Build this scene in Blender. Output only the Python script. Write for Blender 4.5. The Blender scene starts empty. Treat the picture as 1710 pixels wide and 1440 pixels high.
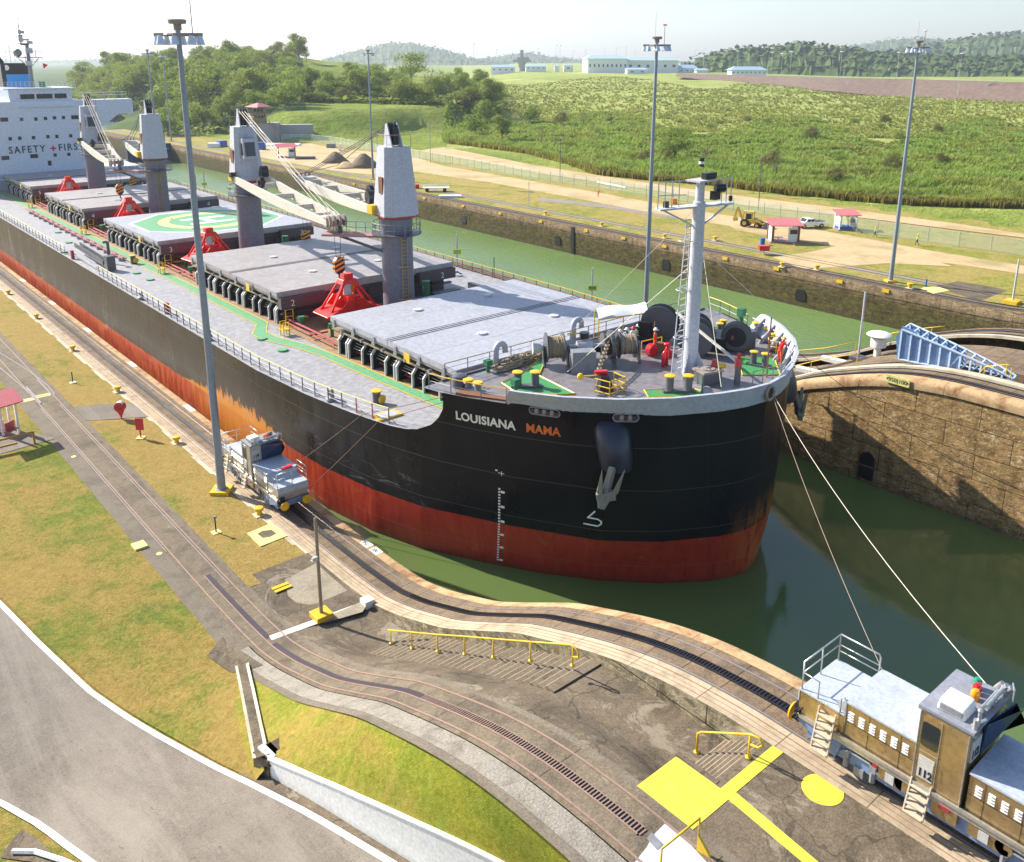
import bpy, math, random, bmesh
import numpy as np
from mathutils import Vector, Matrix
sc = bpy.context.scene
random.seed(7)
R_ = math.radians
# ---------------------------------------------------------------- camera
EYE_H = 28.8
PITCH = R_(15.546); YAW = R_(40.046)
fh = Vector((math.sin(YAW), math.cos(YAW), 0)); rt = Vector((math.cos(YAW), -math.sin(YAW), 0))
fw = fh * math.cos(PITCH) - Vector((0, 0, math.sin(PITCH)))
up = fh * math.sin(PITCH) + Vector((0, 0, math.cos(PITCH)))
cam = bpy.data.cameras.new('camera'); camo = bpy.data.objects.new('camera', cam)
sc.collection.objects.link(camo)
m3 = Matrix((rt, up, -fw)).transposed()
camo.matrix_world = Matrix.Translation((0, 0, EYE_H)) @ m3.to_4x4()
cam.sensor_width = 36; cam.lens = 1481 / 1710 * 36
cam.shift_x = 5 / 1710; cam.shift_y = -208 / 1710
cam.clip_start = .5; cam.clip_end = 30000
sc.camera = camo
# ---------------------------------------------------------------- sky and sun
SUN_EL = R_(34.4); SUN_AZ = R_(-20.0)          # azimuth from +Y towards +X
w = bpy.data.worlds.new('World'); sc.world = w; w.use_nodes = True
nt = w.node_tree; nt.nodes.clear()
sky = nt.nodes.new('ShaderNodeTexSky'); sky.sky_type = 'NISHITA'; sky.sun_disc = False
sky.sun_elevation = SUN_EL; sky.sun_rotation = SUN_AZ
sky.air_density = 1.0; sky.dust_density = 1.2; sky.ozone_density = 2.0; sky.altitude = 0
bg = nt.nodes.new('ShaderNodeBackground'); bg.inputs['Strength'].default_value = .11
ow = nt.nodes.new('ShaderNodeOutputWorld')
nt.links.new(sky.outputs[0], bg.inputs[0]); nt.links.new(bg.outputs[0], ow.inputs[0])
sl = bpy.data.lights.new('sun', 'SUN'); sl.energy = 5.0; sl.angle = R_(.53); sl.color = (1, .94, .82)
so = bpy.data.objects.new('sun', sl); sc.collection.objects.link(so)
sd = Vector((math.sin(SUN_AZ) * math.cos(SUN_EL), math.cos(SUN_AZ) * math.cos(SUN_EL), math.sin(SUN_EL)))
so.rotation_euler = sd.to_track_quat('Z', 'Y').to_euler(); so.location = (0, 60, 120)
sc.view_settings.view_transform = 'Standard'; sc.view_settings.look = 'None'
sc.view_settings.exposure = 1.0; sc.view_settings.gamma = 1
# ---------------------------------------------------------------- geometry of the place
def ray(x, y): return rt * (x - 850) - up * (y - 512) + fw * 1481
def G(x, y, z=0.):                    # a point of the photo on the level z
    d = ray(x, y); k = (z - EYE_H) / d.z
    return (d.x * k, d.y * k)
def GX(x, y, X):                      # a point of the photo on the plane x = X
    d = ray(x, y); k = X / d.x
    return (X, d.y * k, EYE_H + d.z * k)
_Y = [12, 14, 15, 16.6, 18, 19.5, 21.4, 23.2, 25, 27.9, 30.5, 34.5, 37, 40, 44]
_Z = [7.85, 7.83, 7.75, 7.6, 7.35, 7, 6.4, 5.75, 5.1, 3.6, 2.3, .9, .28, .08, 0]
def smooth_ip(X, Z):
    g = np.linspace(X[0] - 6, X[-1] + 6, 600); v = np.interp(g, X, Z); k = np.hanning(41); k /= k.sum()
    return g, np.convolve(np.pad(v, 20, 'edge'), k, 'valid')
_YS, _ZS = smooth_ip(_Y, _Z)
def zr(y): return float(np.interp(y, _YS, _ZS))
_YL = [14.2, 15.5, 17.2, 19.9, 21.5, 22.9, 25.2, 29.6, 33.3, 36, 40]
_ZL = [6.75, 6.8, 6.75, 6.5, 5.9, 5.3, 4.3, 2.2, .35, .15, .03]
_YLS, _ZLS = smooth_ip(_YL, _ZL)
def zl(y): return float(np.interp(y, _YLS, _ZLS))
def zc(y): return zr(y - 9.5)         # ramp of the centre wall
def sst(a, b, t):
    t = min(1, max(0, (t - a) / (b - a))); return t * t * (3 - 2 * t)
# ---------------------------------------------------------------- helpers
class MB:
    def __init__(s): s.v = []; s.f = []; s.m = []
    def add(s, vs, fs, mi=0):
        o = len(s.v); s.v += [tuple(p) for p in vs]
        for f in fs: s.f.append(tuple(i + o for i in f)); s.m.append(mi)
        return s
    def box(s, x0, x1, y0, y1, z0, z1, mi=0):
        v = [(x0, y0, z0), (x1, y0, z0), (x1, y1, z0), (x0, y1, z0), (x0, y0, z1), (x1, y0, z1), (x1, y1, z1), (x0, y1, z1)]
        return s.add(v, [(3, 2, 1, 0), (4, 5, 6, 7), (0, 1, 5, 4), (1, 2, 6, 5), (2, 3, 7, 6), (3, 0, 4, 7)], mi)
    def cb(s, c, sz, rz=0, mi=0, taper=1):
        hx, hy, hz = sz[0] / 2, sz[1] / 2, sz[2] / 2; ca, sa = math.cos(rz), math.sin(rz); v = []
        for dz, t in ((-hz, 1), (hz, taper)):
            for dx, dy in ((-hx, -hy), (hx, -hy), (hx, hy), (-hx, hy)):
                dx *= t; dy *= t
                v.append((c[0] + dx * ca - dy * sa, c[1] + dx * sa + dy * ca, c[2] + dz))
        return s.add(v, [(3, 2, 1, 0), (4, 5, 6, 7), (0, 1, 5, 4), (1, 2, 6, 5), (2, 3, 7, 6), (3, 0, 4, 7)], mi)
    def beam(s, a, b, w, h, mi=0, w2=None, h2=None):
        a = Vector(a); b = Vector(b); d = (b - a).normalized()
        u = Vector((0, 0, 1)) if abs(d.z) < .95 else Vector((1, 0, 0))
        r = d.cross(u).normalized(); u = r.cross(d); w2 = w2 or w; h2 = h2 or h; v = []
        for p, ww, hh in ((a, w, h), (b, w2, h2)):
            for i, j in ((-1, -1), (1, -1), (1, 1), (-1, 1)): v.append(p + r * (i * ww / 2) + u * (j * hh / 2))
        return s.add(v, [(0, 1, 2, 3), (7, 6, 5, 4), (0, 4, 5, 1), (1, 5, 6, 2), (2, 6, 7, 3), (3, 7, 4, 0)], mi)
    def cyl(s, a, b, r, r2=None, n=12, mi=0, caps=True):
        a = Vector(a); b = Vector(b); r2 = r if r2 is None else r2; d = (b - a).normalized()
        u = Vector((0, 0, 1)) if abs(d.z) < .95 else Vector((1, 0, 0))
        x = d.cross(u).normalized(); y = d.cross(x); v = []
        for p, q in ((a, r), (b, r2)):
            for i in range(n):
                t = 2 * math.pi * i / n; v.append(p + x * (q * math.cos(t)) + y * (q * math.sin(t)))
        f = [(i, (i + 1) % n, n + (i + 1) % n, n + i) for i in range(n)]
        if caps: f += [tuple(range(n))[::-1], tuple(range(n, 2 * n))]
        return s.add(v, f, mi)
    def tube(s, P, r, n=6, mi=0):
        P = [Vector(p) for p in P]; v = []; f = []; prev = None
        for k, p in enumerate(P):
            d = (P[min(k + 1, len(P) - 1)] - P[max(k - 1, 0)]).normalized()
            if prev is None:
                u = Vector((0, 0, 1)) if abs(d.z) < .9 else Vector((1, 0, 0)); x = d.cross(u).normalized()
            else: x = (prev - d * prev.dot(d)).normalized()
            prev = x; y = d.cross(x)
            for i in range(n):
                t = 2 * math.pi * i / n; v.append(p + x * (r * math.cos(t)) + y * (r * math.sin(t)))
            if k:
                o = (k - 1) * n; f += [(o + i, o + (i + 1) % n, o + n + (i + 1) % n, o + n + i) for i in range(n)]
        f += [tuple(range(n))[::-1], tuple(range(len(v) - n, len(v)))]
        return s.add(v, f, mi)
    def prism(s, poly, z0, z1, mi=0):
        n = len(poly)
        v = [(p[0], p[1], z0) for p in poly] + [(p[0], p[1], z1) for p in poly]
        return s.add(v, [tuple(range(n))[::-1], tuple(range(n, 2 * n))] + [(i, (i + 1) % n, n + (i + 1) % n, n + i) for i in range(n)], mi)
    def extr(s, poly, off, mi=0):      # 3d polygon pushed along off
        n = len(poly); off = Vector(off)
        v = [Vector(p) for p in poly] + [Vector(p) + off for p in poly]
        return s.add(v, [tuple(range(n))[::-1], tuple(range(n, 2 * n))] + [(i, (i + 1) % n, n + (i + 1) % n, n + i) for i in range(n)], mi)
    def lathe(s, prof, c=(0, 0, 0), n=16, mi=0, axis='z'):
        v = []; f = []
        for r, z in prof:
            for i in range(n):
                t = 2 * math.pi * i / n; a, b = r * math.cos(t), r * math.sin(t)
                if axis == 'z': v.append((c[0] + a, c[1] + b, c[2] + z))
                elif axis == 'x': v.append((c[0] + z, c[1] + a, c[2] + b))
                else: v.append((c[0] + a, c[1] + z, c[2] + b))
        for k in range(len(prof) - 1):
            o = k * n; f += [(o + i, o + (i + 1) % n, o + n + (i + 1) % n, o + n + i) for i in range(n)]
        f += [tuple(range(n))[::-1], tuple(range(len(v) - n, len(v)))]
        return s.add(v, f, mi)
    def sph(s, c, r, n=10, mi=0, sz=1.):
        return s.lathe([(r * max(.01, math.sin(math.pi * k / (n // 2))), -r * sz * math.cos(math.pi * k / (n // 2))) for k in range(n // 2 + 1)], c, n, mi)
    def grid(s, P, mi=0, skip=None):   # P[i][j] points
        n, m = len(P), len(P[0]); o = len(s.v)
        for row in P: s.v += [tuple(p) for p in row]
        for i in range(n - 1):
            for j in range(m - 1):
                if skip and skip(i, j): continue
                s.f.append((o + i * m + j, o + (i + 1) * m + j, o + (i + 1) * m + j + 1, o + i * m + j + 1)); s.m.append(mi)
        return s
    def split(s):                      # one MB for each separate piece
        par = list(range(len(s.v)))
        def fd(i):
            while par[i] != i: par[i] = par[par[i]]; i = par[i]
            return i
        for f in s.f:
            for i in f[1:]: par[fd(i)] = fd(f[0])
        out = {}
        for f, m in zip(s.f, s.m): out.setdefault(fd(f[0]), []).append((f, m))
        res = []
        for fl in out.values():
            ids = sorted({i for f, _ in fl for i in f}); k = {i: n for n, i in enumerate(ids)}; q = MB(); q.v = [s.v[i] for i in ids]
            q.f = [tuple(k[i] for i in f) for f, _ in fl]; q.m = [m for _, m in fl]; res.append(q)
        return res
    def build(s, name, mat, parent=None, smooth=False, bev=0):
        me = bpy.data.meshes.new(name); me.from_pydata(s.v, [], s.f)
        ms = mat if isinstance(mat, (list, tuple)) else [mat]
        for q in ms: me.materials.append(q)
        if len(ms) > 1: me.polygons.foreach_set('material_index', s.m)
        if smooth: me.polygons.foreach_set('use_smooth', [True] * len(me.polygons))
        o = bpy.data.objects.new(name, me); sc.collection.objects.link(o)
        if smooth == 2:
            me.set_sharp_from_angle(angle=R_(38))
        if parent is not None:
            o.parent = parent
        if bev:
            b = o.modifiers.new('bevel', 'BEVEL'); b.width = bev; b.segments = 2; b.limit_method = 'ANGLE'
        return o
def tag(o, label=None, cat=None, group=None, kind=None):
    if label: o['label'] = label
    if cat: o['category'] = cat
    if group: o['group'] = group
    if kind: o['kind'] = kind
    return o
def thing(name, label, cat, loc=(0, 0, 0), rz=0, group=None):
    o = bpy.data.objects.new(name, None); sc.collection.objects.link(o)
    o.empty_display_size = .3; o.location = loc; o.rotation_euler = (0, 0, rz)
    return tag(o, label, cat, group)
def dup(root, loc, rz=0, label=None, group=None, scale=None):
    r = root.copy(); sc.collection.objects.link(r); r.location = loc; r.rotation_euler = (0, 0, rz)
    if label: r['label'] = label
    if group: r['group'] = group
    if scale: r.scale = scale if isinstance(scale, tuple) else (scale,) * 3
    for ch in KIDS.get(root.name) or [c for c in bpy.data.objects if c.parent == root]:
        c = ch.copy(); sc.collection.objects.link(c); c.parent = r
        for g in [q for q in bpy.data.objects if q.parent == ch]:
            d = g.copy(); sc.collection.objects.link(d); d.parent = c
    return r
KIDS = {}
def struct(name, mb, mat, smooth=False, kind='structure'):
    return tag(mb.build(name, mat, None, smooth), kind=kind)
def text_mesh(body, size, extr=0.01, bold=0.0, spacing=1.0, xs=1.0):
    cu = bpy.data.curves.new('lettering', 'FONT'); cu.body = body; cu.size = size; cu.extrude = extr; cu.offset = bold
    cu.space_character = spacing; cu.resolution_u = 3
    ob = bpy.data.objects.new('lettering', cu); sc.collection.objects.link(ob)
    dg = bpy.context.evaluated_depsgraph_get()
    me = bpy.data.meshes.new_from_object(ob.evaluated_get(dg))
    mb = MB(); mb.add([(v.co.x * xs, v.co.y, v.co.z) for v in me.vertices], [tuple(p.vertices) for p in me.polygons])
    bpy.data.objects.remove(ob); bpy.data.curves.remove(cu); bpy.data.meshes.remove(me)
    return mb
def place(mb, o, ex, ey, ez):          # local text axes into space
    o, ex, ey, ez = map(Vector, (o, ex, ey, ez))
    mb.v = [tuple(o + ex * p[0] + ey * p[1] + ez * p[2]) for p in mb.v]; return mb
# ---------------------------------------------------------------- materials
class NT:
    def __init__(s, name):
        s.m = bpy.data.materials.new(name); s.m.use_nodes = True; s.t = s.m.node_tree
        s.b = s.t.nodes['Principled BSDF']; s.geo = s.t.nodes.new('ShaderNodeNewGeometry'); s.pos = s.geo.outputs['Position']
    def n(s, typ, **k):
        q = s.t.nodes.new(typ)
        for a, b in k.items(): setattr(q, a, b)
        return q
    def l(s, a, b): s.t.links.new(a, b)
    def vec(s, sc_=(1, 1, 1), rot=(0, 0, 0), loc=(0, 0, 0)):
        q = s.n('ShaderNodeMapping'); q.inputs['Scale'].default_value = sc_; q.inputs['Rotation'].default_value = rot
        q.inputs['Location'].default_value = loc
        s.l(s.pos, q.inputs['Vector']); return q.outputs[0]
    def noise(s, scale, detail=5, rough=.6, v=None, dist=0):
        q = s.n('ShaderNodeTexNoise'); q.inputs['Scale'].default_value = scale; q.inputs['Detail'].default_value = detail
        q.inputs['Roughness'].default_value = rough; q.inputs['Distortion'].default_value = dist
        s.l(v or s.pos, q.inputs['Vector']); return q.outputs[0]
    def noisev(s, scale, amt):
        q = s.n('ShaderNodeTexNoise'); q.inputs['Scale'].default_value = scale; s.l(s.pos, q.inputs['Vector']); a = s.n('ShaderNodeVectorMath', operation='SCALE'); a.inputs['Scale'].default_value = amt
        s.l(q.outputs['Color'], a.inputs[0]); c = s.n('ShaderNodeVectorMath', operation='ADD'); s.l(s.pos, c.inputs[0]); s.l(a.outputs[0], c.inputs[1]); return c.outputs[0]
    def vor(s, scale, v=None, feature='F1'):
        q = s.n('ShaderNodeTexVoronoi'); q.feature = feature; q.inputs['Scale'].default_value = scale
        s.l(v or s.pos, q.inputs['Vector']); return q.outputs[0]
    def ramp(s, fac, a, b, ca=(0, 0, 0, 1), cb=(1, 1, 1, 1)):
        q = s.n('ShaderNodeMapRange'); q.inputs[1].default_value = a; q.inputs[2].default_value = b
        s.l(fac, q.inputs[0]); return q.outputs[0]
    def mix(s, fac, a, b, mode='MIX'):
        q = s.n('ShaderNodeMix', data_type='RGBA', blend_type=mode)
        for i, x in ((0, fac), (6, a), (7, b)):
            if isinstance(x, (int, float)): q.inputs[i].default_value = x
            elif isinstance(x, (tuple, list)): q.inputs[i].default_value = (*x[:3], 1)
            else: s.l(x, q.inputs[i])
        return q.outputs[2]
    def math(s, op, a, b=None):
        q = s.n('ShaderNodeMath', operation=op)
        for i, x in enumerate((a, b)):
            if x is None: continue
            if isinstance(x, (int, float)): q.inputs[i].default_value = x
            else: s.l(x, q.inputs[i])
        return q.outputs[0]
    def xyz(s):
        q = s.n('ShaderNodeSeparateXYZ'); s.l(s.pos, q.inputs[0]); return q.outputs
    def bump(s, h, st=.3, d=.05):
        q = s.n('ShaderNodeBump'); q.inputs['Strength'].default_value = st; q.inputs['Distance'].default_value = d
        s.l(h, q.inputs['Height']); s.l(q.outputs[0], s.b.inputs['Normal']); return q
    def fin(s, col=None, rough=None, metal=0, spec=None):
        if col is not None:
            if isinstance(col, (tuple, list)): s.b.inputs['Base Color'].default_value = (*col[:3], 1)
            else: s.l(col, s.b.inputs['Base Color'])
        if rough is not None:
            if isinstance(rough, (int, float)): s.b.inputs['Roughness'].default_value = rough
            else: s.l(rough, s.b.inputs['Roughness'])
        s.b.inputs['Metallic'].default_value = metal
        if spec is not None: s.b.inputs['Specular IOR Level'].default_value = spec
        return s.m
def paint(name, c, rough=.5, metal=0, dirt=(.12, .08, .05), amt=.35, sc1=1.2, var=.12, bump=.0, streak=False):
    t = NT(name)
    v = t.vec((1, 1, .18)) if streak else None
    n1 = t.noise(sc1, 7, .65, v); n2 = t.noise(sc1 * 6, 5, .6)
    dk = tuple(x * (1 - var * 1.6) for x in c); lt = tuple(min(1, x * (1 + var)) for x in c)
    col = t.mix(t.ramp(n2, .3, .7), dk, lt)
    if amt > 0: col = t.mix(t.math('MULTIPLY', t.ramp(n1, .52, .72), amt), col, dirt)
    if bump: t.bump(n2, bump, .02)
    return t.fin(col, t.math('ADD', t.math('MULTIPLY', n2, .25), rough - .1), metal)
def plain(name, c, rough=.5, metal=0): return NT(name).fin(c, rough, metal)
def grassmat(name, g1, g2, dry, drybias=.5, fine=1.):
    t = NT(name); c3 = t.noise(2.1 * fine, 8, .85, None, 1.5)
    big = t.noise(.11, 4, .6, None, .4); mid = t.noise(.55, 6, .7, None, .6)
    fv = t.vec((1, 1, 1), (0, 0, .5)); fi = t.noise(7 * fine, 5, .8, fv); tf = t.noise(26 * fine, 3, .8)
    gr = t.mix(t.ramp(mid, .35, .65), g1, g2)
    f = t.math('ADD', t.math('MULTIPLY', big, .55), t.math('MULTIPLY', mid, .35))
    f = t.math('ADD', f, t.math('MULTIPLY', fi, .32))
    k = .61 + (.5 - drybias) * .3
    col = t.mix(t.ramp(f, k - .06, k + .06), gr, dry)
    col = t.mix(t.ramp(fi, .28, .72), t.mix(.42, col, (.02, .02, .005)), col)
    col = t.mix(t.ramp(tf, .3, .7), t.mix(.35, col, (.015, .02, .004)), t.mix(.15, col, (.5, .42, .16)))
    col = t.mix(t.ramp(c3, .38, .62), t.mix(.38, col, (.05, .045, .01)), t.mix(.22, col, (.55, .5, .16)))
    t.bump(t.math('ADD', fi, t.math('MULTIPLY', tf, .5)), .8, .15)
    return t.fin(col, .95, 0, .15)
def concrete(name, a, b, dark=(.05, .04, .03), sc1=.5, damt=.6, joints=None, white=.0, bump=.35, aggr=True, crack=0, band=0):
    t = NT(name)
    n1 = t.noise(sc1, 8, .68, None, .5); n2 = t.noise(sc1 * 9, 6, .7); n3 = t.noise(14, 4, .8); n4 = t.noise(.9, 6, .75, t.vec((1, .35, 1)))
    col = t.mix(t.ramp(n2, .3, .7), a, b)
    col = t.mix(t.math('MULTIPLY', t.ramp(n1, .46, .66), damt), col, dark)
    if white: col = t.mix(t.math('MULTIPLY', t.ramp(n4, .62, .7), white), col, (.55, .5, .4))
    if aggr: col = t.mix(t.ramp(n3, .35, .7), t.mix(.45, col, (.02, .015, .01)), t.mix(.12, col, (.6, .5, .35)))
    if joints:
        y = t.xyz()[joints[0]]; q = t.math('FRACT', t.math('DIVIDE', y, joints[1])); q = t.math('LESS_THAN', q, joints[2])
        col = t.mix(t.math('MULTIPLY', q, .7), col, (.02, .015, .01))
    if band:
        bn = t.noise(.5, 6, .7, t.vec((1, .06, 1), (0, 0, -.3)), .4); col = t.mix(t.math('MULTIPLY', t.ramp(bn, .42, .6), .4), col, (.32, .28, .235)); sp = t.noise(1.6, 3, .9, t.vec((1.6, .5, 1), (0, 0, -.3))); col = t.mix(t.math('MULTIPLY', t.ramp(sp, .66, .7), .5), col, (.06, .05, .045))
    if crack:
        ed = t.vor(crack, t.noisev(.8, 1.6), 'DISTANCE_TO_EDGE'); ck = t.math('LESS_THAN', ed, .012); col = t.mix(t.math('MULTIPLY', ck, .4), col, (.02, .016, .012))
        lp = t.noise(.22, 7, .8, t.vec((1, .6, 1), (0, 0, .3), (3, 8, 0)), 1.5); col = t.mix(t.math('MULTIPLY', t.ramp(lp, .56, .6), .35), col, (.42, .36, .27))
        col = t.mix(t.math('MULTIPLY', t.ramp(lp, .44, .38), .45), col, (.05, .038, .028))
    t.bump(t.math('ADD', n2, t.math('MULTIPLY', n3, .6)), bump, .04)
    return t.fin(col, .88, 0, .25)
M = {}
M['lawn'] = grassmat('lawn', (.1, .22, .004), (.3, .34, .008), (.58, .35, .09), .58)
M['lawn_dry'] = grassmat('lawn_dry', (.14, .24, .006), (.34, .34, .02), (.62, .38, .11), .74)
M['lawn_green'] = grassmat('lawn_green', (.3, .42, .004), (.56, .56, .015), (.62, .42, .08), .3)
M['lawn_far'] = grassmat('lawn_far', (.17, .27, .008), (.36, .38, .02), (.56, .4, .12), .6, .35)
M['asphalt'] = concrete('asphalt', (.19, .16, .135), (.25, .215, .185), (.1, .085, .072), .16, .6, bump=.3, band=1)
M['roadline'] = paint('road_line_paint', (.8, .8, .77), .6, amt=.25, sc1=3)
M['apron'] = concrete('apron_concrete', (.12, .09, .062), (.21, .16, .11), (.035, .026, .02), .4, .75, white=.4, crack=.3, bump=.5)
M['track_bed'] = concrete('track_bed_concrete', (.17, .115, .075), (.31, .215, .13), (.06, .042, .036), .7, .7, (1, 1.7, .03), bump=.6)
M['track_side'] = concrete('coping_side', (.4, .31, .21), (.5, .4, .28), (.12, .09, .06), .8, .5, (1, 3.1, .012), aggr=False)
M['coping'] = concrete('rusty_coping', (.38, .24, .12), (.52, .38, .22), (.17, .065, .025), .8, .85, (1, 6, .006), aggr=False)
M['ret_bed'] = concrete('return_track_bed', (.15, .115, .08), (.27, .215, .15), (.055, .042, .034), .45, .75, (1, 5.5, .008), white=.4, bump=.6)
M['ret_side'] = concrete('return_track_edge', (.17, .14, .11), (.24, .2, .155), (.07, .055, .045), .5, .6)
M['gravel'] = concrete('gravel_strip', (.3, .27, .23), (.45, .41, .35), (.08, .07, .06), 1.5, .5, bump=.9)
M['light_conc'] = concrete('light_concrete', (.5, .44, .33), (.6, .53, .4), (.2, .16, .11), .7, .5, aggr=False)
M['rail'] = paint('rail_steel', (.42, .36, .36), .35, .6, amt=.4, sc1=3)
M['rail_rust'] = paint('rail_rust', (.33, .22, .17), .5, .3, amt=.4, sc1=3)
M['rack'] = paint('rack_steel', (.035, .03, .035), .4, .5, amt=.2)
M['rack_purple'] = paint('rack_purple', (.055, .04, .05), .5, .3, amt=.2)
M['yellow'] = paint('safety_yellow', (.72, .45, .015), .45, amt=.2, dirt=(.3, .18, .02))
M['yellow_ground'] = paint('yellow_ground_paint', (.78, .63, .05), .6, amt=.4, dirt=(.55, .42, .1), sc1=1.6, var=.06, bump=.15)
M['pale_yellow'] = paint('pale_yellow_paint', (.75, .66, .22), .7, amt=.3, dirt=(.4, .35, .2))
M['white'] = paint('white_paint', (.8, .79, .76), .5, amt=.12, dirt=(.4, .35, .28))
M['white_ground'] = paint('white_ground_paint', (.78, .77, .73), .7, amt=.2, dirt=(.35, .3, .25), sc1=3)
M['blue_ground'] = paint('pale_blue_ground_paint', (.5, .55, .62), .7, amt=.25, dirt=(.2, .2, .2), sc1=3, bump=.2)
M['red'] = paint('grab_red', (.75, .012, .006), .32, amt=.06, dirt=(.3, .01, .01))
M['red_sign'] = paint('sign_red', (.6, .03, .04), .45, amt=.1)
M['dk_red'] = paint('dark_red_pipe', (.35, .03, .035), .5, amt=.3)
M['green_paint'] = paint('deck_green', (.05, .26, .08), .5, amt=.25, dirt=(.15, .2, .12), sc1=.8)
M['green_walk'] = paint('walkway_green', (.12, .33, .16), .55, amt=.3, dirt=(.3, .33, .25), sc1=.6)
M['dk_green'] = paint('valve_green', (.02, .16, .07), .5, amt=.2)
M['deck'] = paint('deck_grey', (.3, .295, .315), .55, amt=.4, dirt=(.3, .24, .19), sc1=.45, var=.2, bump=.1)
M['fc_deck'] = paint('forecastle_deck', (.2, .185, .195), .36, amt=.75, dirt=(.13, .09, .06), sc1=.35, var=.2, bump=.1)
M['hatch'] = paint('hatch_grey', (.35, .355, .4), .5, amt=.4, dirt=(.24, .22, .21), sc1=.5, var=.14, bump=.08)
M['hatch_tan'] = paint('hatch_faded', (.31, .285, .29), .55, amt=.5, dirt=(.21, .175, .15), sc1=.4, var=.16, bump=.08)
M['hatch_edge'] = paint('hatch_edge', (.36, .35, .33), .55, amt=.5, dirt=(.2, .1, .05), sc1=1.2)
M['coaming'] = paint('coaming_dark', (.075, .05, .065), .45, amt=.4, dirt=(.12, .05, .03), sc1=.8)
M['stay'] = paint('stay_grey', (.5, .5, .52), .5, amt=.3)
M['black'] = plain('black_paint', (.012, .012, .016), .4)
M['dk_grey'] = paint('machinery_grey', (.09, .095, .11), .42, amt=.4)
M['md_grey'] = paint('mid_grey', (.22, .23, .25), .5, amt=.35)
M['crane'] = paint('crane_white_grey', (.42, .44, .5), .45, amt=.3, dirt=(.4, .22, .1), sc1=.9, streak=True)
M['column'] = paint('crane_column_grey', (.17, .18, .235), .5, amt=.35, dirt=(.3, .14, .06), sc1=.6, streak=True)
M['jib'] = paint('jib_cream', (.55, .52, .45), .5, amt=.3, dirt=(.42, .33, .2), sc1=.7)
M['rust'] = paint('rust_brown', (.2, .08, .04), .7, amt=.5)
M['pink'] = paint('platform_oxide', (.36, .2, .19), .6, amt=.3)
M['bulwark'] = paint('bulwark_grey', (.4, .42, .48), .5, amt=.18, dirt=(.35, .17, .07), sc1=.8)
M['house'] = paint('house_white', (.6, .65, .74), .45, amt=.08, dirt=(.5, .45, .4), sc1=.5)
M['glass'] = plain('dark_glass', (.02, .025, .03), .08)
M['glass_b'] = plain('blue_glass', (.02, .04, .09), .1)
M['lt_blue'] = plain('funnel_blue', (.05, .33, .75), .4)
M['rope'] = paint('rope_fibre', (.33, .27, .19), .9, amt=.4, sc1=4, bump=.6)
M['rope_br'] = paint('wound_rope', (.3, .23, .15), .9, amt=.5, sc1=5, bump=.6)
M['cable'] = plain('steel_cable', (.3, .22, .17), .5)
M['cable_w'] = plain('pale_cable', (.62, .56, .45), .6)
M['cable_dk'] = plain('dark_cable', (.04, .035, .04), .5)
M['gold'] = paint('loco_gold_steel', (.56, .41, .21), .27, .8, amt=.45, dirt=(.36, .31, .25), sc1=.8, var=.12)
M['loco_steel'] = paint('loco_steel', (.48, .45, .4), .35, .55, amt=.3, sc1=1.2)
M['loco_top'] = paint('loco_top_grey', (.42, .46, .53), .5, amt=.5, dirt=(.25, .26, .3), sc1=1.5)
M['loco_blue'] = paint('loco_frame_blue', (.16, .24, .42), .5, amt=.3)
M['steel'] = paint('bright_steel', (.55, .55, .55), .3, .7, amt=.2)
M['roof_red'] = paint('roof_red', (.42, .07, .09), .55, amt=.3, dirt=(.3, .12, .12), sc1=.8)
M['roof_pink'] = paint('roof_faded_red', (.5, .16, .17), .6, amt=.3, dirt=(.4, .2, .2), sc1=.8)
M['wood'] = paint('varnished_wood', (.42, .22, .03), .6, amt=.4)
M['pole'] = paint('galvanised_pole', (.26, .3, .36), .45, .3, amt=.3, dirt=(.2, .14, .1), streak=True)
M['pole_br'] = paint('brown_pole', (.3, .23, .16), .6, amt=.3)
M['lamp'] = plain('lamp_glass', (.55, .62, .72), .15)
M['dirt'] = concrete('dirt', (.46, .32, .17), (.56, .41, .24), (.3, .24, .1), .12, .85, bump=.3, aggr=False)
M['soil'] = concrete('soil_pile', (.16, .12, .08), (.24, .18, .12), (.08, .06, .045), .8, .5, bump=.6)
M['grey_gravel'] = concrete('grey_gravel_track', (.3, .26, .22), (.38, .33, .28), (.16, .13, .1), .4, .5)
M['skin'] = plain('skin', (.3, .15, .09), .6)
M['skin_dk'] = plain('skin_dark', (.12, .06, .04), .6)
M['navy'] = plain('navy_cloth', (.02, .03, .08), .85)
M['cloth_blue'] = plain('light_blue_cloth', (.25, .42, .68), .85)
M['cloth_orange'] = plain('orange_cloth', (.75, .09, .01), .85)
M['cloth_hi'] = plain('high_visibility_cloth', (.62, .8, .02), .85)
M['cloth_white'] = plain('white_cloth', (.75, .76, .78), .85)
M['helmet_w'] = plain('white_helmet', (.8, .8, .8), .35)
M['helmet_y'] = plain('yellow_helmet', (.85, .4, .02), .35)
M['helmet_r'] = plain('red_helmet', (.6, .03, .02), .35)
M['sig_r'] = plain('signal_red', (.6, .01, .02), .2)
M['sig_g'] = plain('signal_green', (.01, .25, .14), .2)
M['sig_a'] = plain('signal_amber', (.85, .3, .01), .2)
M['stripe_o'] = plain('block_orange', (.75, .28, .03), .5)
M['hiviz'] = plain('hiviz_plate', (.55, .75, .02), .5)
M['lettering_white'] = plain('lettering_white', (.75, .72, .62), .6)
M['lettering_red'] = paint('lettering_orange', (.7, .13, .02), .6, amt=.5, dirt=(.75, .5, .2), sc1=1.5)
M['lettering_dark'] = plain('lettering_dark', (.02, .05, .07), .6)
M['steel_blue'] = paint('arrow_blue', (.17, .28, .5), .5, amt=.25)
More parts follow.
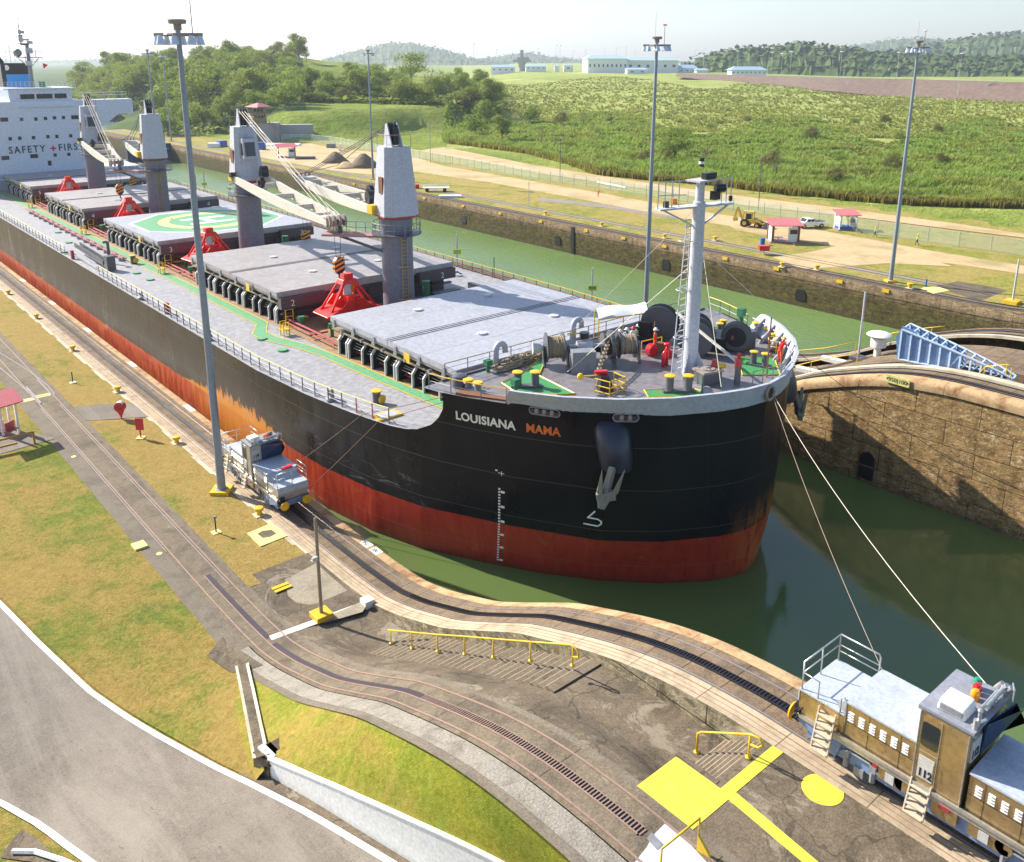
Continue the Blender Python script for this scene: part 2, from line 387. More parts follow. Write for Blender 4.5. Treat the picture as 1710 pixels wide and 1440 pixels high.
M['arrow_lt'] = paint('arrow_light_blue', (.5, .62, .8), .5, amt=.15)
M['tent'] = plain('white_tarpaulin', (.85, .86, .88), .7)
M['green_net'] = plain('green_cloth', (.02, .25, .12), .7)
M['pale_bldg'] = plain('pale_building', (.72, .75, .78), .7)
M['roof_blue'] = plain('pale_blue_roof', (.3, .42, .55), .6)
M['grey_conc'] = plain('grey_concrete', (.3, .31, .33), .8)
M['truck'] = plain('white_truck_paint', (.85, .86, .88), .25)
M['tyre'] = plain('tyre_black', (.02, .02, .02), .8)
M['digger'] = paint('digger_yellow', (.55, .36, .05), .5, amt=.3)
M['bluep'] = plain('blue_plastic', (.03, .12, .4), .5)
def hull_material():
    t = NT('hull_paint'); x, y, z = t.xyz()
    n1 = t.noise(.35, 8, .7, t.vec((1, 1, .25))); n2 = t.noise(2.2, 7, .75, t.vec((1, 1, .22))); n3 = t.noise(9, 5, .7)
    n4 = t.noise(1.1, 7, .8, t.vec((1, 1, .5), (0, 0, 0), (4, 9, 2)), 1.2)
    aft = t.ramp(y, 42, 66)
    blk = t.mix(aft, (.004, .005, .009), (.03, .026, .021))
    blk = t.mix(t.math('MULTIPLY', t.ramp(n1, .42, .66), t.math('ADD', t.math('MULTIPLY', aft, .7), .06)), blk, (.085, .072, .058))
    blk = t.mix(t.math('MULTIPLY', t.ramp(n4, .66, .74), .4), blk, (.2, .2, .2))
    sc_ = t.noise(.9, 8, .85, t.vec((1, .5, 1.6), (0, .4, 0), (2, 5, 1)), .8); blk = t.mix(t.math('MULTIPLY', t.math('MULTIPLY', t.ramp(sc_, .56, .68), .55), t.math('MULTIPLY', t.ramp(z, 5.2, 3.2), t.math('MULTIPLY', t.ramp(y, 38, 44), t.ramp(y, 62, 54)))), blk, (.3, .33, .36))
    blk = t.mix(t.math('MULTIPLY', t.ramp(n2, .66, .72), t.math('MULTIPLY', aft, .55)), blk, (.4, .14, .02))
    red = t.mix(t.ramp(n2, .35, .65), (.3, .022, .012), (.4, .04, .02))
    red = t.mix(t.math('MULTIPLY', t.ramp(n2, .45, .62), t.math('ADD', t.math('MULTIPLY', aft, .7), .0)), red, (.48, .17, .03))
    rp = t.math('MULTIPLY', t.ramp(t.noise(.6, 6, .7, t.vec((1, 1, 1), (0, 0, 0), (7, 3, 1)), 1.), .6, .66), .35)
    red = t.mix(rp, red, (.45, .15, .02))
    zb = t.n('ShaderNodeMapRange'); zb.inputs[1].default_value = 38; zb.inputs[2].default_value = 95; zb.inputs[3].default_value = 2.0; zb.inputs[4].default_value = 1.2
    t.l(y, zb.inputs[0])
    edge = t.math('ADD', zb.outputs[0], t.math('MULTIPLY', t.math('SUBTRACT', n2, .5), .12))
    # orange rust belt above the boot topping amidships
    bl = t.math('MULTIPLY', t.ramp(y, 56, 60), t.ramp(y, 76, 66))
    up_ = t.math('ADD', edge, t.math('MULTIPLY', bl, t.math('MULTIPLY', t.ramp(n2, .3, .7), 2.2)))
    col = t.mix(t.math('LESS_THAN', z, up_), blk, (.52, .2, .02))
    inb = t.math('LESS_THAN', z, edge)
    red = t.mix(t.math('MULTIPLY', bl, .75), red, (.5, .19, .02))
    col = t.mix(inb, col, red)
    # bow stem rust
    st = t.math('MULTIPLY', t.ramp(x, 39.5, 42.5), t.math('MULTIPLY', t.ramp(z, 4.0, 2.0), t.ramp(n2, .42, .5)))
    st = t.math('MULTIPLY', st, t.ramp(y, 30, 28.5))
    col = t.mix(t.math('MULTIPLY', st, .8), col, (.42, .13, .02))
    # dark wet edge and algae at the water
    col = t.mix(t.math('MULTIPLY', t.ramp(z, -.6, -1.25), .6), col, (.12, .03, .02))
    # weld seams
    q = t.math('LESS_THAN', t.math('FRACT', t.math('DIVIDE', z, 2.65)), .014)
    col = t.mix(t.math('MULTIPLY', q, .22), col, (.3, .28, .25))
    q2 = t.math('LESS_THAN', t.math('FRACT', t.math('DIVIDE', y, 9.3)), .006)
    col = t.mix(t.math('MULTIPLY', q2, .3), col, (.02, .02, .02))
    t.bump(t.math('ADD', t.noise(.55, 3, .5), t.math('MULTIPLY', n3, .08)), .25, .12)
    return t.fin(col, t.ramp(n1, .1, 1.2), 0, .22)
M['hull'] = hull_material()
def wall_material(name, tan, dark, light, moss=0., zt=0., green=(.1, .1, .02)):
    t = NT(name); x, y, z = t.xyz()
    n1 = t.noise(.35, 9, .72, t.vec((1, 1, 1.2)), .6); n2 = t.noise(1.3, 8, .75, t.vec((1, 1, 2.2))); n3 = t.noise(5, 6, .75); st = t.noise(1.1, 6, .7, t.vec((1, 1, .12)))
    br = t.n('ShaderNodeTexBrick'); br.offset = .5; cv = t.n('ShaderNodeCombineXYZ'); t.l(y, cv.inputs[0]); t.l(z, cv.inputs[1])
    t.l(cv.outputs[0], br.inputs['Vector']); br.inputs['Scale'].default_value = 1; br.inputs['Brick Width'].default_value = 4.3
    br.inputs['Row Height'].default_value = 1.75; br.inputs['Mortar Size'].default_value = .03; br.inputs['Mortar Smooth'].default_value = .3
    br.inputs['Color1'].default_value = (.8, .8, .8, 1); br.inputs['Color2'].default_value = (1, 1, 1, 1); br.inputs['Mortar'].default_value = (0.12, .1, .08, 1)
    col = t.mix(t.ramp(n2, .32, .68), dark, tan)
    col = t.mix(t.math('MULTIPLY', t.ramp(n1, .5, .68), .8), col, dark)
    col = t.mix(t.math('MULTIPLY', t.ramp(n3, .56, .66), .8), col, light)
    col = t.mix(t.math('MULTIPLY', t.ramp(t.noise(.9, 9, .85, t.vec((1, .7, 1.6), (0, 0, 0), (5, 1, 2)), 1.), .57, .63), .8), col, light)
    col = t.mix(t.math('MULTIPLY', t.ramp(t.noise(2.6, 8, .85, t.vec((1, .6, 2.4), (0, 0, 0), (1, 7, 3)), 1.), .53, .6), .75), col, tuple(v * .5 for v in dark))
    col = t.mix(t.math('MULTIPLY', t.ramp(st, .5, .66), .55), col, tuple(v * .7 for v in dark))
    col = t.mix(.85, col, t.mix(1., col, br.outputs['Color'], 'MULTIPLY'))
    if moss:
        col = t.mix(t.math('MULTIPLY', t.ramp(z, zt - 1.2, zt - 2.2), moss), col, t.mix(t.ramp(n2, .4, .65), (.035, .025, .015), green))
    col = t.mix(t.math('MULTIPLY', t.ramp(z, -.5, -1.4) if not moss else t.ramp(z, -4.4, -5.2), .6), col, (.06, .05, .035))
    t.bump(t.math('ADD', t.math('ADD', n2, t.math('MULTIPLY', n3, .5)), t.math('MULTIPLY', br.outputs['Fac'], -1.2)), .7, .12)
    return t.fin(col, .9, 0, .2)
M['cwall'] = wall_material('centre_wall_concrete', (.6, .39, .17), (.16, .09, .035), (.78, .64, .42))
M['fwall'] = wall_material('far_wall_concrete', (.36, .24, .13), (.07, .042, .025), (.5, .42, .3), .8, 0, (.11, .11, .02))
M['uband'] = wall_material('far_wall_upper_band', (.55, .4, .24), (.16, .09, .05), (.7, .58, .4))
M['ret_wall'] = wall_material('retaining_wall', (.55, .46, .3), (.1, .08, .05), (.65, .58, .42))
def water_material(name, c, rip=.12, sc_=1.4, rough=.06, spec=.5):
    t = NT(name)
    n = t.noise(sc_, 4, .6, t.vec((1, .6, 1))); n2 = t.noise(sc_ * 5, 3, .6)
    col = t.mix(t.ramp(t.noise(.05, 3, .5), .3, .7), c, tuple(v * .8 for v in c))
    t.bump(t.math('ADD', n, t.math('MULTIPLY', n2, .35)), rip, .1)
    return t.fin(col, rough, 0, spec)
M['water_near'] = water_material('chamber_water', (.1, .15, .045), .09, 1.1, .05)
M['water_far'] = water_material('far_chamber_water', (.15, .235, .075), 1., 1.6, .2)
M['lake'] = water_material('lake_water', (.2, .27, .25), .25, .6, .15)
def foliage(name, a, b, c=None, big=0):
    t = NT(name); n = t.noise(.5, 5, .7); n2 = t.noise(3, 4, .7)
    if big:
        nb = t.noise(.045, 6, .7, None, .5); col0 = t.mix(t.ramp(nb, .42, .6), a, b); b = t.mix(t.ramp(nb, .42, .6), b, (.46, .44, .13))
        a = t.mix(t.ramp(t.noise(.16, 4, .6), .4, .6), a, (.05, .1, .02))
    oi = t.n('ShaderNodeObjectInfo').outputs['Random']
    col = t.mix(t.ramp(n2, .3, .7), a, b)
    if c: col = t.mix(t.math('MULTIPLY', t.ramp(n, .55, .7), .7), col, c)
    col = t.mix(t.math('MULTIPLY', oi, .75), col, t.mix(.6, b, (.2, .17, .05)))
    t.fin(col, .75, 0, .2); tl = t.n('ShaderNodeBsdfTranslucent'); t.l(t.mix(.35, col, (.5, .6, .05), 'MIX'), tl.inputs[0]); ms = t.n('ShaderNodeMixShader'); ms.inputs[0].default_value = .42
    t.l(t.b.outputs[0], ms.inputs[1]); t.l(tl.outputs[0], ms.inputs[2]); t.l(ms.outputs[0], t.t.nodes['Material Output'].inputs['Surface']); return t.m
M['leaf'] = foliage('tree_leaves', (.085, .14, .03), (.23, .33, .06))
M['leaf_dry'] = foliage('dry_tree_leaves', (.09, .085, .04), (.16, .13, .06))
M['bark'] = plain('bark', (.2, .16, .12), .9)
M['cane'] = foliage('cane_leaves', (.13, .25, .035), (.34, .5, .11), (.42, .48, .16), 1)
M['drygrass'] = foliage('dry_grass_leaves', (.22, .26, .07), (.46, .47, .18), (.5, .42, .2), 1)
M['coam_top'] = paint('coaming_top_tan', (.27, .22, .14), .6, amt=.5, dirt=(.14, .08, .04), sc1=2)
M['stain'] = paint('stained_deck', (.33, .2, .1), .6, amt=.6, dirt=(.2, .15, .13), sc1=.7, var=.25)
M['steps'] = concrete('step_concrete', (.17, .13, .09), (.27, .21, .145), (.06, .045, .035), 1.2, .6)
M['cane_dry'] = foliage('cane_stalks', (.16, .11, .04), (.26, .2, .07))
M['forest'] = foliage('forest_canopy', (.02, .045, .012), (.06, .1, .02), (.1, .11, .03))
def hillmat(name, a, b, c, sc1=.03):
    t = NT(name); n = t.noise(sc1, 8, .7); n2 = t.noise(sc1 * 8, 6, .75)
    col = t.mix(t.ramp(n, .4, .6), a, b); col = t.mix(t.ramp(n2, .4, .7), col, c)
    t.bump(n2, 1, 2); return t.fin(col, .95, 0, .1)
M['hill_grass'] = hillmat('hill_grass', (.13, .2, .025), (.33, .36, .08), (.2, .25, .045))
M['field'] = hillmat('field_ground', (.2, .27, .05), (.42, .43, .14), (.3, .34, .09), .02)
M['hill_forest'] = hillmat('forested_hill', (.055, .095, .03), (.1, .15, .045), (.075, .115, .035), .02)
M['rock_fill'] = hillmat('rock_fill', (.3, .21, .17), (.42, .31, .25), (.24, .17, .14), .3)
M['rock'] = hillmat('dark_rock', (.07, .06, .05), (.16, .14, .12), (.1, .085, .07), .5)
# ---------------------------------------------------------------- the setting, near side
def ys(a, b, n, extra=()): return sorted(set([a + (b - a) * i / n for i in range(n + 1)] + [e for e in extra if a < e < b]))
YR = ys(-6, 8, 7) + ys(8, 46, 114)[1:] + [50, 60, 80, 120, 180, 260, 340, 420]
def strip(mb, x0, x1, Y, zf, h=0., side=True, mi=0):      # a ribbon along the lock that follows zf
    P = [(x0, y, zf(y) + h) for y in Y]; Q = [(x1, y, zf(y) + h) for y in Y]
    mb.grid([P, Q][::-1], mi)
    if side and h:
        mb.grid([[(x0, y, zf(y) - .02) for y in Y], P][::-1], mi); mb.grid([Q, [(x1, y, zf(y) - .02) for y in Y]][::-1], mi)
    return mb
def zroad(y): return .42 * zr(y)
def GS(px, py, zf, dz=0):             # a point of the photo on the surface zf(y)
    d = ray(px, py); k = .01
    for i in range(4000):
        k = .012 + i * .00003
        z = EYE_H + d.z * k
        if z <= zf(d.y * k) + dz: break
    return (d.x * k, d.y * k)
RL = [(-300, 760), (-120, 900), (0, 1008), (60, 1070), (150, 1155), (270, 1232), (420, 1310), (560, 1385), (650, 1440), (780, 1520), (900, 1600)]
LL = [(-500, 1080), (-300, 1190), (0, 1340), (70, 1380), (150, 1440), (250, 1520), (330, 1600)]
RLw = [GS(*q, zroad) for q in RL]; LLw = [GS(*q, zroad) for q in LL]
def xof(P, y):
    P = sorted(P, key=lambda p: p[1]); return float(np.interp(y, [p[1] for p in P], [p[0] for p in P]))
b = MB(); YY = ys(-10, 60, 70) + [70, 90, 130, 200, 300, 440]
b.grid([[(x, y, zroad(y) - .06) for y in YY] for x in (14.2, 12, 9, 6, 3, 0, -6, -20, -60)])
struct('ground', b, M['lawn'])
y0 = min(RLw[-1][1], LLw[-1][1]); y1 = 75; YRd = ys(13, y1, 60)
b = MB(); b.grid([[(xof(RLw, y) + .12, y, zroad(y)) for y in YRd], [((xof(RLw, y) + xof(LLw, y)) / 2, y, zroad(y) + .04) for y in YRd], [(xof(LLw, y) - .12, y, zroad(y)) for y in YRd]])
struct('road', b, M['asphalt'])
b = MB()
for L, o in ((RLw, 0), (LLw, 0)):
    b.grid([[(xof(L, y) + .13, y, zroad(y) + .008) for y in YRd], [(xof(L, y) - .13, y, zroad(y) + .012) for y in YRd]])
struct('road_line', b, M['roadline'])
# white retaining wall beside the road
WB = [(450, 1297), (520, 1337), (600, 1388), (690, 1442), (800, 1512), (900, 1580)]; WBw = [GS(*q, zroad) for q in WB]
_wy = [p[1] for p in WBw][::-1]
def wtop(y): return zroad(y) + float(np.interp(y, _wy[:] , [2.3, 2.1, 1.75, 1.45, 1.1, .85]))
Yw = [y for y in ys(WBw[-1][1], WBw[0][1], 14)]
def xw(y): return xof(WBw, y)
wl = thing('retaining_wall', 'low white retaining wall curving up beside the asphalt road', 'wall', (xw(Yw[7]), Yw[7], 0))
def local(mb, o): 
    c = o.location; mb.v = [(p[0] - c[0], p[1] - c[1], p[2] - c[2]) for p in mb.v]; return mb
b = MB(); b.grid([[(xw(y), y, zroad(y) - .1) for y in Yw], [(xw(y), y, wtop(y) - .06) for y in Yw]]); local(b, wl).build('wall_face', M['white'], wl)
b = MB(); b.grid([[(xw(y) - .03, y, wtop(y) - .06) for y in Yw], [(xw(y) - .03, y, wtop(y)) for y in Yw], [(xw(y) + .2, y, wtop(y)) for y in Yw], [(xw(y) + .2, y, wtop(y) - .5) for y in Yw]])
b.cb((xw(Yw[-1]) + .12, Yw[-1] + .35, wtop(Yw[-1]) - .25), (.28, .9, .6), .1); local(b, wl).build('coping', M['white'], wl)
b = MB(); b.cb((xw(Yw[-1]) + .42, Yw[-1] + .4, wtop(Yw[-1]) - .3), (.22, .9, .5), .1); x_, y_ = xw(Yw[-1]), Yw[-1]; b.prism([(x_ - .05, y_ - .1), (x_ + 1.3, y_ + .1), (x_ + 1.3, y_ + .85), (x_ - .3, y_ + .75)], zroad(y_) - .3, zroad(y_) + .8); local(b, wl).build('end_block', M['apron'], wl)
# gutter strip between road line and wall
b = MB(); Yg = [y for y in ys(WBw[-1][1], WBw[0][1] + 1.2, 16)]
b.grid([[(xof(WBw, y) if y < WBw[0][1] else xof(WBw, WBw[0][1]) - (y - WBw[0][1]) * .35, y, zroad(y) - .004) for y in Yg], [(xof(RLw, y) + .12, y, zroad(y) - .004) for y in Yg]])
b.add([(WBw[0][0] + .6, WBw[0][1] - .4, zroad(29) - .01), (WBw[0][0] + .5, WBw[0][1] + .7, zroad(29.5) - .01), (WBw[0][0] - .9, WBw[0][1] + 1.3, zroad(30.5) + .0), (WBw[0][0] - .7, WBw[0][1] - .2, zroad(29.5) - .01)], [(0, 1, 2, 3)]); struct('gutter', b, M['apron'])
# lawns between the road and the return track, parted by a concrete drain
D1 = (13.75, 36.4); D2 = (WBw[0][0] - .15, WBw[0][1] + .2)
def xleft(y): return xw(y) + .12 if y < WBw[0][1] else xof(RLw, y) + .25
def zleft(y): return wtop(y) - .08 if y < WBw[0][1] else zroad(y)
XR = 13.72
def ZL(x, y):
    a = xleft(y); t = min(1, max(0, (x - a) / (XR - a))); return zleft(y) + (zr(y) - zleft(y)) * t ** .85 + .012 * math.sin(x * 2.1 + y * 1.3)
def ydit(x): return D2[1] + (D1[1] - D2[1]) * (x - D2[0]) / (D1[0] - D2[0])
def lawn(y_a, y_b, n, name, mat):
    b = MB(); rows = []
    for i in range(15):
        t = i / 14; row = []
        for j in range(n + 1):
            y = y_a(t) + (y_b - y_a(t)) * j / n
            x = xleft(y) + (XR - xleft(y)) * t; row.append((x, y, ZL(x, y)))
        rows.append(row)
    b.grid(rows[::-1]); return struct(name, b, mat, True)
lawn(lambda t: D2[1] + (D1[1] - D2[1]) * t, 140, 130, 'lawn', M['lawn'])
lawn(lambda t: D2[1] + (D1[1] - D2[1]) * t, 10, 60, 'bank_lawn', M['lawn_green'])
b = MB(); rows = [[], [], [], []]
for k in range(13):
    t = k / 12; x = D2[0] + (D1[0] - D2[0]) * t; y = D2[1] + (D1[1] - D2[1]) * t
    for r, (o, dz) in zip(rows, ((-.34, .07), (-.22, .05), (.14, .05), (.26, .09))):
        r.append((x + o, y - o * .3, max(ZL(x, y), ZL(min(x + .5, XR), y), ZL(x, y + .3), ZL(x, y - .5)) + dz))
b.grid(rows[:2]); b.grid(rows[2:]); dr = tag(b.build('drain', M['light_conc']), 'narrow concrete drain running from the road up to the return track', 'drain')
b = MB(); b.grid([rows[1], rows[2]]); b.build('drain_floor', M['apron'], dr)
b = MB(); P = [GS(*q, zr) for q in [(346, 1096), (372, 1064), (378, 1072), (440, 1112), (405, 1124), (385, 1123)]]
b.add([(x, y, ZL(min(x, XR), y) + .02) for x, y in P], [tuple(range(len(P)))]); struct('path', b, M['apron'])
# return track, tow track
def rails(mb, xs, zf, Y, w_=.07, h=.05):
    for x in xs: strip(mb, x - w_ / 2, x + w_ / 2, Y, zf, h)
YT = [12.4] + [y for y in YR if y > 12.4]
b = MB(); strip(b, 14.8, 16.9, YR, zr, .004, False); struct('return_track_bed', b, M['ret_bed'])
b = MB(); strip(b, 13.7, 14.8, [y for y in YR if y >= 38], zr, .001, False); strip(b, 16.9, 17.15, YR, zr, .002, False); struct('track_verge', b, M['ret_side'])
b = MB(); strip(b, 13.95, 14.75, [y for y in YR if y <= 38], zr, .012, False); struct('gravel_verge', b, M['gravel'])
b = MB(); strip(b, 13.6, 13.95, [y for y in YR if y <= 38], zr, .006, False); struct('verge_kerb', b, M['ret_side'])
rt_ = thing('railway_track', 'return track with bright rails between the two lawns', 'track', (15.77, 40, 0))
b = MB(); rails(b, (15.02, 16.53), zr, YR, .075, .05); local(b, rt_).build('rail', M['rail_rust'], rt_)
b = MB(); strip(b, 14.86, 14.9, [y for y in YR if 48 < y < 90], zr, .03); strip(b, 16.36, 16.4, [y for y in YR if 44 < y < 90], zr, .012); local(b, rt_).build('guard_rail', M['rail'], rt_)
b = MB(); strip(b, 15.66, 15.96, [y for y in YR if 37.8 < y < 47.8], zr, .02); strip(b, 15.66, 15.96, [y for y in YR if 23 < y < 37.6], zr, .02); local(b, rt_).build('rack_cover', M['rack_purple'], rt_)
b = MB(); strip(b, 15.62, 15.98, [y for y in YR if 12.7 < y <= 24], zr, .008, False); local(b, rt_).build('rack_groove', M['black'], rt_)
b = MB(); strip(b, 15.60, 15.66, [y for y in YR if 12.7 < y <= 47.8], zr, .04); strip(b, 15.95, 15.98, [y for y in YR if 12.7 < y <= 24], zr, .03)
y = 23.8
while y > 12.9: b.box(15.66, 15.95, y, y + .045, zr(y) + .0, zr(y) + .035); y -= .125
local(b, rt_).build('rack', M['rail_rust'], rt_)
# second set of rails of the switch by the kiosk
sw = thing('railway_switch', 'switch where a siding joins the return track beside the kiosk', 'track', (15, 95, 0))
b = MB()
for pts in ([(0, 590), (51, 622), (80, 645), (92, 660)], [(0, 615), (30, 640), (56, 664)]):
    P = [G(*q) for q in pts]; P = [(P[0][0] - (P[1][0] - P[0][0]) * 2, P[0][1] - (P[1][1] - P[0][1]) * 2)] + P
    for a, c in zip(P, P[1:]): b.beam((*a, .03), (*c, .03), .07, .06)
b.box(15.1, 15.25, 81.3, 86.5, 0, .06); b.box(16.4, 16.52, 83, 88, 0, .05); local(b, sw).build('rail', M['rail'], sw)
b = MB(); b.prism([(14.8, 86), (14.8, 140), (11.5, 140), (12.2, 105), (13.3, 92)], .0, .006); struct('siding_bed', b, M['ret_bed'])
b = MB(); b.box(13.7, 15.0, 82.6, 83.3, .0, .02); b.box(15.3, 16.4, 82.9, 83.15, 0, .02); b.box(15.3, 16.4, 83.35, 83.6, 0, .02); struct('yellow_marking', b, M['pale_yellow'])
tag(MB().cb((13.85, 51.75, .06), (.75, .85, .14), .0).build('concrete_pad', M['pale_yellow']), 'pale yellow concrete pad at the edge of the return track', 'pad')
b = MB()
for q in [(266, 925), (349, 1023), (123, 763)]:
    x, y = G(*q, .0); b.cyl((x, y, .0), (x, y, .02), .18, n=16)
struct('track_marks', b, M['pale_yellow'])
# tow track on the near lock wall
lw = thing('lock_wall', 'near lock wall carrying the tow track beside the ship', 'wall', (23.2, 60, 0))
YW = [-14, -6, 0, 4] + YR
b = MB(); strip(b, 22.35, 24.35, YW, zr, .0, False); local(b, lw).build('track_bed', M['track_bed'], lw)
b = MB(); strip(b, 21.42, 22.05, YW, zr, .03); strip(b, 22.1, 22.34, YW, zr, .03); local(b, lw).build('kerb', M['track_side'], lw)
b = MB(); strip(b, 22.04, 22.12, YW, zr, .01, False); strip(b, 21.62, 21.645, YW, zr, .034, False); strip(b, 21.84, 21.86, YW, zr, .034, False); local(b, lw).build('groove', M['rust'], lw)
b = MB(); b.grid([[(24.35, y, zr(y) + .004) for y in YW], [(24.85, y, zr(y)) for y in YW], [(24.97, y, zr(y) - .05) for y in YW], [(25.02, y, zr(y) - .2) for y in YW]][::-1]); local(b, lw).build('coping', M['coping'], lw)
b = MB(); b.grid([[(25.0, y, zr(y) - .15) for y in YW], [(25.0, y, -9) for y in YW]][::-1]); b.add([(21.4, 420, -9), (25, 420, -9), (25, 420, 0), (21.4, 420, 0)], [(0, 1, 2, 3)]); local(b, lw).build('wall_face', M['cwall'], lw)
b = MB(); Yb = [y for y in YR if y < 44]; b.grid([[(21.42, y, zr(y) + .02) for y in Yb], [(21.40, y, zl(y) - .4) for y in Yb]]); local(b, lw).build('retaining_face', M['ret_wall'], lw)
tt = thing('railway_track', 'tow track with a black rack in the near lock wall', 'track', (23.2, 60, 0))
b = MB(); rails(b, (22.42, 23.92), zr, YW, .06, .04); local(b, tt).build('rail', M['rail'], tt)
b = MB(); strip(b, 23.12, 23.42, YW, zr, .012, False); local(b, tt).build('rack_groove', M['black'], tt)
b = MB(); strip(b, 23.06, 23.12, YW, zr, .05)
y = 36.
while y > 9: b.box(23.12, 23.42, y, y + .05, zr(y) + .0, zr(y) + .04); y -= .14
strip(b, 23.42, 23.45, YW, zr, .035); local(b, tt).build('rack', M['rack'], tt)
# white patches along the coping
P_ = [(24.75, y) for y in (131.7, 116.6, 101.8, 86.8, 72.)]
b = MB()
for x, y in P_: b.box(24.45, 24.9, y - .9, y + .9, .002, .012)
struct('coping_marks', b, M['white_ground'])
# numbered pads on the coping
def pad_num(txt, y, name_lab):
    t = thing('number_pad', name_lab, 'marking', (24.68, y, zr(y)))
    b = MB(); z = [(24.4, y - .42), (24.92, y - .42), (24.92, y + .42), (24.4, y + .42)]
    b.add([(x, yy, zr(yy) + .012) for x, yy in z], [(0, 1, 2, 3)]); local(b, t).build('plate', M['white_ground'], t)
    q = text_mesh(txt, .36, .004); place(q, (24.52, y + .36, zr(y) + .02), (0, -1, 0), (1, 0, 0), (0, 0, 1)); local(q, t).build('digits', M['lettering_dark'], t)
pad_num('950', 43.0, 'white pad reading 950 on the rusty coping, left of its twin')
pad_num('100', 41.9, 'white pad reading 100 on the rusty coping, nearer the bend')
# lawn between the tracks
b = MB(); Ym = ys(43.2, 140, 60) + [200, 300, 420]
b.grid([[(x, max(y, 43.2 + .9 * math.sin(x * 1.7)) if y < 44.3 else y, .012 + .03 * math.sin(x * 3 + y)) for y in Ym] for x in (21.25, 20.2, 19.2, 18.2, 17.4, 17.1)])
struct('middle_lawn', b, M['lawn_dry'], True)
b = MB(); strip(b, 21.1, 21.42, [y for y in YR if y > 43], zr, .02, False); struct('kerb_strip', b, M['light_conc'])
b = MB(); b.prism([(17.1, 74.6), (21.3, 72.2), (21.3, 76.4), (17.1, 78.6)], .0, .05); struct('asphalt_crossing', b, M['asphalt'])
# concrete apron with both flights of steps
def za(x, y):
    if y < 14.24: return zr(y)
    return zr(y) + (zl(y) - zr(y)) * sst(17.2, 19.2, x)
XA = [16.9, 17.2, 17.6, 18, 18.5, 18.95, 19.3, 19.8, 20.3, 20.9, 21.41]
YA = ys(0, 44.4, 88, (12, 12.7, 14, 14.25, 15, 16.6, 18, 20, 21.4, 33.2))
def sk(i, j):
    xm = (XA[::-1][i] + XA[::-1][i + 1]) / 2; ym = (YA[j] + YA[j + 1]) / 2
    return xm > 18.95 and (20 < ym < 33.2 or 12.7 < ym < 14.25)
b = MB(); b.grid([[(x, y, za(x, y)) for y in YA] for x in XA[::-1]], 0, sk)
b.grid([[(x, y, zr(y)) for y in (8, 10, 12, 12.7)] for x in (14.8, 13, 9)]) if 0 else None
struct('apron', b, M['apron'])
b = MB(); b.prism([G(*q, 7.86) for q in [(1060, 1440), (1080, 1415), (1092, 1394), (1112, 1374), (1126, 1383), (1143, 1400), (1180, 1440), (1230, 1480), (1040, 1470)]], 7.7, 7.862); struct('painted_pit_cover', b, M['blue_ground'])
b = MB(); b.prism([G(*q, 7.87) for q in [(1080, 1400), (1088, 1390), (1108, 1410), (1098, 1420)]], 7.86, 7.87); struct('pit_slot', b, M['md_grey'])
def steps(name, lab, ya, yb, za_, zb_, n):
    t = thing(name, lab, 'steps', (20.2, (ya + yb) / 2, min(za_, zb_))); b = MB(); e = MB()
    for k in range(n):
        y_a = ya + (yb - ya) * k / n; y_b = ya + (yb - ya) * (k + 1) / n; z = za_ + (zb_ - za_) * (k + 1) / n
        b.box(18.95, 21.41, min(y_a, y_b) - (0 if 1 else 0), max(y_a, y_b), z - .8, z); e.box(18.95, 21.40, y_a - .03, y_a - .002, z - .03, z + .002)
    local(b, t).build('treads', M['steps'], t); local(e, t).build('nosing', M['track_side'], t); return t
steps('stairs', 'long flight of worn concrete steps beside the curved lock wall', 33.2, 20, .35, 6.5, 30)
steps('stairs', 'short flight of concrete steps next to the yellow painted square', 14.25, 12.7, 6.75, 7.75, 7)
b = MB(); b.box(18.8, 18.95, 12.7, 14.25, 6.6, 7.86); b.box(18.8, 18.95, 20, 33.2, -.2, -.1); struct('stair_curb', b, M['apron'])
def handrail(lab, pts, posts, bend, r=.035):
    t = thing('handrail', lab, 'handrail', pts[0]); b = MB(); b.tube(pts + bend, r, 8); local(b, t).build('rail', M['yellow'], t, True)
    for p, zt in posts:
        b = MB(); b.cyl(p, (p[0], p[1], zt), r * .9, n=8); b.cyl(p, (p[0], p[1], p[2] + .04), .1, n=8); local(b, t).build('post', M['yellow'], t, True)
XH = 20.0
def hr1(px, py): return GX(px, py, XH)
pp = [hr1(*q) for q in [(648, 1052), (688, 1056), (731, 1060), (776, 1063), (824, 1067), (886, 1072), (956, 1077)]]
pb = [hr1(*q) for q in [(653, 1075), (688, 1083), (731, 1088), (776, 1093), (824, 1098), (886, 1104), (956, 1112)]]
e = pp[-1]
handrail('long yellow handrail with seven posts down the steps by the lock wall', pp, [((XH, b_[1], b_[2]), a_[2]) for a_, b_ in zip(pp, pb)], [(e[0], e[1] - .28, e[2] - .12), (e[0], e[1] - .33, e[2] - .35), (e[0], e[1] - .05, e[2] - .48)])
b0 = (19.39, 14.0, 6.9); b1 = (20.41, 12.65, 7.85)
handrail('short yellow handrail bent down at both ends above the short steps', [(20.36, 14.6, 6.8), (20.36, 14.6, 7.5), (20.37, 14.45, 7.66), (20.41, 12.7, 8.72)], [((20.36, 14.6, 6.75), 7.0), ((20.41, 12.7, 7.85), 8.7)], [(20.42, 12.38, 8.8), (20.42, 12.25, 8.62), (20.42, 12.4, 8.42), (20.41, 12.66, 8.38)])
p0 = G(1165, 1420, 7.86)
t = thing('handrail', 'angled yellow handrail standing on the painted pit cover', 'handrail', (*p0, 7.86))
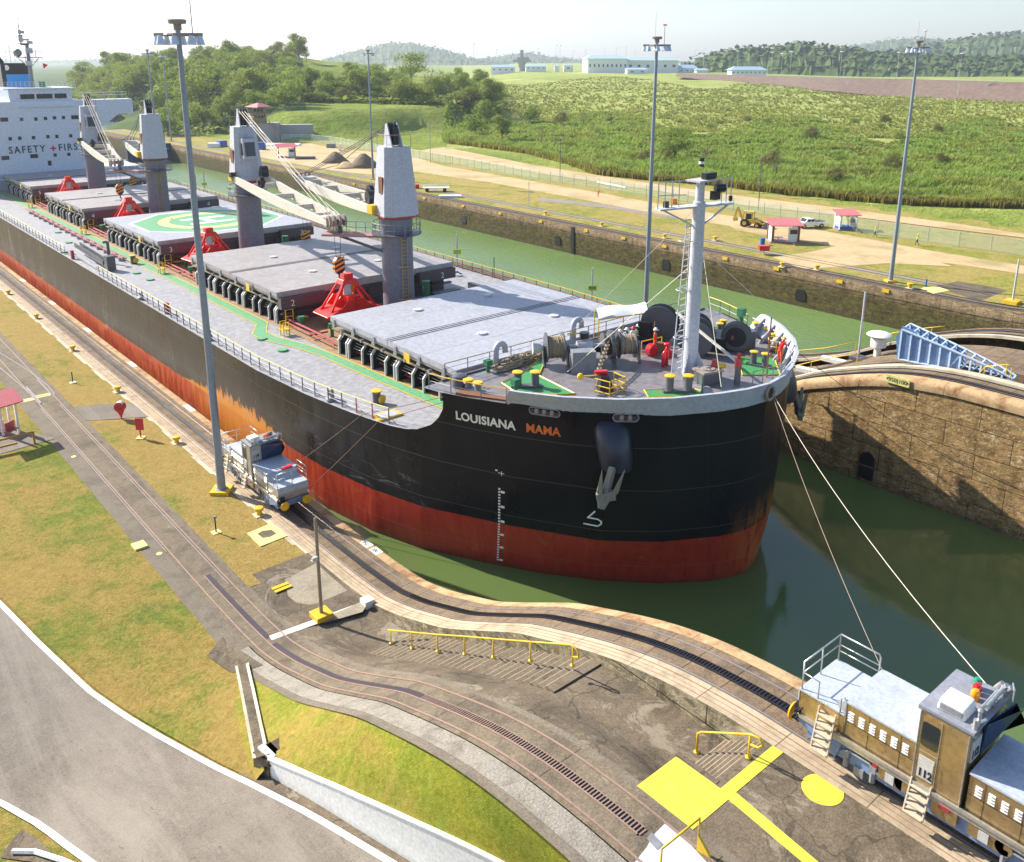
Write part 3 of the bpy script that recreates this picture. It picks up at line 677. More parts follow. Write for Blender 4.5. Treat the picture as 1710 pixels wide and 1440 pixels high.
b = MB(); b.tube([(*G(1103, 1452, 7.86), 7.86), (*G(1103, 1452, 7.86), 8.55), (p0[0], p0[1], 8.95), (p0[0], p0[1], 7.86)], .035, 8); local(b, t).build('rail', M['yellow'], t, True)
b = MB(); b.extr([(p0[0] - .04, p0[1], 7.86), (p0[0] + .02, p0[1] - .42, 7.86), (p0[0] + .02, p0[1] - .3, 8.05), (p0[0] - .04, p0[1], 8.4)], (.06, 0, 0)); local(b, t).build('bracket', M['yellow'], t)
# painted markings on the upper platform
b = MB(); z = 7.856
zs = lambda P: [(x, y, zr(y) + .014) for x, y in P]
sqp = [(16.72, 14.3), (16.75, 12.1), (18.66, 12.1), (18.9, 12.5), (18.72, 14.3)]
b.grid([zs([(16.95, 12.1), (16.95, 14), (16.95, 14.2)]), zs([(18.75, 12.1), (18.75, 14), (18.75, 14.2)])][::-1]); b.prism([(18.75, 12.12), (21.75, 12.12), (21.75, 12.5), (18.75, 12.5)], 7.7, 7.861)
b.prism([(18.6, 12.12), (18.28, 8.2), (18.62, 8.2), (18.98, 12.12)], 7.7, 7.861); b.cyl((21.04, 10.52, 7.7), (21.04, 10.52, 7.863), .6, n=40)
struct('yellow_ground_paint', b, M['yellow_ground'])
# white line from the return track to the tow track
wa = G(452, 1069, .12); wb = G(624, 1004, .3)
b = MB(); b.beam((*wa, zr(wa[1]) + .0), (21.1, wb[1] + .15, .26), .42, .04); b.cb((21.25, wb[1] + .1, .3), (.55, .6, .5)); b.box(15.55, 16.05, wa[1] - .2, wa[1] + .2, .1, .2); struct('white_ground_line', b, M['white_ground'])
# concrete slab patches
b = MB(); b.prism([(18.6, 38.4), (21.2, 37.9), (21.2, 43.0), (19.0, 42.6), (18.4, 41)], .0, .05)
b.add([(18.5, 37.2, .3), (20.6, 36.7, .33), (21.2, 37.2, .3), (21.2, 37.6, .28), (18.9, 37.7, .26)], [(0, 1, 2, 3, 4)])
struct('pale_slab', b, concrete('pale_slab_concrete', (.36, .31, .23), (.44, .38, .29), (.15, .12, .09), .7, .6))
b = MB(); p = G(470, 983); b.box(p[0] - .5, p[0] + .5, p[1] - .35, p[1] - .1, .1, .13); b.box(p[0] - .5, p[0] + .5, p[1] + .0, p[1] + .25, .1, .13); struct('yellow_slots', b, M['yellow'])
# yellow frame round a patched pit in the lawn
pq = [(19.55, 48.9), (21.3, 49.1), (21.35, 47.0), (19.5, 46.9)]
b = MB(); b.prism(pq, 0, .06); struct('pit_frame', b, M['pale_yellow'])
b = MB(); b.prism([(20.0, 48.4), (20.4, 48.55), (20.9, 48.3), (20.95, 47.7), (20.5, 47.55), (20.05, 47.7)], .05, .066); struct('pit_patch', b, M['apron'])
# ---------------------------------------------------------------- water
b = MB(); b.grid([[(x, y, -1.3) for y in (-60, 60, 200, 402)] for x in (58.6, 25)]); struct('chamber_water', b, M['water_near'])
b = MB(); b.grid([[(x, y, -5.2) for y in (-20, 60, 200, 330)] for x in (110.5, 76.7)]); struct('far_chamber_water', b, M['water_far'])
b = MB(); b.grid([[(x, y, -1.6) for y in (402, 700, 1500, 6000)] for x in (1200, 110, 0, -3000)]); struct('lake', b, M['lake'])
# ---------------------------------------------------------------- centre wall
cw = thing('lock_wall', 'stained centre lock wall between the two chambers', 'wall', (67, 60, 0))
YC = ys(10, 60, 50) + [75, 100, 150, 220, 402]
def LW(b, name, mat, par, sm=False): return local(b, par).build(name, mat, par, sm)
b = MB(); b.grid([[(58.53, y, zc(y) - .75) for y in YC], [(58.53, y, -9) for y in YC]]); LW(b, 'wall_face', M['cwall'], cw)
b = MB(); b.grid([[(76.83, y, -9) for y in YC], [(76.83, y, zc(y)) for y in YC]]); LW(b, 'wall_face', M['cwall'], cw)
b = MB(); b.grid([[(58.42, y, zc(y) - .75) for y in YC], [(58.40, y, zc(y) - .35) for y in YC], [(58.5, y, zc(y) - .1) for y in YC], [(58.75, y, zc(y)) for y in YC], [(59.3, y, zc(y) + .01) for y in YC]][::-1]); LW(b, 'coping', M['coping'], cw, True)
b = MB(); strip(b, 59.3, 61.0, YC, zc, .0, False); strip(b, 61.7, 61.9, YC, zc, .2); strip(b, 73.2, 76.85, YC, zc, .0, False); LW(b, 'track_bed', M['track_bed'], cw)
b = MB(); strip(b, 61.0, 61.7, YC, zc, .22); strip(b, 72.8, 73.2, YC, zc, .22); LW(b, 'kerb', M['light_conc'], cw)
def zmid(y): return zr(y - 9.0) if y > 34 else zr(y - 9)
b = MB(); b.grid([[(61.8, y, zc(y) - (1.2 if y < 52 else .1)) for y in YC], [(64.2, y, zc(y) - (1.4 if y < 52 else .1)) for y in YC]][::-1]); b.grid([[(70.2, y, zc(y) - (1.2 if y < 52 else .1)) for y in YC], [(72.9, y, zc(y) - (1.2 if y < 52 else .1)) for y in YC]][::-1])
LW(b, 'side_apron', M['apron'], cw)
b = MB(); strip(b, 64.2, 70.2, YC, zmid, .02, False); b.grid([[(64.2, y, zmid(y) + .02) for y in YC], [(64.2, y, zmid(y) - 2) for y in YC]]); b.grid([[(70.2, y, zmid(y) - 2) for y in YC], [(70.2, y, zmid(y) + .02) for y in YC]])
b.grid([[(61.7, y, zc(y) + .2) for y in YC], [(61.75, y, zc(y) - 1.5) for y in YC]][::-1]); LW(b, 'middle_ramp', M['track_bed'], cw)
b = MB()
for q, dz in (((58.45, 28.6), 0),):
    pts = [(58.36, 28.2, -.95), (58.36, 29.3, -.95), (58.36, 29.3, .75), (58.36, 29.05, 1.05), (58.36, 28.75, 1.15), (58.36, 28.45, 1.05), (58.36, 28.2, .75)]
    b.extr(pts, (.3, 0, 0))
LW(b, 'culvert_opening_shade', M['black'], cw)  # solid black block on the wall stands for the shade inside the opening
b = MB(); b.beam((58.33, 28.2, .1), (58.33, 29.3, .1), .05, .05); b.beam((58.4, 56, -.2), (58.35, 10, -.25), .04, .04) if 0 else None; LW(b, 'grille_bar', M['cwall'], cw)
tk = thing('railway_track', 'dark curved tow track on the centre wall nearest the ship', 'track', (60, 40, 3))
b = MB(); strip(b, 59.65, 60.0, YC, zc, .06); strip(b, 60.9, 61.0, YC, zc, .05); strip(b, 59.35, 59.42, YC, zc, .05); LW(b, 'rail', M['rack'], tk)
tk = thing('railway_track', 'dark tow track along the far side of the centre wall', 'track', (75, 40, 3))
b = MB(); strip(b, 75.3, 75.6, YC, zc, .06); strip(b, 74.3, 74.4, YC, zc, .05); strip(b, 76, 76.1, YC, zc, .05); LW(b, 'rail', M['rack'], tk)
tk = thing('railway_track', 'dark return track climbing the middle of the centre wall', 'track', (67, 45, 3))
b = MB(); Yq = [y for y in YC if y > 33]; strip(b, 66.9, 67.3, Yq, zmid, .06); strip(b, 66.2, 66.3, Yq, zmid, .06); strip(b, 67.8, 67.9, Yq, zmid, .06); LW(b, 'rail', M['rack'], tk)
# number board of the centre wall
nb = thing('number_board', 'cream board reading 950 100 on the rusty centre wall edge', 'sign', (58.35, 28.5, 6.7))
y_ = GX(1499, 636, 58.33); 
b = MB(); b.box(58.30, 58.36, y_[1] - .85, y_[1] + .85, y_[2] - .3, y_[2] + .3); LW(b, 'board', M['pale_yellow'], nb)
q = text_mesh('950|100', .42, .004); place(q, (58.29, y_[1] + .68, y_[2] - .15), (0, -1, 0), (0, 0, 1), (-1, 0, 0)); LW(q, 'digits', M['lettering_dark'], nb)
b = MB()
for s in (-1, 1): b.extr([(58.285, y_[1] + s * .8, y_[2]), (58.285, y_[1] + s * .7, y_[2] - .1), (58.285, y_[1] + s * .7, y_[2] + .1)], (.01, 0, 0))
LW(b, 'arrow_mark', M['lettering_dark'], nb)
# yellow rails on the centre wall
def yr(lab, P, hgt=1.0, step=2):
    t = thing('handrail', lab, 'handrail', P[0]); b = MB(); b.tube([(p[0], p[1], p[2] + hgt) for p in P], .04, 6)
    LW(b, 'rail', M['yellow'], t, True)
    for p in P[::step]: b = MB(); b.cyl(p, (p[0], p[1], p[2] + hgt), .035, n=6); LW(b, 'post', M['yellow'], t)
yr('yellow handrail rising along the centre wall beside its nearest track', [(62.0, y, zc(y) + .1) for y in (46, 43, 40, 38, 36, 34, 32.2)])
yr('faint yellow handrail between the middle and far tracks of the centre wall', [(72.7, y, zc(y) + .1) for y in (62, 57, 52, 48, 44, 41, 38)])
yr('yellow handrail bent round the top end of the far centre wall track', [(72.6, y, zc(y) + .1) for y in (35.5, 33.5, 31.5, 30.5)])
p = [GX(a, b_, 62.1) for a, b_ in [(1632, 628), (1645, 613), (1682, 609), (1690, 613)]]
yr('yellow handrail at the right beside the recess in the centre wall', [(62.1, q[1], q[2] - .8) for q in p], .8, 1)
# far lock wall
fwl = thing('lock_wall', 'far lock wall with dark mossy face and light top band', 'wall', (111, 100, 0))
YF = [10, 20, 26, 30, 34, 37, 40, 44, 50, 60, 80, 110, 150, 200, 250, 300, 360, 400]
b = MB(); b.grid([[(110.4, y, zr(y) - 1.2) for y in YF], [(110.45, y, -10) for y in YF]]); LW(b, 'wall_face', M['fwall'], fwl)
b = MB(); b.grid([[(110.36, y, zr(y)) for y in YF], [(110.34, y, zr(y) - 1.25) for y in YF]]); LW(b, 'upper_band', M['uband'], fwl)
b = MB(); strip(b, 110.36, 113.2, YF, zr, .0, False); LW(b, 'track_bed', M['track_bed'], fwl)
b = MB(); strip(b, 111.5, 111.9, YF, zr, .06); strip(b, 112.8, 112.95, YF, zr, .06); strip(b, 110.9, 111, YF, zr, .05); LW(b, 'rail', M['rack'], fwl)
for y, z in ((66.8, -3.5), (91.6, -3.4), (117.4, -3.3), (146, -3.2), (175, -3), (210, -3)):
    b = MB(); b.extr([(110.3, y - .8, z - .8), (110.3, y + .8, z - .8), (110.3, y + .8, z + .3), (110.3, y + .5, z + .8), (110.3, y - .5, z + .8), (110.3, y - .8, z + .3)], (.3, 0, 0)); LW(b, 'culvert_opening_shade', M['black'], fwl)  # inner shade of each opening put in as a black block
b = MB(); b.box(110.25, 110.5, 113, 113.7, -5.4, -.2); LW(b, 'ladder_recess_shade', M['black'], fwl)  # black box on the wall, painted shade instead of a hollow recess
b = MB()
for y in (54.4, 61, 71, 80, 92, 101, 110, 122, 134, 146, 160, 176, 190): b.box(110.2, 110.5, y - .45, y + .45, zr(y) - .62, zr(y) - .2)
LW(b, 'mooring_bracket', M['yellow'], fwl)
# open mitre gate of the far chamber
gt = tag(MB().box(95.5, 110.3, 313, 315, -6, 1).build('lock_gate', M['navy']), 'dark blue lock gate closing the far chamber', 'gate')
# ---------------------------------------------------------------- ground beyond the locks
def flat(name, px, mat, z=.01, dz=0):
    P = [G(*q) for q in px]; b = MB(); b.add([(x, y, z) for x, y in P], [tuple(range(len(P)))]); return struct(name, b, mat)
b = MB(); b.grid([[(x, y, zr(y) if y < 44 else 0) for y in (8, 20, 30, 37, 44, 60, 120, 200, 300, 404)] for x in (172, 150, 130, 113.2)]); struct('far_ground', b, M['lawn_far'])
b = MB(); strip(b, 116.6, 118.6, [44, 60, 100, 200, 300, 400], zr, .012, False); struct('far_return_track', b, M['grey_gravel'])
b = MB()
for x in (116.9, 118.3): strip(b, x, x + .09, [44, 60, 100, 200, 300, 400], zr, .05)
tag(b.build('railway_track', M['rack']), 'thin return track across the grass beyond the far lock', 'track')
flat('dirt_road', [(1710, 444), (1560, 420), (1440, 398), (1290, 372), (1140, 348), (1000, 322), (860, 298), (740, 277), (690, 262), (640, 256), (540, 246), (440, 236), (430, 250), (560, 272), (660, 282), (700, 288), (820, 305), (960, 331), (1100, 358), (1250, 383), (1400, 412), (1520, 432), (1600, 442), (1710, 458)], M['dirt'], .012)
flat('bare_soil', [(430, 236), (520, 240), (600, 258), (680, 276), (620, 292), (560, 286), (470, 270), (430, 262)], M['dirt'], .018)
flat('gravel_patch', [(1440, 400), (1530, 425), (1590, 445), (1480, 440), (1340, 450), (1290, 430), (1360, 420)], M['dirt'], .02)
flat('earth_patch', [(1180, 355), (1330, 378), (1480, 405), (1460, 420), (1350, 405), (1230, 385)], M['dirt'], .022)
flat('apron_end', [(1560, 478), (1600, 470), (1660, 480), (1710, 492), (1710, 512), (1640, 506)], M['apron'], .02)
flat('bare_strip', [(700, 252), (900, 290), (1100, 320), (1250, 345), (1400, 360), (1600, 385), (1710, 398), (1710, 392), (1600, 375), (1400, 348), (1250, 330), (1100, 309), (900, 278), (740, 246)], M['dirt'], .1)
flat('dark_path', [(900, 330), (1000, 340), (1130, 362), (1130, 366), (1000, 346), (900, 336)], M['grey_gravel'], .022)
def polar(P): 
    d = P.dot(fh); return d, 850 + 1537 * P.dot(rt) / max(d, 1)
def atp(rho, d): 
    p = fh * d + rt * ((rho - 850) / 1537 * d); return p.x, p.y
TOE = [(-200, 500), (90, 480), (240, 470), (300, 380), (420, 345), (480, 330), (576, 335), (640, 346), (702, 366), (760, 378), (900, 420)]
CAN = [(700, 330), (760, 316), (820, 300), (880, 285), (1000, 232), (1100, 220), (1200, 212), (1300, 200), (1400, 192), (1500, 184), (1600, 180), (1700, 178), (1900, 176)]
SIL = [(0, 8), (100, 10), (150, 17), (220, 21), (300, 24), (380, 27), (450, 31), (520, 30), (590, 26), (640, 22), (700, 18), (780, 13), (860, 7), (900, 3), (1000, 0)]
def ip(T, x): return float(np.interp(x, [a for a, _ in T], [b_ for _, b_ in T]))
def HF(x, y):
    d, r = polar(Vector((x, y, 0)))
    k = sst(740, 900, r)
    pl = 8.8 * sst(0, 26, d - ip(TOE, r)) if r < 900 else 0
    fi = 5.5 * sst(0, 330, d - ip(CAN, r)) + 2.2 * sst(300, 900, d - ip(CAN, r)) + .6 * math.sin(x * .05) * math.sin(y * .043)
    fi += 4.8 * sst(170, 560, d - ip(CAN, r)) * sst(0, 1, (1480 - r) / 300)
    if d < ip(CAN, r): fi = 0
    z = pl * (1 - k) + fi * k
    s = max(0, ip(SIL, r) - 8.8 * (1 - k) - fi * k)
    z += s * math.exp(-((d - 600) / 130) ** 2) * (1 + .08 * math.sin(r * .05) * math.sin(d * .03))
    if d > 760: z = max(z * .8, 3 * (1 - k) + fi * k)
    xs_ = 110.4 if y < 402 else (110.4 + (y - 402) * .42 if y < 475 else 141 + (y - 475) * .1)
    if y < 402 and x < 116: return -14
    return z * sst(0, 26, x - xs_) - 4 * (1 - sst(-6, 5, x - xs_))
DS = [150 + 8 * i for i in range(60)]; DS += [640 + 22 * i for i in range(12)]; DS += [930, 1000, 1100, 1250, 1450, 1700, 2100, 2600, 3500, 5000, 8000]
RS = [-250 + 14 * i for i in range(160)]
b = MB(); rows = []
for r in RS:
    row = []
    for d in DS:
        x, y = atp(r, d); z = HF(x, y)
        z += .06 - .41 * (1 - sst(162, 170, x))
        row.append((x, y, z))
    rows.append(row)
def kind_of(i, j):
    r, d = RS[i], DS[j]
    if r > 760 and d > ip(CAN, r) - 5: return 1 if d < 600 else 3
    if r < 500 and d > 350 and not (330 < r < 480 and d > 560): return 2
    if 730 < r < 840 and d > 300 and d < 480: return 1
    return 0
b.grid(rows)
k = 0
for i in range(len(RS) - 1):
    for j in range(len(DS) - 1): b.m[k] = kind_of(i, j); k += 1
struct('terrain', b, [M['hill_grass'], M['field'], M['hill_forest'], M['field']], True)
# earth dam with its dark stone face
b = MB(); top = [GX2 for GX2 in []]
T = [(-0, 0)]
tp = [G(a, c, 15.8) for a, c in [(1130, 123.2), (1200, 125), (1300, 127.5), (1400, 130.5), (1500, 132.5), (1600, 135), (1710, 138), (1900, 143)]]
bt = []
for (px, yb), q in zip([(1130, 127), (1200, 134), (1300, 143), (1400, 151), (1500, 160), (1600, 169), (1710, 179), (1900, 197)], tp):
    d = polar(Vector((*q, 0)))[0] - 40; bt.append((*atp(px, d), EYE_H - (yb - 100) / 1537 * d - .4))
b.grid([bt, [(*p, 15.8) for p in tp], [(p[0] + 14, p[1] + 8, 15.8) for p in tp], [(p[0] + 40, p[1] + 20, 4) for p in tp]])
struct('embankment', b, M['rock_fill'])
b = MB(); b.grid([[(p[0] - .5, p[1] - .5, 15.9) for p in tp], [(p[0] + 5, p[1] + 3, 15.95) for p in tp]]); struct('crest_road', b, M['grey_conc'])
b = MB()
for a, c in (((1495, 132), (1450, 156)), ((1660, 137), (1605, 168))):
    p = G(*a, 15.8); q = G(*c, 4.2); b.beam((p[0] - .6, p[1] - .6, 15.9), (q[0] - .8, q[1] - .8, 4.6), 1.2, .6)
struct('dam_drains', b, M['pole'])
# far ridges
def ridge(name, pts, d, depth, mat, base=0, amp=2., seed=1, seg=3):
    rng = random.Random(seed); rho = [p[0] for p in pts]; n = int((rho[-1] - rho[0]) / seg)
    b = MB(); rows = []
    for t in (0, .2, .4, .6, .8, 1, 1.5):
        row = []
        for i in range(n + 1):
            r = rho[0] + (rho[-1] - rho[0]) * i / n
            zt = EYE_H - (ip(pts, r) - 100) / 1537 * d; dd = d - depth * (1 - t) if t <= 1 else d + depth * .5
            x, y = atp(r, dd); z = base + (zt - base) * (math.sin(min(1, t) * math.pi / 2) if t <= 1 else .6)
            row.append((x + rng.uniform(-1, 1) * amp, y + rng.uniform(-1, 1) * amp, z + rng.uniform(-1, .9) * amp * (.6 if t else 0)))
        rows.append(row)
    b.grid(rows)
    for row in rows[1:6]:
        for p in row:
            for q in range(3 if d < 3000 else 1):
                c = Vector(p) + Vector((rng.uniform(-1, 1), rng.uniform(-1, 1), rng.uniform(-.1, .3))) * amp * 2; a = Vector((rng.uniform(-1, 1), rng.uniform(-1, 1), rng.uniform(-.4, .4))).normalized() * amp * rng.uniform(.4, 1); e = a.cross(Vector((rng.uniform(-1, 1), rng.uniform(-1, 1), 1.2))).normalized() * amp * rng.uniform(.3, .9); b.add([c - a, c + e, c + a, c - e], [(0, 1, 2, 3)])
    return struct(name, b, mat)
ridge('hills', [(1130, 124), (1150, 108), (1190, 92), (1230, 84), (1290, 82), (1330, 74), (1380, 80), (1440, 88), (1500, 92), (1600, 96), (1750, 100), (1950, 110)], 1500, 350, M['hill_forest'], 5, 6, 3, 5)
ridge('hills', [(1380, 100), (1450, 92), (1530, 82), (1560, 76), (1620, 64), (1680, 59), (1740, 58), (1900, 60), (2100, 80)], 2600, 700, M['hill_forest'], 5, 9, 4, 5)
ridge('hills', [(1350, 100), (1420, 78), (1480, 69), (1540, 66), (1580, 72), (1700, 90)], 4600, 800, M['hill_forest'], 5, 12, 5)
ridge('hills', [(520, 106), (570, 92), (610, 82), (650, 73), (690, 74), (740, 84), (790, 98), (850, 106)], 4200, 700, M['hill_forest'], 0, 10, 6)
ridge('hills', [(700, 108), (780, 102), (830, 96), (880, 88), (920, 96), (980, 101), (1150, 104), (1200, 108)], 4800, 600, M['hill_forest'], 0, 10, 7)
ridge('hills', [(-150, 104), (0, 100), (60, 102), (130, 100), (260, 101), (420, 106)], 5200, 800, M['hill_forest'], 0, 10, 8)
# ---------------------------------------------------------------- cane field
def blades(name, N, region, hgt, wid, mat, nb=7, seed=3, lean=.45, kindv='stuff'):
    rng = np.random.default_rng(seed); P = region(rng, N); n = len(P)
    P = np.repeat(P, nb, axis=0); m = len(P)
    ang = rng.uniform(0, 2 * np.pi, m); h = hgt * rng.uniform(.65, 1.15, m) * P[:, 3]; ln = lean * rng.uniform(.3, 1.3, m) * h
    wd = wid * rng.uniform(.6, 1.3, m) * np.maximum(1, P[:, 4]); ca, sa = np.cos(ang), np.sin(ang)
    ox = rng.normal(0, .35, m) * min(1, hgt * 3) * P[:, 3]; oy = rng.normal(0, .35, m) * min(1, hgt * 3) * P[:, 3]
    bx, by, bz = P[:, 0] + ox, P[:, 1] + oy, P[:, 2] - .1
    V = np.empty((m, 5, 3)); 
    V[:, 0] = np.c_[bx - sa * wd / 2, by + ca * wd / 2, bz]; V[:, 1] = np.c_[bx + sa * wd / 2, by - ca * wd / 2, bz]
    mx, my, mz = bx + ca * ln * .4, by + sa * ln * .4, bz + h * .75
    V[:, 2] = np.c_[mx + sa * wd / 2, my - ca * wd / 2, mz]; V[:, 3] = np.c_[mx - sa * wd / 2, my + ca * wd / 2, mz]
    V[:, 4] = np.c_[bx + ca * ln, by + sa * ln, bz + h * rng.uniform(.8, 1.05, m)]
    me = bpy.data.meshes.new(name); me.vertices.add(m * 5); me.vertices.foreach_set('co', V.reshape(-1))
    base = np.arange(m)[:, None] * 5; q = (base + np.array([0, 1, 2, 3])).reshape(-1, 4); tr = base + np.array([3, 2, 4])
    loops = np.concatenate([np.c_[q, tr].reshape(-1)]); me.loops.add(len(loops)); me.loops.foreach_set('vertex_index', loops.astype(np.int32))
    ls = np.arange(m)[:, None] * 7 + np.array([0, 4]); me.polygons.add(2 * m); me.polygons.foreach_set('loop_start', ls.reshape(-1).astype(np.int32))
    me.update(calc_edges=True); me.validate(); me.materials.append(mat)
    o = bpy.data.objects.new(name, me); sc.collection.objects.link(o); return tag(o, kind=kindv)
def cane_region(a_, w_):
    def f(rng, N):
        out = []
        while len(out) < N:
            r = rng.uniform(738, 1860); t = rng.uniform() ** 1.3; d0 = ip(CAN, r); d = d0 + 1 + a_ + t * w_ * (1 + .3 * math.sin(r * .02))
            x, y = atp(r, d); 
            if y < 5: continue
            hs = .8 + .3 * math.sin(x * .11 + 2 * math.sin(y * .07)) * math.sin(y * .13 + 1.5 * math.sin(x * .05)) + .25 * math.sin(x * .37 + 3 * math.sin(y * .21)) + rng.uniform(-.15, .25)
            if t > .25: hs *= .9
            out.append((x, y, HF(x, y), max(.4, hs) * (1 - .45 * t), 1 + t * 2.6))
        return np.array(out)
    return f
blades('cane_field', 40000, cane_region(0, 165), 2.5, .12, M['cane'], 9, 3, .6); blades('grass_field', 15000, cane_region(130, 430), 1.5, .3, M['drygrass'], 8, 8, .7)
def edge_region(rng, N):
    out = []
    for _ in range(N):
        r = rng.uniform(745, 1900); d = ip(CAN, r) - rng.uniform(-1.5, 1.2); x, y = atp(r, d); out.append((x, y, max(0, HF(x, y)), rng.uniform(.7, 1), 1))
    return np.array(out)
blades('cane_stalks', 2600, edge_region, 2.0, .16, M['cane_dry'], 10, 5, .25)
def near_region(f, x0, x1, ya, yb2, hs):
    def g(rng, N):
        out = []
        while len(out) < N:
            y = ya + (yb2 - ya) * rng.uniform() ** 1.7; a = max(x0, xleft(y) + .1) if x1 < 14 else x0
            if x1 < a: continue
            x = rng.uniform(a, x1)
            if f is ZL and abs(y - ydit(x)) < .6: continue
            out.append((x, y, f(x, y) + .05, rng.uniform(.7, 1.2) * hs, 1))
        return np.array(out)
    return g
# ---------------------------------------------------------------- trees
def tree_kind(name, lab, seed, h, rad, mat, lobes=9, leaves=130, ls=.75, flat_=.62, bare=False):
    rng = random.Random(seed); t = thing(name, lab, 'tree')
    b = MB(); hs = h * (.3 if not bare else .45)
    b.cyl((0, 0, -.5), (rng.uniform(-.3, .3), 0, hs), .28 * h / 11, .17 * h / 11, 7)
    cs = []
    for i in range(lobes):
        a = 2 * math.pi * (i + rng.uniform(-.3, .3)) / lobes * 1.7; rr = rad * rng.uniform(.15, .72); z = h * rng.uniform(.34, .84) - (rr / rad) * h * .08
        c = (rr * math.cos(a), rr * math.sin(a), z); cs.append(c); b.cyl((0, 0, hs * rng.uniform(.6, 1)), c, .11 * h / 11, .03, 5)
        if bare:
            for _ in range(5):
                e = (c[0] + rng.uniform(-1, 1) * rad * .4, c[1] + rng.uniform(-1, 1) * rad * .4, c[2] + rng.uniform(.2, 1) * h * .22); b.cyl(c, e, .05, .02, 4)
    b.build('trunk', M['bark'], t)
    f = MB()
    for c in cs:
        lr = rad * rng.uniform(.36, .56)
        for _ in range(leaves if not bare else leaves // 9):
            u = Vector((rng.gauss(0, 1), rng.gauss(0, 1), rng.gauss(0, 1))).normalized() * lr * rng.uniform(.55, 1.08)
            p = Vector((c[0] + u.x, c[1] + u.y, c[2] + u.z * flat_))
            nrm = (u.normalized() + Vector((rng.uniform(-.6, .6), rng.uniform(-.6, .6), rng.uniform(-.2, .8)))).normalized()
            a = nrm.cross(Vector((rng.uniform(-1, 1), rng.uniform(-1, 1), .3))).normalized(); q = nrm.cross(a); s = ls * rng.uniform(.5, 1.15)
            f.add([p - a * s * .5, p + q * s * .3, p + a * s * .5, p - q * s * .35], [(0, 1, 2, 3)])
    f.build('crown', mat, t); return t
TK = [tree_kind('broadleaf_tree', 'rounded dark green tree on the wooded hill behind the lock', 1, 12, 6, M['leaf'], 12, 170, .8),
      tree_kind('broadleaf_tree', 'spreading umbrella shaped tree on the wooded hill', 2, 13, 8, M['leaf'], 14, 160, .8, .45),
      tree_kind('broadleaf_tree', 'taller dense green tree among the hill woods', 3, 15, 5.5, M['leaf'], 12, 190, .8, .8),
      tree_kind('broadleaf_tree', 'half bare brownish tree among the hill woods', 4, 11, 5, M['leaf_dry'], 8, 150, .7, .8, True),
      tree_kind('shrub', 'low leafy shrub at the foot of the hill trees', 5, 5, 4, M['leaf'], 8, 120, .6, .6),
      tree_kind('broadleaf_tree', 'dry olive tree on the upper hill', 6, 10, 5.5, M['leaf_dry'], 10, 150, .75, .7)]
for t in TK: KIDS[t.name] = [c for c in t.children]
_used = [False] * len(TK); rng = random.Random(11)
def put(k, rho, d, s=1., lab=None, grp='trees on the hill behind the lock'):
    x, y = atp(rho, d); z = HF(x, y)
    if z < -.5: return
    if not _used[k]:
        o = TK[k]; o.location = (x, y, z); o.rotation_euler.z = rng.uniform(0, 6); o.scale = (s,) * 3; _used[k] = True
        o['label'] = lab or (LAB[k] + ', ' + where(rho, d))
        if grp: o['group'] = grp
        return o
    o = TK[k].copy(); sc.collection.objects.link(o); o.location = (x, y, z); o.rotation_euler = (0, 0, rng.uniform(0, 6)); o.scale = (s,) * 3
    o['label'] = lab or (LAB[k] + ', ' + where(rho, d))
    if grp: o['group'] = grp
    elif 'group' in o: del o['group']
    for c in KIDS[TK[k].name]:
        e = c.copy(); sc.collection.objects.link(e); e.parent = o
    return o
LAB = ['rounded dark green tree', 'spreading umbrella shaped tree', 'tall dense green tree', 'half bare brownish tree', 'low leafy shrub', 'dry olive tree']
def where(rho, d):
    a = [(150, 'by the lake shore'), (215, 'above the fourth crane'), (265, 'above the third crane'), (320, 'left of the control house'), (380, 'behind the second crane'), (430, 'behind the control house'), (480, 'below the dark rocks'), (560, 'above the left end of the green bank'), (640, 'above the green bank by the light mast'), (720, 'above the right part of the green bank'), (2000, 'at the left end of the cane')]
    z = 'front row' if d < (430 if rho < 480 else 425) else 'middle slope' if d < (540 if rho < 480 else 455) else 'top row'
    return [t_ for q, t_ in a if rho <= q][0] + ', ' + z
for k in range(6): put(k, 150 + 50 * k, 520 + 15 * k)
for _ in range(230):
    rho = rng.uniform(85, 500); d = rng.uniform(352 if rho > 250 else 480, 640)
    if 415 < rho < 480 and 560 < d < 620: continue
    if rho > 380 and d < 362: continue
    k = rng.choice([0, 0, 1, 1, 2, 2, 3, 4, 5, 0]); put(k, rho, d, rng.uniform(.7, 1.25))
for _ in range(95):
    rho = rng.uniform(480, 835); d = rng.uniform(402, 500)
    if rho > 700: d = rng.uniform(395, 560)
    k = rng.choice([0, 1, 2, 3, 4, 5, 0, 2]); put(k, rho, d, rng.uniform(.6, 1.05) if rho < 660 else rng.uniform(.8, 1.2))
for _ in range(38):
    rho = rng.uniform(330, 480); put(rng.choice([3, 5, 4, 3]), rho, rng.uniform(560, 640), rng.uniform(.5, .8))
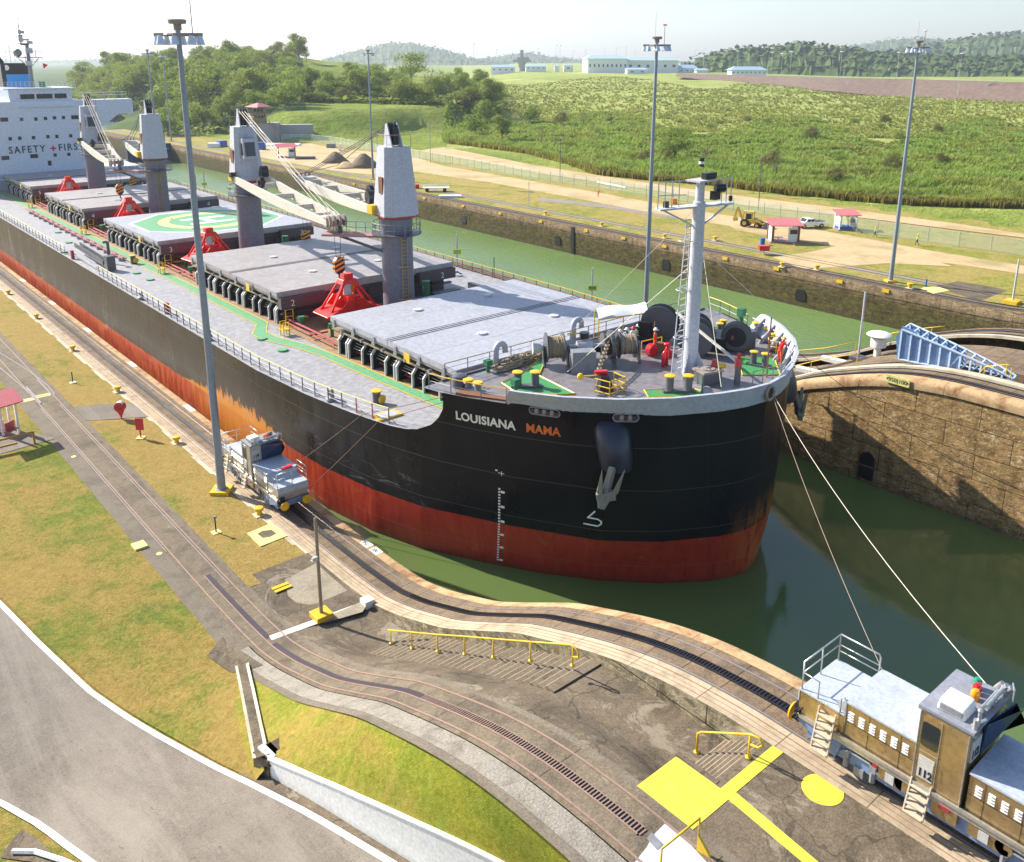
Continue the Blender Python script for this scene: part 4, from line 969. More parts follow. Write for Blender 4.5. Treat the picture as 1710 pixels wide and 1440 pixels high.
for rho, d, s, k, lab in [(686, 520, 1.45, 1, 'largest umbrella shaped tree standing on the skyline left of the tower'), (735, 500, 1.1, 3, 'thin open tree on the skyline beside the largest tree'), (808, 385, .9, 2, 'bright green tree at the right end of the wood'), (792, 345, .9, 0, 'dark rounded bush tree in front of the cane at the left'), (838, 320, .72, 2, 'second rounded bush in front of the cane'), (885, 395, .85, 0, 'solitary flat topped tree in the upper cane field'), (938, 380, .75, 5, 'dark ragged tree in the cane right of the flat topped one'), (1135, 262, .85, 1, 'dark palm like tree standing in the middle of the cane'), (1118, 262, .7, 4, 'dark bush left of the palm like tree in the cane'), (1150, 250, .6, 4, 'small dark bush below the palm like tree in the cane'), (1510, 245, .8, 4, 'dark bush in the cane behind the right light mast'), (1065, 262, .6, 4, 'olive bush in the cane left of the middle light mast'), (1005, 255, .6, 4, 'pale grey green bush low in the cane field'), (1300, 240, .6, 5, 'reddish twiggy bush in the right part of the cane'), (1420, 250, .55, 4, 'small rounded bush high in the right part of the cane'), (512, 560, .8, 3, 'lone bare tree on the grassy hilltop')]:
    put(k, rho, d, s, lab, None)
for _ in range(46):
    rho = rng.uniform(880, 1800); d = ip(CAN, rho) + rng.uniform(20, 190); k = rng.choice([4, 4, 3, 5, 4]); put(k, rho, d, rng.uniform(.35, .6), ['low leafy shrub', '', '', 'twiggy brownish bush', 'low leafy shrub', 'dry olive bush'][k] + ' in the cane, ' + ('left of the middle light mast' if rho < 1085 else 'between middle mast and booth' if rho < 1300 else 'between booth and right mast' if rho < 1510 else 'right of the right light mast') + (', near its front' if d - ip(CAN, rho) < 70 else ', halfway up' if d - ip(CAN, rho) < 130 else ', high up'), 'bushes in the cane')
# undergrowth filling the wood
rg = random.Random(21); f = MB()
for _ in range(7000):
    rho = rg.uniform(85, 835); d = rg.uniform(352 if rho > 250 else 478, 650) if rho < 490 else rg.uniform(398, 480)
    if rho > 385 and d < 372: continue
    x, y = atp(rho, d); z = HF(x, y)
    if z < -.2: continue
    for q in range(3):
        p = Vector((x + rg.uniform(-2, 2), y + rg.uniform(-2, 2), z + rg.uniform(.2, 2.6))); a = Vector((rg.uniform(-1, 1), rg.uniform(-1, 1), rg.uniform(-.3, .3))).normalized(); c = a.cross(Vector((rg.uniform(-.6, .6), rg.uniform(-.6, .6), 1))).normalized(); s = rg.uniform(.6, 1.5)
        f.add([p - a * s, p + c * s * .7, p + a * s, p - c * s * .7], [(0, 1, 2, 3)])
tag(f.build('undergrowth', M['leaf']), kind='stuff')
# rock shore and outcrops
b = MB(); rg = random.Random(5)
for _ in range(420):
    r = rg.uniform(165, 262); d = 472 + (r - 165) * -.5 + rg.uniform(-6, 9); x, y = atp(r, d); s = rg.uniform(.6, 1.6)
    b.cb((x, y, -1 + rg.uniform(0, 1.6) + (d - 465) * .12), (s, s * 1.2, s * .8), rg.uniform(0, 3), taper=.6)
tag(b.build('rocks', M['rock']), 'grey boulders lining the lake shore behind the ship', 'rocks', kind='stuff')
for r, d, s, lab in ((440, 545, 10, 'dark rock outcrop on the hill, the left one'), (466, 540, 13, 'dark rock outcrop on the hill, the right one')):
    x, y = atp(r, d); z = HF(x, y); b = MB(); b.lathe([(s * .9, -6), (s * .8, -1), (s * .55, 3), (s * .2, 5)], (x, y, z + 1), 9)
    rg = random.Random(int(r)); b.v = [(p[0] + rg.uniform(-1.5, 1.5), p[1] + rg.uniform(-1.5, 1.5), p[2] + rg.uniform(-1, 1)) for p in b.v]
    tag(b.build('rock_outcrop', M['rock']), lab, 'rock')
# ---------------------------------------------------------------- the ship
SX = 41.77; DK = 6.5; FC = 9.9
ship = thing('cargo_ship', 'black and red bulk carrier with grey hatches and four deck cranes filling the lock chamber', 'ship', (SX, 100, 0))
SPLIT = {'stay_wire', 'hoist_cable', 'luffing_cable', 'cross_beam', 'cable_drum', 'pale_cables', 'stripe', 'painted_words', 'lamp_housing', 'rail_wire', 'deck_mark', 'manhole', 'vent_cap', 'cleat', 'bulwark_stay', 'window', 'bridge_window', 'bracket', 'cover', 'vent', 'machinery', 'mooring_bracket', 'floodlight', 'jib_sheaves', 'rusty_pole', 'warning_plate', 'cover_seam'}
def SP(b, name, mat, par=None, sm=False, bev=0):
    par = par or ship
    o = Vector((0, 0, 0)); q = par
    while q is not None: o += q.location; q = q.parent
    b.v = [(p[0] - o.x, p[1] - o.y, p[2] - o.z) for p in b.v]
    if name in SPLIT:
        for k in b.split(): r = k.build(name, mat, par, sm, bev)
        return r
    return b.build(name, mat, par, sm, bev)
def node(name, loc, par=None):
    par = par or ship; o = bpy.data.objects.new(name, None); sc.collection.objects.link(o)
    w_ = Vector((0, 0, 0)); q = par
    while q is not None: w_ += q.location; q = q.parent
    o.parent = par; o.location = Vector(loc) - w_; return o
CON = {-9: [(27.9, 0), (28.6, 1.6), (30.5, 4.3), (33, 6.6), (36.5, 9), (41, 11.8), (46, 13.8), (52, 15.2), (60, 16.02)],
       -1.3: [(27.3, 0), (27.55, 1.2), (28.15, 2.6), (29.9, 5), (32.4, 7.5), (35.3, 9.7), (38.7, 11.7), (42.3, 13.6), (46, 14.8), (51, 15.6), (60, 16.02)],
       2: [(26.95, 0), (27.1, 1.3), (27.6, 2.7), (29.4, 5.8), (31.7, 8.3), (36.4, 11.2), (41.8, 13.8), (46, 14.9), (51, 15.65), (60, 16.02)],
       6.5: [(26.9, 0), (27.1, 1.6), (27.7, 3.2), (29.2, 6), (31.3, 8.3), (35.8, 11.2), (40.4, 13.2), (44.4, 14.35), (48, 15.0), (53, 15.6), (60, 16.02)],
       9.95: [(26.85, 0), (27.05, 1.6), (27.6, 3.3), (29.0, 5.9), (31, 8.1), (33, 9.9), (35.7, 11.4), (38, 12.6), (40, 13.35), (44.4, 14.4), (50, 15.4), (60, 16.02)],
       11.1: [(26.65, 0), (26.9, 1.8), (27.5, 3.5), (28.7, 6), (30.5, 8.4), (32.8, 10.5), (34.9, 11.8), (38, 13), (40, 13.6), (45, 14.7), (52, 15.8), (60, 16.02)]}
def arc(pl):
    pl = np.array(pl, float); s = np.r_[0, np.cumsum(np.hypot(*np.diff(pl, axis=0).T))]; return pl, s
CK = sorted(CON); CA = {k: arc(CON[k]) for k in CK}
def hullp(t, z):                       # t 0 at the stem .. 1 at y = 60, then straight aft: y = 60 + (t-1)*150
    k = min(max(0, np.searchsorted(CK, z) - 1), len(CK) - 2); z0, z1 = CK[k], CK[k + 1]; f = (z - z0) / (z1 - z0)
    P = []
    for q in (z0, z1):
        pl, s = CA[q]; u = min(t, 1) * s[-1]; P.append((np.interp(u, s, pl[:, 1]), np.interp(u, s, pl[:, 0])))
    o = P[0][0] * (1 - f) + P[1][0] * f; y = P[0][1] * (1 - f) + P[1][1] * f
    if t > 1: y = 60 + (t - 1) * 150
    return o, y
_TY = [26, 35.4, 35.7, 36.1, 39.9, 40.0, 40.4, 41, 42.1, 43, 44, 46, 52, 60, 210]
_TZ = [11.15, 11.1, 10.8, 10.0, 9.95, 8.9, 8.2, 7.6, 7.02, 6.8, 6.72, 6.65, 6.55, 6.5, 6.5]
def topz(y): return float(np.interp(y, _TY, _TZ))
TS = list(np.linspace(0, 1, 90)) + [1 + i / 40 for i in range(1, 41)]
TS = sorted(set(TS))
# refine around the sheer break
def top_t(t):
    z = 8.5
    for _ in range(12):
        o, y = hullp(t, z); z = .5 * z + .5 * topz(y)
    return z
TT = []
for a, c in zip(TS, TS[1:]):
    TT.append(a); o, y = hullp(a, 8)
    if 34 < y < 45: TT += [a + (c - a) / 4, a + (c - a) / 2, a + (c - a) * 3 / 4]
TT.append(TS[-1])
ZR = [-9, -4, -1.3, .3, 2, 4, 5.3]
b = MB(); rows = {1: [], -1: []}
for sd_ in (1, -1):
    for t in TT:
        zt = top_t(t); col = [z for z in ZR] + [5.3 + (zt - 5.3) * k / 8 for k in range(1, 9)]
        rows[sd_].append([(SX - sd_ * hullp(t, z)[0], hullp(t, z)[1], z) for z in col])
b.grid(rows[1]); b.grid([r for r in rows[-1]][::-1]); hull = SP(b, 'hull', M['hull'], None, 2)
# grey painted bulwark outside, inner face and cap
b = MB(); c1 = MB(); TB = [t for t in TT if hullp(t, 11)[1] < 35.9]
for s_ in (1, -1):
    lo = []; mid = []; hi = []; inn = []; inl = []
    for t in TB:
        zt = top_t(t); zb_ = 10.0
        if zt < zb_ + .06: continue
        def pt(z, d):
            o, y = hullp(t, z); o2, y2 = hullp(t + .004, z); n = Vector((y2 - y, -(o2 - o))); n = n.normalized() if n.length else Vector((0, -1))
            if t == 0: n = Vector((0, -1))
            return (SX - s_ * (o + n[0] * d), y + n[1] * d, z)
        lo.append(pt(zb_, .05)); hi.append(pt(zt, .05)); inn.append(pt(zt, -.16)); inl.append(pt(zt - .08, -.16) if True else 0); mid.append(pt(FC - .02, -.22))
    g1, g2, g3, g4 = [lo, hi], [hi, inn], [inn, inl], [inl, mid]
    for g in (g1, g2, g3, g4): b.grid(g if s_ == -1 else g[::-1])
SP(b, 'bulwark', M['bulwark'], None, 2)
# decks
def deckpoly(z, ya, yb, inset=.12):
    L = []
    for t in np.linspace(0, 1 + (yb - 60) / 150 if yb > 60 else 1, 160):
        o, y = hullp(t, min(z, 11))
        if ya <= y <= yb: L.append((o - inset, y))
    return L
L = deckpoly(DK, 41, 205, .0)
b = MB(); b.grid([[(SX - o, y, min(topz(y), 6.75) - .01) for o, y in L], [(SX, y, min(topz(y), 6.75) + .06) for o, y in L], [(SX + o, y, min(topz(y), 6.75) - .01) for o, y in L]][::-1]); SP(b, 'main_deck', M['deck'])
L = deckpoly(FC, 26, 41.6, .05); L = [(o, y) for o, y in L if o >= 0]
b = MB(); b.grid([[(SX - o, y, FC) for o, y in L], [(SX - o * .5, y, FC + .03) for o, y in L], [(SX, y, FC + .05) for o, y in L], [(SX + o * .5, y, FC + .03) for o, y in L], [(SX + o, y, FC) for o, y in L]][::-1]); SP(b, 'forecastle_deck', M['fc_deck'])
yb = max(y for o, y in L); ob = max(o for o, y in L)
b = MB(); b.box(SX - 11.2, SX + 13.2, yb - .05, yb + .05, 6.4, FC + .1); SP(b, 'forecastle_bulkhead', M['coaming'])
b = MB(); b.box(SX - 12.2, SX + 13.2, yb - .06, yb + .12, FC - .25, FC + .12); SP(b, 'deck_edge', M['dk_grey'])
# green walkway with yellow borders
wy = [(42.6, 32.6, 33.9), (47, 31.8, 32.95), (60.3, 31.0, 32.1), (63, 30.2, 31.3), (66, 29.6, 30.8), (68.5, 29.5, 30.7), (70.5, 30.9, 32.0), (200, 30.95, 32.05)]
wy = [(42.9, 31.6, 32.75), (47, 31.5, 32.5), (59.8, 30.95, 31.95), (62.6, 30.5, 31.6), (66.5, 29.3, 30.6), (68.5, 29.3, 30.6), (71, 30.85, 31.9), (200, 30.95, 31.95)]
zd = lambda x, y: min(topz(y), 6.75) - .01 + .07 * (1 - abs(SX - x) / 16) + .03
b = MB(); e = MB()
YQ = [42.9, 44, 45, 46, 47, 49, 52, 56, 59.8, 62.6, 66.5, 68.5, 71] + [71 + 6.45 * i for i in range(1, 21)]
ia = lambda y: (float(np.interp(y, [q[0] for q in wy], [q[1] for q in wy])), float(np.interp(y, [q[0] for q in wy], [q[2] for q in wy])))
b.grid([[(ia(y)[0], y, zd(ia(y)[0], y)) for y in YQ], [(ia(y)[1], y, zd(ia(y)[1], y)) for y in YQ]][::-1]); SP(b, 'green_walkway', M['green_walk'])
for k in (0, 1):
    e.grid([[(ia(y)[k] - .04, y, zd(ia(y)[k], y) + .006) for y in YQ], [(ia(y)[k] + .05, y, zd(ia(y)[k], y) + .006) for y in YQ]][::-1])
SP(e, 'walkway_line', M['yellow'])
b = MB(); Yt = [42.9, 45, 47, 52, 60, 90, 120, 150, 176]; b.grid([[(x, y, zd(x, y) - .014) for y in Yt] for x in (34, 32.06)]); SP(b, 'stained_strip', M['stain'])
# round manhole plates on the side deck
b = MB()
for q in [(437, 567), (472, 586), (228, 457), (251, 468), (107, 422), (115, 406), (97, 389)]:
    x, y = G(*q, DK); b.cyl((x, y, DK), (x, y, DK + .14), .42, n=18)
SP(b, 'manhole', M['green_walk'])
# ---- hatches
def mir(x): return 2 * SX - x
HX0, HX1 = 32.3, 51.24
HT = [('1', 43.7, 60.3), ('2', 69.6, 89.5), ('3', 98.9, 118.5), ('4', 128.0, 147.6), ('5', 156.6, 176)]
for num, ya, yb_ in HT:
    h = node('hatch', (SX, (ya + yb_) / 2, DK))
    b = MB(); top = M['hatch'] if num in '13' else M['hatch_tan']
    # cover panels, leaving thin seams
    x0 = HX0 if num != '1' else HX0
    if num == '1':
        b.add([(x0 + 1.2, ya, 9.1), (HX1 - 1.2, ya, 9.1), (HX1, ya + 2.5, 9.1), (HX1, yb_, 9.1), (x0, yb_, 9.1), (x0, ya + 2.5 * 0, 9.1)] , [(0, 1, 2, 3, 4, 5)])
        b = MB()
    n = 4; w_ = (yb_ - ya) / n
    for k in range(n): b.box(HX0, HX1, ya + w_ * k + .03, ya + w_ * (k + 1) - .03, 9.0, 9.4 + (.0 if k % 2 else .012))
    SP(b, 'cover', top, h)
    b = MB(); b.box(HX0 + .02, HX1 - .02, ya + .02, yb_ - .02, 8.95, 9.36); SP(b, 'cover_core', M['hatch_edge'], h)
    b = MB(); b.box(HX0 + .1, HX1 - .1, ya + .1, yb_ - .1, 8.75, 9.0); SP(b, 'cover_skirt', M['hatch_edge'], h)
    b = MB(); b.box(HX0 + 1.3, HX1 - 1.0, ya + .3, yb_ - .3, DK, 8.9); 
    for x in (HX0 + 2 + i * 2.4 for i in range(7)): b.box(x, x + .08, ya + .02, ya + .3, DK, 8.4)
    for x in (HX0 + 2 + i * 2.4 for i in range(7)): b.box(x, x + .08, yb_ - .3, yb_ - .02, DK, 8.4)
    b.box(HX0 + .1, HX1 - .1, ya + .0, ya + .3, 8.3, 8.4); b.box(HX0 + .3, HX1 - .3, ya - .12, ya + .3, 7.35, 7.5); b.box(HX0 + .1, HX0 + 4.4, ya - .5, ya + .1, 7.95, 8.95); b.box(HX1 - 4.4, HX1 - .1, ya - .5, ya + .1, 7.95, 8.95)
    SP(b, 'coaming', M['coaming'], h)
    b = MB(); b.box(HX0 + .2, HX0 + 1.2, ya - .35, yb_ + .2, 8.25, 8.33); b.box(HX0 + .17, HX0 + .23, ya, yb_, 8.27, 8.39); SP(b, 'coaming_top', M['coam_top'], h)
    k = 0; y = ya + .5; big = [0, 1, 3, 5, 6, 8, 10, 11]
    while y < yb_ - .2:
        for dy in ((0, .32) if k % 4 == 0 else (0,)):
            st = MB()
            st.extr([(HX0 + .5, y + dy, 8.27), (HX0 + .02, y + dy, 7.7), (HX0 + .02, y + dy, DK + .05), (HX0 + .2, y + dy, DK + .05), (HX0 + .2, y + dy, 7.64), (HX0 + .65, y + dy, 8.24)], (0, .12, 0))
            st.extr([(HX0 + 1.3, y + dy, 8.2), (HX0 + .8, y + dy, 8.2), (HX0 + .18, y + dy, 7.6), (HX0 + .18, y + dy, DK), (HX0 + 1.3, y + dy, DK)], (0, .03, 0), 1); SP(st, 'coaming_stay', [M['stay'], M['black']], h)
        y += (1.5, 1.9, 1.35, 2.0)[k % 4]; k += 1
    b = MB(); b.tube([(HX0 + .75, ya - 1.5, 6.95), (HX0 + .75, yb_ + 1, 6.95)], .09); SP(b, 'red_pipe', M['dk_red'], h)
    b = MB(); rg = random.Random(int(num))
    for q in range(4): b.tube([(HX0 + .5 + .12 * q, ya + j * (yb_ - ya) / 10, 7.35 + .16 * q + rg.uniform(-.05, .05)) for j in range(11)], .028, 4)
    SP(b, 'pale_cables', M['cable_w'], h)
    b = MB()
    for j in range(6): yy = ya + 1.2 + j * (yb_ - ya - 2) / 5; b.extr([(HX0 - .02, yy, 9.25), (HX0 - .02, yy + .2, 9.25), (HX0 - .02, yy + .45, 8.6), (HX0 - .02, yy, 8.6)], (-.06, 0, 0))
    for j in range(5): yy = ya + 2.9 + j * (yb_ - ya - 2) / 5; b.cyl((HX0 - .25, yy, 8.6), (HX0 + .0, yy, 8.6), .14, n=8)
    SP(b, 'cleat', M['md_grey'], h)
    b = MB(); b.box(HX0 - .2, HX0 - .17, ya + 5.2, ya + 5.9, 8.5, 9.2); SP(b, 'notice', M['yellow'], h)
    b = MB()
    for x in (HX0 + 6.2, HX0 + 13.4):
        for yy in (ya + 5.2, ya + 13.5): b.cyl((x, yy, 9.4), (x, yy, 9.52), .38, n=16)
    SP(b, 'vent_cap', M['stay'], h)
    if num != '3':
        b = MB(); ym = (ya + yb_) / 2
        for dy in (-.35, 0, .3): b.box(HX0 + .02, HX1 - .02, ym + dy, ym + dy + .05, 9.405, 9.43)
        SP(b, 'cover_seam', M['black'], h)
    for x, nm in ((HX0 + 1.0, 1), (HX1 - 1.9, 1)):
        q = text_mesh(num, .8, .004); place(q, (x, ya - .515, 8.15), (1, 0, 0), (0, 0, 1), (0, -1, 0)); SP(q, 'hatch_number', M['lettering_white'], h)
    b = MB()
    b.tube([(HX0 + .4, ya - .6, DK), (HX0 + .4, ya - .6, 7.9), (HX0 + 1.1, ya - .6, 7.9), (HX0 + 1.1, ya - .6, DK)], .045); b.tube([(HX0 + .4, ya - .6, 7.3), (HX0 + 1.1, ya - .6, 7.3)], .04); b.box(HX0 + 1.3, HX0 + 2.4, ya - 1., ya - .5, 7.0, 7.06); SP(b, 'step_rail', M['yellow'], h)
# helicopter circle on hatch three
h3 = node('landing_mark', (SX, 108.7, 9.4)); cx_, cy_ = SX + .2, 108.7; z = 9.43
b = MB(); oc = [(cx_ + 8.6 * c_, cy_ + 8.2 * s_) for c_, s_ in ((1, .42), (.42, 1), (-.42, 1), (-1, .42), (-1, -.42), (-.42, -1), (.42, -1), (1, -.42))]
oc = [(x, y) for x, y in oc]; b.prism(oc, 9.414, z); SP(b, 'octagon_border', M['white'], h3)
b = MB(); b.prism([(cx_ + (x - cx_) * .955, cy_ + (y - cy_) * .955) for x, y in oc], z - .01, z + .004); SP(b, 'green_field', M['green_walk'], h3)
b = MB(); ri, ro = 4.6, 5.9; b.grid([[(cx_ + ri * math.cos(a), cy_ + ri * math.sin(a), z + .01) for a in np.linspace(0, 2 * math.pi, 49)], [(cx_ + ro * math.cos(a), cy_ + ro * math.sin(a), z + .01) for a in np.linspace(0, 2 * math.pi, 49)]][::-1]); SP(b, 'yellow_ring', M['pale_yellow'], h3)
b = MB(); zz = z + .008
b.box(cx_ - 2.8, cx_ + 2.8, cy_ - 2.2, cy_ - 1.3, z, zz); b.box(cx_ - 2.8, cx_ + 2.8, cy_ + 1.3, cy_ + 2.2, z, zz); b.box(cx_ - .5, cx_ + .5, cy_ - 1.3, cy_ + 1.3, z, zz); SP(b, 'letter_h', M['white'], h3)
# fore-and-aft pipes between hatches and deck clutter
def clutter(ya, seed):
    b = MB(); b.grid([[(x, y, zd(x, y) - .008) for y in (ya - 4.6, ya, ya + 4.5)] for x in (49.5, 45, SX, 37, 32.7)]); SP(b, 'stained_deck', M['stain'])
    rg = random.Random(seed); c = node('deck_pipes', (SX, ya, DK)); b = MB()
    b.tube([(33.0, ya - 5, 7.0), (33.0, ya + 5, 7.0)], .1); b.tube([(32.6, ya - 4.6, 6.9), (32.6, ya + 3.6, 6.9)], .07); b.tube([(32.3, ya - 1, 6.9), (34, ya - 1, 6.9)], .08); SP(b, 'red_pipe', M['dk_red'], c)
    b = MB()
    for i in range(2): x = 33 + rg.uniform(0, 1.5); yy = ya + rg.uniform(-3, 3); b.cyl((x, yy, DK), (x, yy, 7.3), .16, n=8); b.cyl((x, yy, 7.3), (x, yy, 7.7), .32, n=8)
    b.cyl((49.5, ya + 1, DK), (49.5, ya + 1, 7.4), .2, n=8); b.cyl((52.0, ya - 2.4, DK), (52.0, ya - 2.4, 7.5), .18, n=8); b.cb((52, ya - 2.4, 7.75), (.6, .5, .5)); b.cyl((46.5, ya + 2.6, DK), (46.5, ya + 2.6, 8.6), .38, n=10); SP(b, 'vent', M['dk_green'], c)
    b = MB(); b.tube([(31.1, ya + 1.2, DK), (31.1, ya + 1.2, 7.7), (31.6, ya + 1.2, 7.7), (31.6, ya + 1.2, DK)], .05); b.tube([(31.1, ya + 1.8, DK), (31.1, ya + 1.8, 7.7), (31.6, ya + 1.8, 7.7), (31.6, ya + 1.8, DK)], .05); b.box(31, 31.8, ya + 1.1, ya + 1.9, 7.05, 7.1); SP(b, 'stile', M['yellow'], c)
    b = MB(); b.prism([(36, ya - 2.5), (39, ya - 2.5), (39, ya + 2.5), (36, ya + 2.5)], DK + .05, DK + 1.1); b.box(44.5, 48, ya - 2, ya - .8, DK, DK + 1.3); b.box(47, 50, ya + 1.8, ya + 2.6, DK, DK + .9)
    b.extr([(50.2, ya - 1.5, DK), (51.3, ya - 1.5, DK), (50.6, ya - 1.5, 8.2), (50.2, ya - 1.5, 8.2)], (0, 2.4, 0)); SP(b, 'machinery', M['dk_grey'], c)
for yy, s_ in ((65, 1), (94.2, 2), (123.3, 3), (152, 4)): clutter(yy, s_)
# long pipe run and mooring winch on the side deck
pr = node('pipe_run', (30.5, 130, DK)); b = MB(); b.tube([(29.9, 104, 6.95), (29.9, 150, 6.95)], .07); b.tube([(30.3, 104, 6.95), (30.3, 150, 6.95)], .07); SP(b, 'red_pipe', M['dk_red'], pr)
b = MB()
for i in range(16): b.box(29.7, 30.5, 105 + i * 2.8, 105.1 + i * 2.8, DK, 6.9)
SP(b, 'bracket', M['stay'], pr)
# accommodation ladder stowed at the rail
al = node('accommodation_ladder', (27.3, 107.5, DK)); b = MB(); b.beam((27.1, 101.5, 7.3), (27.1, 112.5, 7.6), .12, .5); b.beam((27.7, 101.5, 7.3), (27.7, 112.5, 7.6), .12, .5)
for i in range(14): b.box(27.1, 27.7, 101.9 + i * .78, 102.1 + i * .78, 7.25, 7.35)
b.cb((27.6, 100.8, 7.4), (.9, .9, 1.5)); b.cyl((28.6, 104.5, DK), (28.6, 104.5, 9), .16); b.beam((28.6, 104.5, 9), (28.1, 104.5, 9), .25, .25); SP(b, 'ladder_frame', M['dk_grey'], al)
b = MB(); b.beam((26.3, 101.5, 6.9), (26.3, 112.3, 7.1), .06, .1); b.beam((26.3, 101.5, 7.4), (26.3, 112.3, 7.6), .06, .1); SP(b, 'guard', M['bulwark'], al)
# side rails: each stanchion along the near edge, yellow hand wire
def hp(y, z=DK, side=1, ins=.22):
    lo, hi = 0, 3.
    for _ in range(30):
        m_ = (lo + hi) / 2
        if hullp(m_, min(z, 11))[1] < y: lo = m_
        else: hi = m_
    o = hullp(lo, min(z, 11))[0] - ins; return (SX - side * o, y)
near_y = []; y = 44.6
while y < 100: near_y.append(y); y += 1.52
y = 112.8
while y < 176: near_y.append(y); y += 1.7
rl = node('near_side_rail', (26, 100, DK))
for y in near_y:
    x, _ = hp(y); z = topz(y); big = (int(y * 10) % 5 == 0); b = MB(); b.cb((x, y, z + .52), (.07 if big else .05, .07, 1.04)); b.beam((x, y, z + .05), (x + .35, y - .25, z + .05), .03, .03); b.beam((x + .02, y, z + .55), (x + .33, y - .2, z + .02), .025, .025)
    SP(b, 'stanchion', M['dk_grey'] if y > 48.6 or y < 46 else M['dk_red'], rl)
for seg in ([y for y in near_y if y < 101], [y for y in near_y if y > 101]):
    b = MB(); b.tube([(hp(y)[0], y, topz(y) + 1.04) for y in seg], .032, 5); SP(b, 'hand_rail', M['pale_yellow'], rl)
    b = MB()
    for hz in (.35, .7): b.tube([(hp(y)[0], y, topz(y) + hz) for y in seg], .014, 4)
    SP(b, 'rail_wire', M['stay'], rl)
rl = node('far_side_rail', (57.5, 100, DK)); fy = []; y = 45.
while y < 176: fy.append(y); y += 1.75
for y in fy:
    x, _ = hp(y, DK, -1); z = topz(y); b = MB(); b.cb((x, y, z + .52), (.06, .06, 1.04)); SP(b, 'stanchion', M['rust'] if int(y * 7) % 3 else M['dk_grey'], rl)
b = MB(); b.tube([(hp(y, DK, -1)[0], y, topz(y) + 1.04) for y in fy], .032, 5); SP(b, 'hand_rail', M['yellow'], rl)
b = MB(); [b.tube([(hp(y, DK, -1)[0], y, topz(y) + hz) for y in fy], .016, 4) for hz in (.35, .7)]; SP(b, 'rail_wire', M['rust'], rl)
b = MB(); b.grid([[(hp(y, DK, -1, -.02)[0], y, topz(y)) for y in fy], [(hp(y, DK, -1, -.02)[0], y, topz(y) + .12) for y in fy], [(hp(y, DK, -1, .08)[0], y, topz(y) + .12) for y in fy]]); SP(b, 'gunwale_bar', M['rust'], rl)
# deck fittings along the near side
def bollard_pair(x, y, z, ang, name='mooring_bitts', r=.2, h=.62, gap=1.05, cap=M['yellow'], par=None, body=None):
    t = node(name, (x, y, z), par); dx, dy = math.cos(ang) * gap / 2, math.sin(ang) * gap / 2; body = body or M['dk_grey']
    b = MB(); b.cb((x, y, z + .07), (gap + .8, .55, .14), ang); SP(b, 'base', body, t)
    for s in (-1, 1):
        b = MB(); b.lathe([(r * 1.15, 0), (r, .1), (r, h)], (x + s * dx, y + s * dy, z + .1), 16); SP(b, 'post', body, t, 2)
        b = MB(); b.lathe([(r * 1.1, 0), (r * 1.35, .03), (r * 1.35, .08), (r * .9, .11)], (x + s * dx, y + s * dy, z + .1 + h), 18); SP(b, 'cap', cap, t, 2)
    return t
def chock(x, y, z, ang, s=1.):
    t = node('roller_chock', (x, y, z)); b = MB(); ca, sa = math.cos(ang), math.sin(ang)
    P = []
    for k in range(13):
        a = 2 * math.pi * k / 12; P.append((x + ca * .42 * s * math.cos(a), y + sa * .42 * s * math.cos(a), z + .5 * s + .36 * s * math.sin(a)))
    b.tube(P, .14 * s, 8); b.cb((x - sa * .1, y + ca * .1, z + .1), (1.0 * s, .5 * s, .25), ang); SP(b, 'ring', M['md_grey'], t, True); return t
chock(27.0, 50.9, DK, R_(75)); chock(26.1, 86.3, DK, R_(90), .8); chock(26.1, 69.4, DK, R_(90), .6)
for (x, y) in ((29.0, 48.3), (30.6, 102.6)):
    t = node('mooring_post', (x, y, DK)); b = MB(); b.lathe([(.34, 0), (.28, .15), (.28, .8)], (x, y, DK + .1), 16); SP(b, 'post', M['dk_grey'], t, 2)
    b = MB(); b.lathe([(.3, 0), (.38, .04), (.38, .1), (.2, .12)], (x, y, DK + .9), 18); b.cyl((x + .15, y - .35, DK + .45), (x + .2, y - .5, DK + .45), .3, n=16); SP(b, 'cap', M['yellow'], t)
b = MB(); x, y = G(647, 695, 6.7); b.prism([(x - .8, y - .5), (x + .9, y - .5), (x + .9, y + .6), (x - .8, y + .6)], 6.6, 6.78); SP(b, 'yellow_deck_frame', M['yellow'])
b = MB(); b.prism([(x - .6, y - .35), (x + .7, y - .35), (x + .7, y + .42), (x - .6, y + .42)], 6.7, 6.795); SP(b, 'deck_mark', M['bulwark'])
for x, y in ((25.95, 109.8), (26.1, 79.6)):
    b = MB(); b.cb((x + .1, y, DK + .5), (.3, .5, 1.)); SP(b, 'lifebuoy_box', M['dk_red'])
# ---- name, marks and anchors on the bow
def on_hull(mb, t0, zc_, flip=1, off=.03, tilt=0):
    """local x runs along the side towards the stem, y up"""
    out = []
    for px, py, pz in mb.v:
        z = zc_ + py + tilt * px; pl, s = CA[9.95]; t = t0 - px / s[-1]; o, y = hullp(t, z); o2, y2 = hullp(t + .004, z)
        n = Vector((y2 - y, -(o2 - o))).normalized(); d = off + (pz > 0) * .01
        out.append((SX - (o + n[0] * d), y + n[1] * d, z))
    mb.v = out; return mb
def t_at(y, z):
    lo, hi = 0, 1.5
    for _ in range(30):
        m_ = (lo + hi) / 2
        if hullp(m_, z)[1] < y: lo = m_
        else: hi = m_
    return lo
def subdiv_text(s, size, bold=.02, sp=1.0, xs=1.0): return text_mesh(s, size, .01, bold, sp, xs)
q = subdiv_text('LOUISIANA', .74, .022, 1.04, 1.0); on_hull(q, .472, 8.42); SP(q, 'name_lettering', M['lettering_white'])
wdt = 1
q = subdiv_text('MAMA', .74, .022, 1.04, .93); on_hull(q, .359, 8.42); SP(q, 'name_lettering', M['lettering_red'])
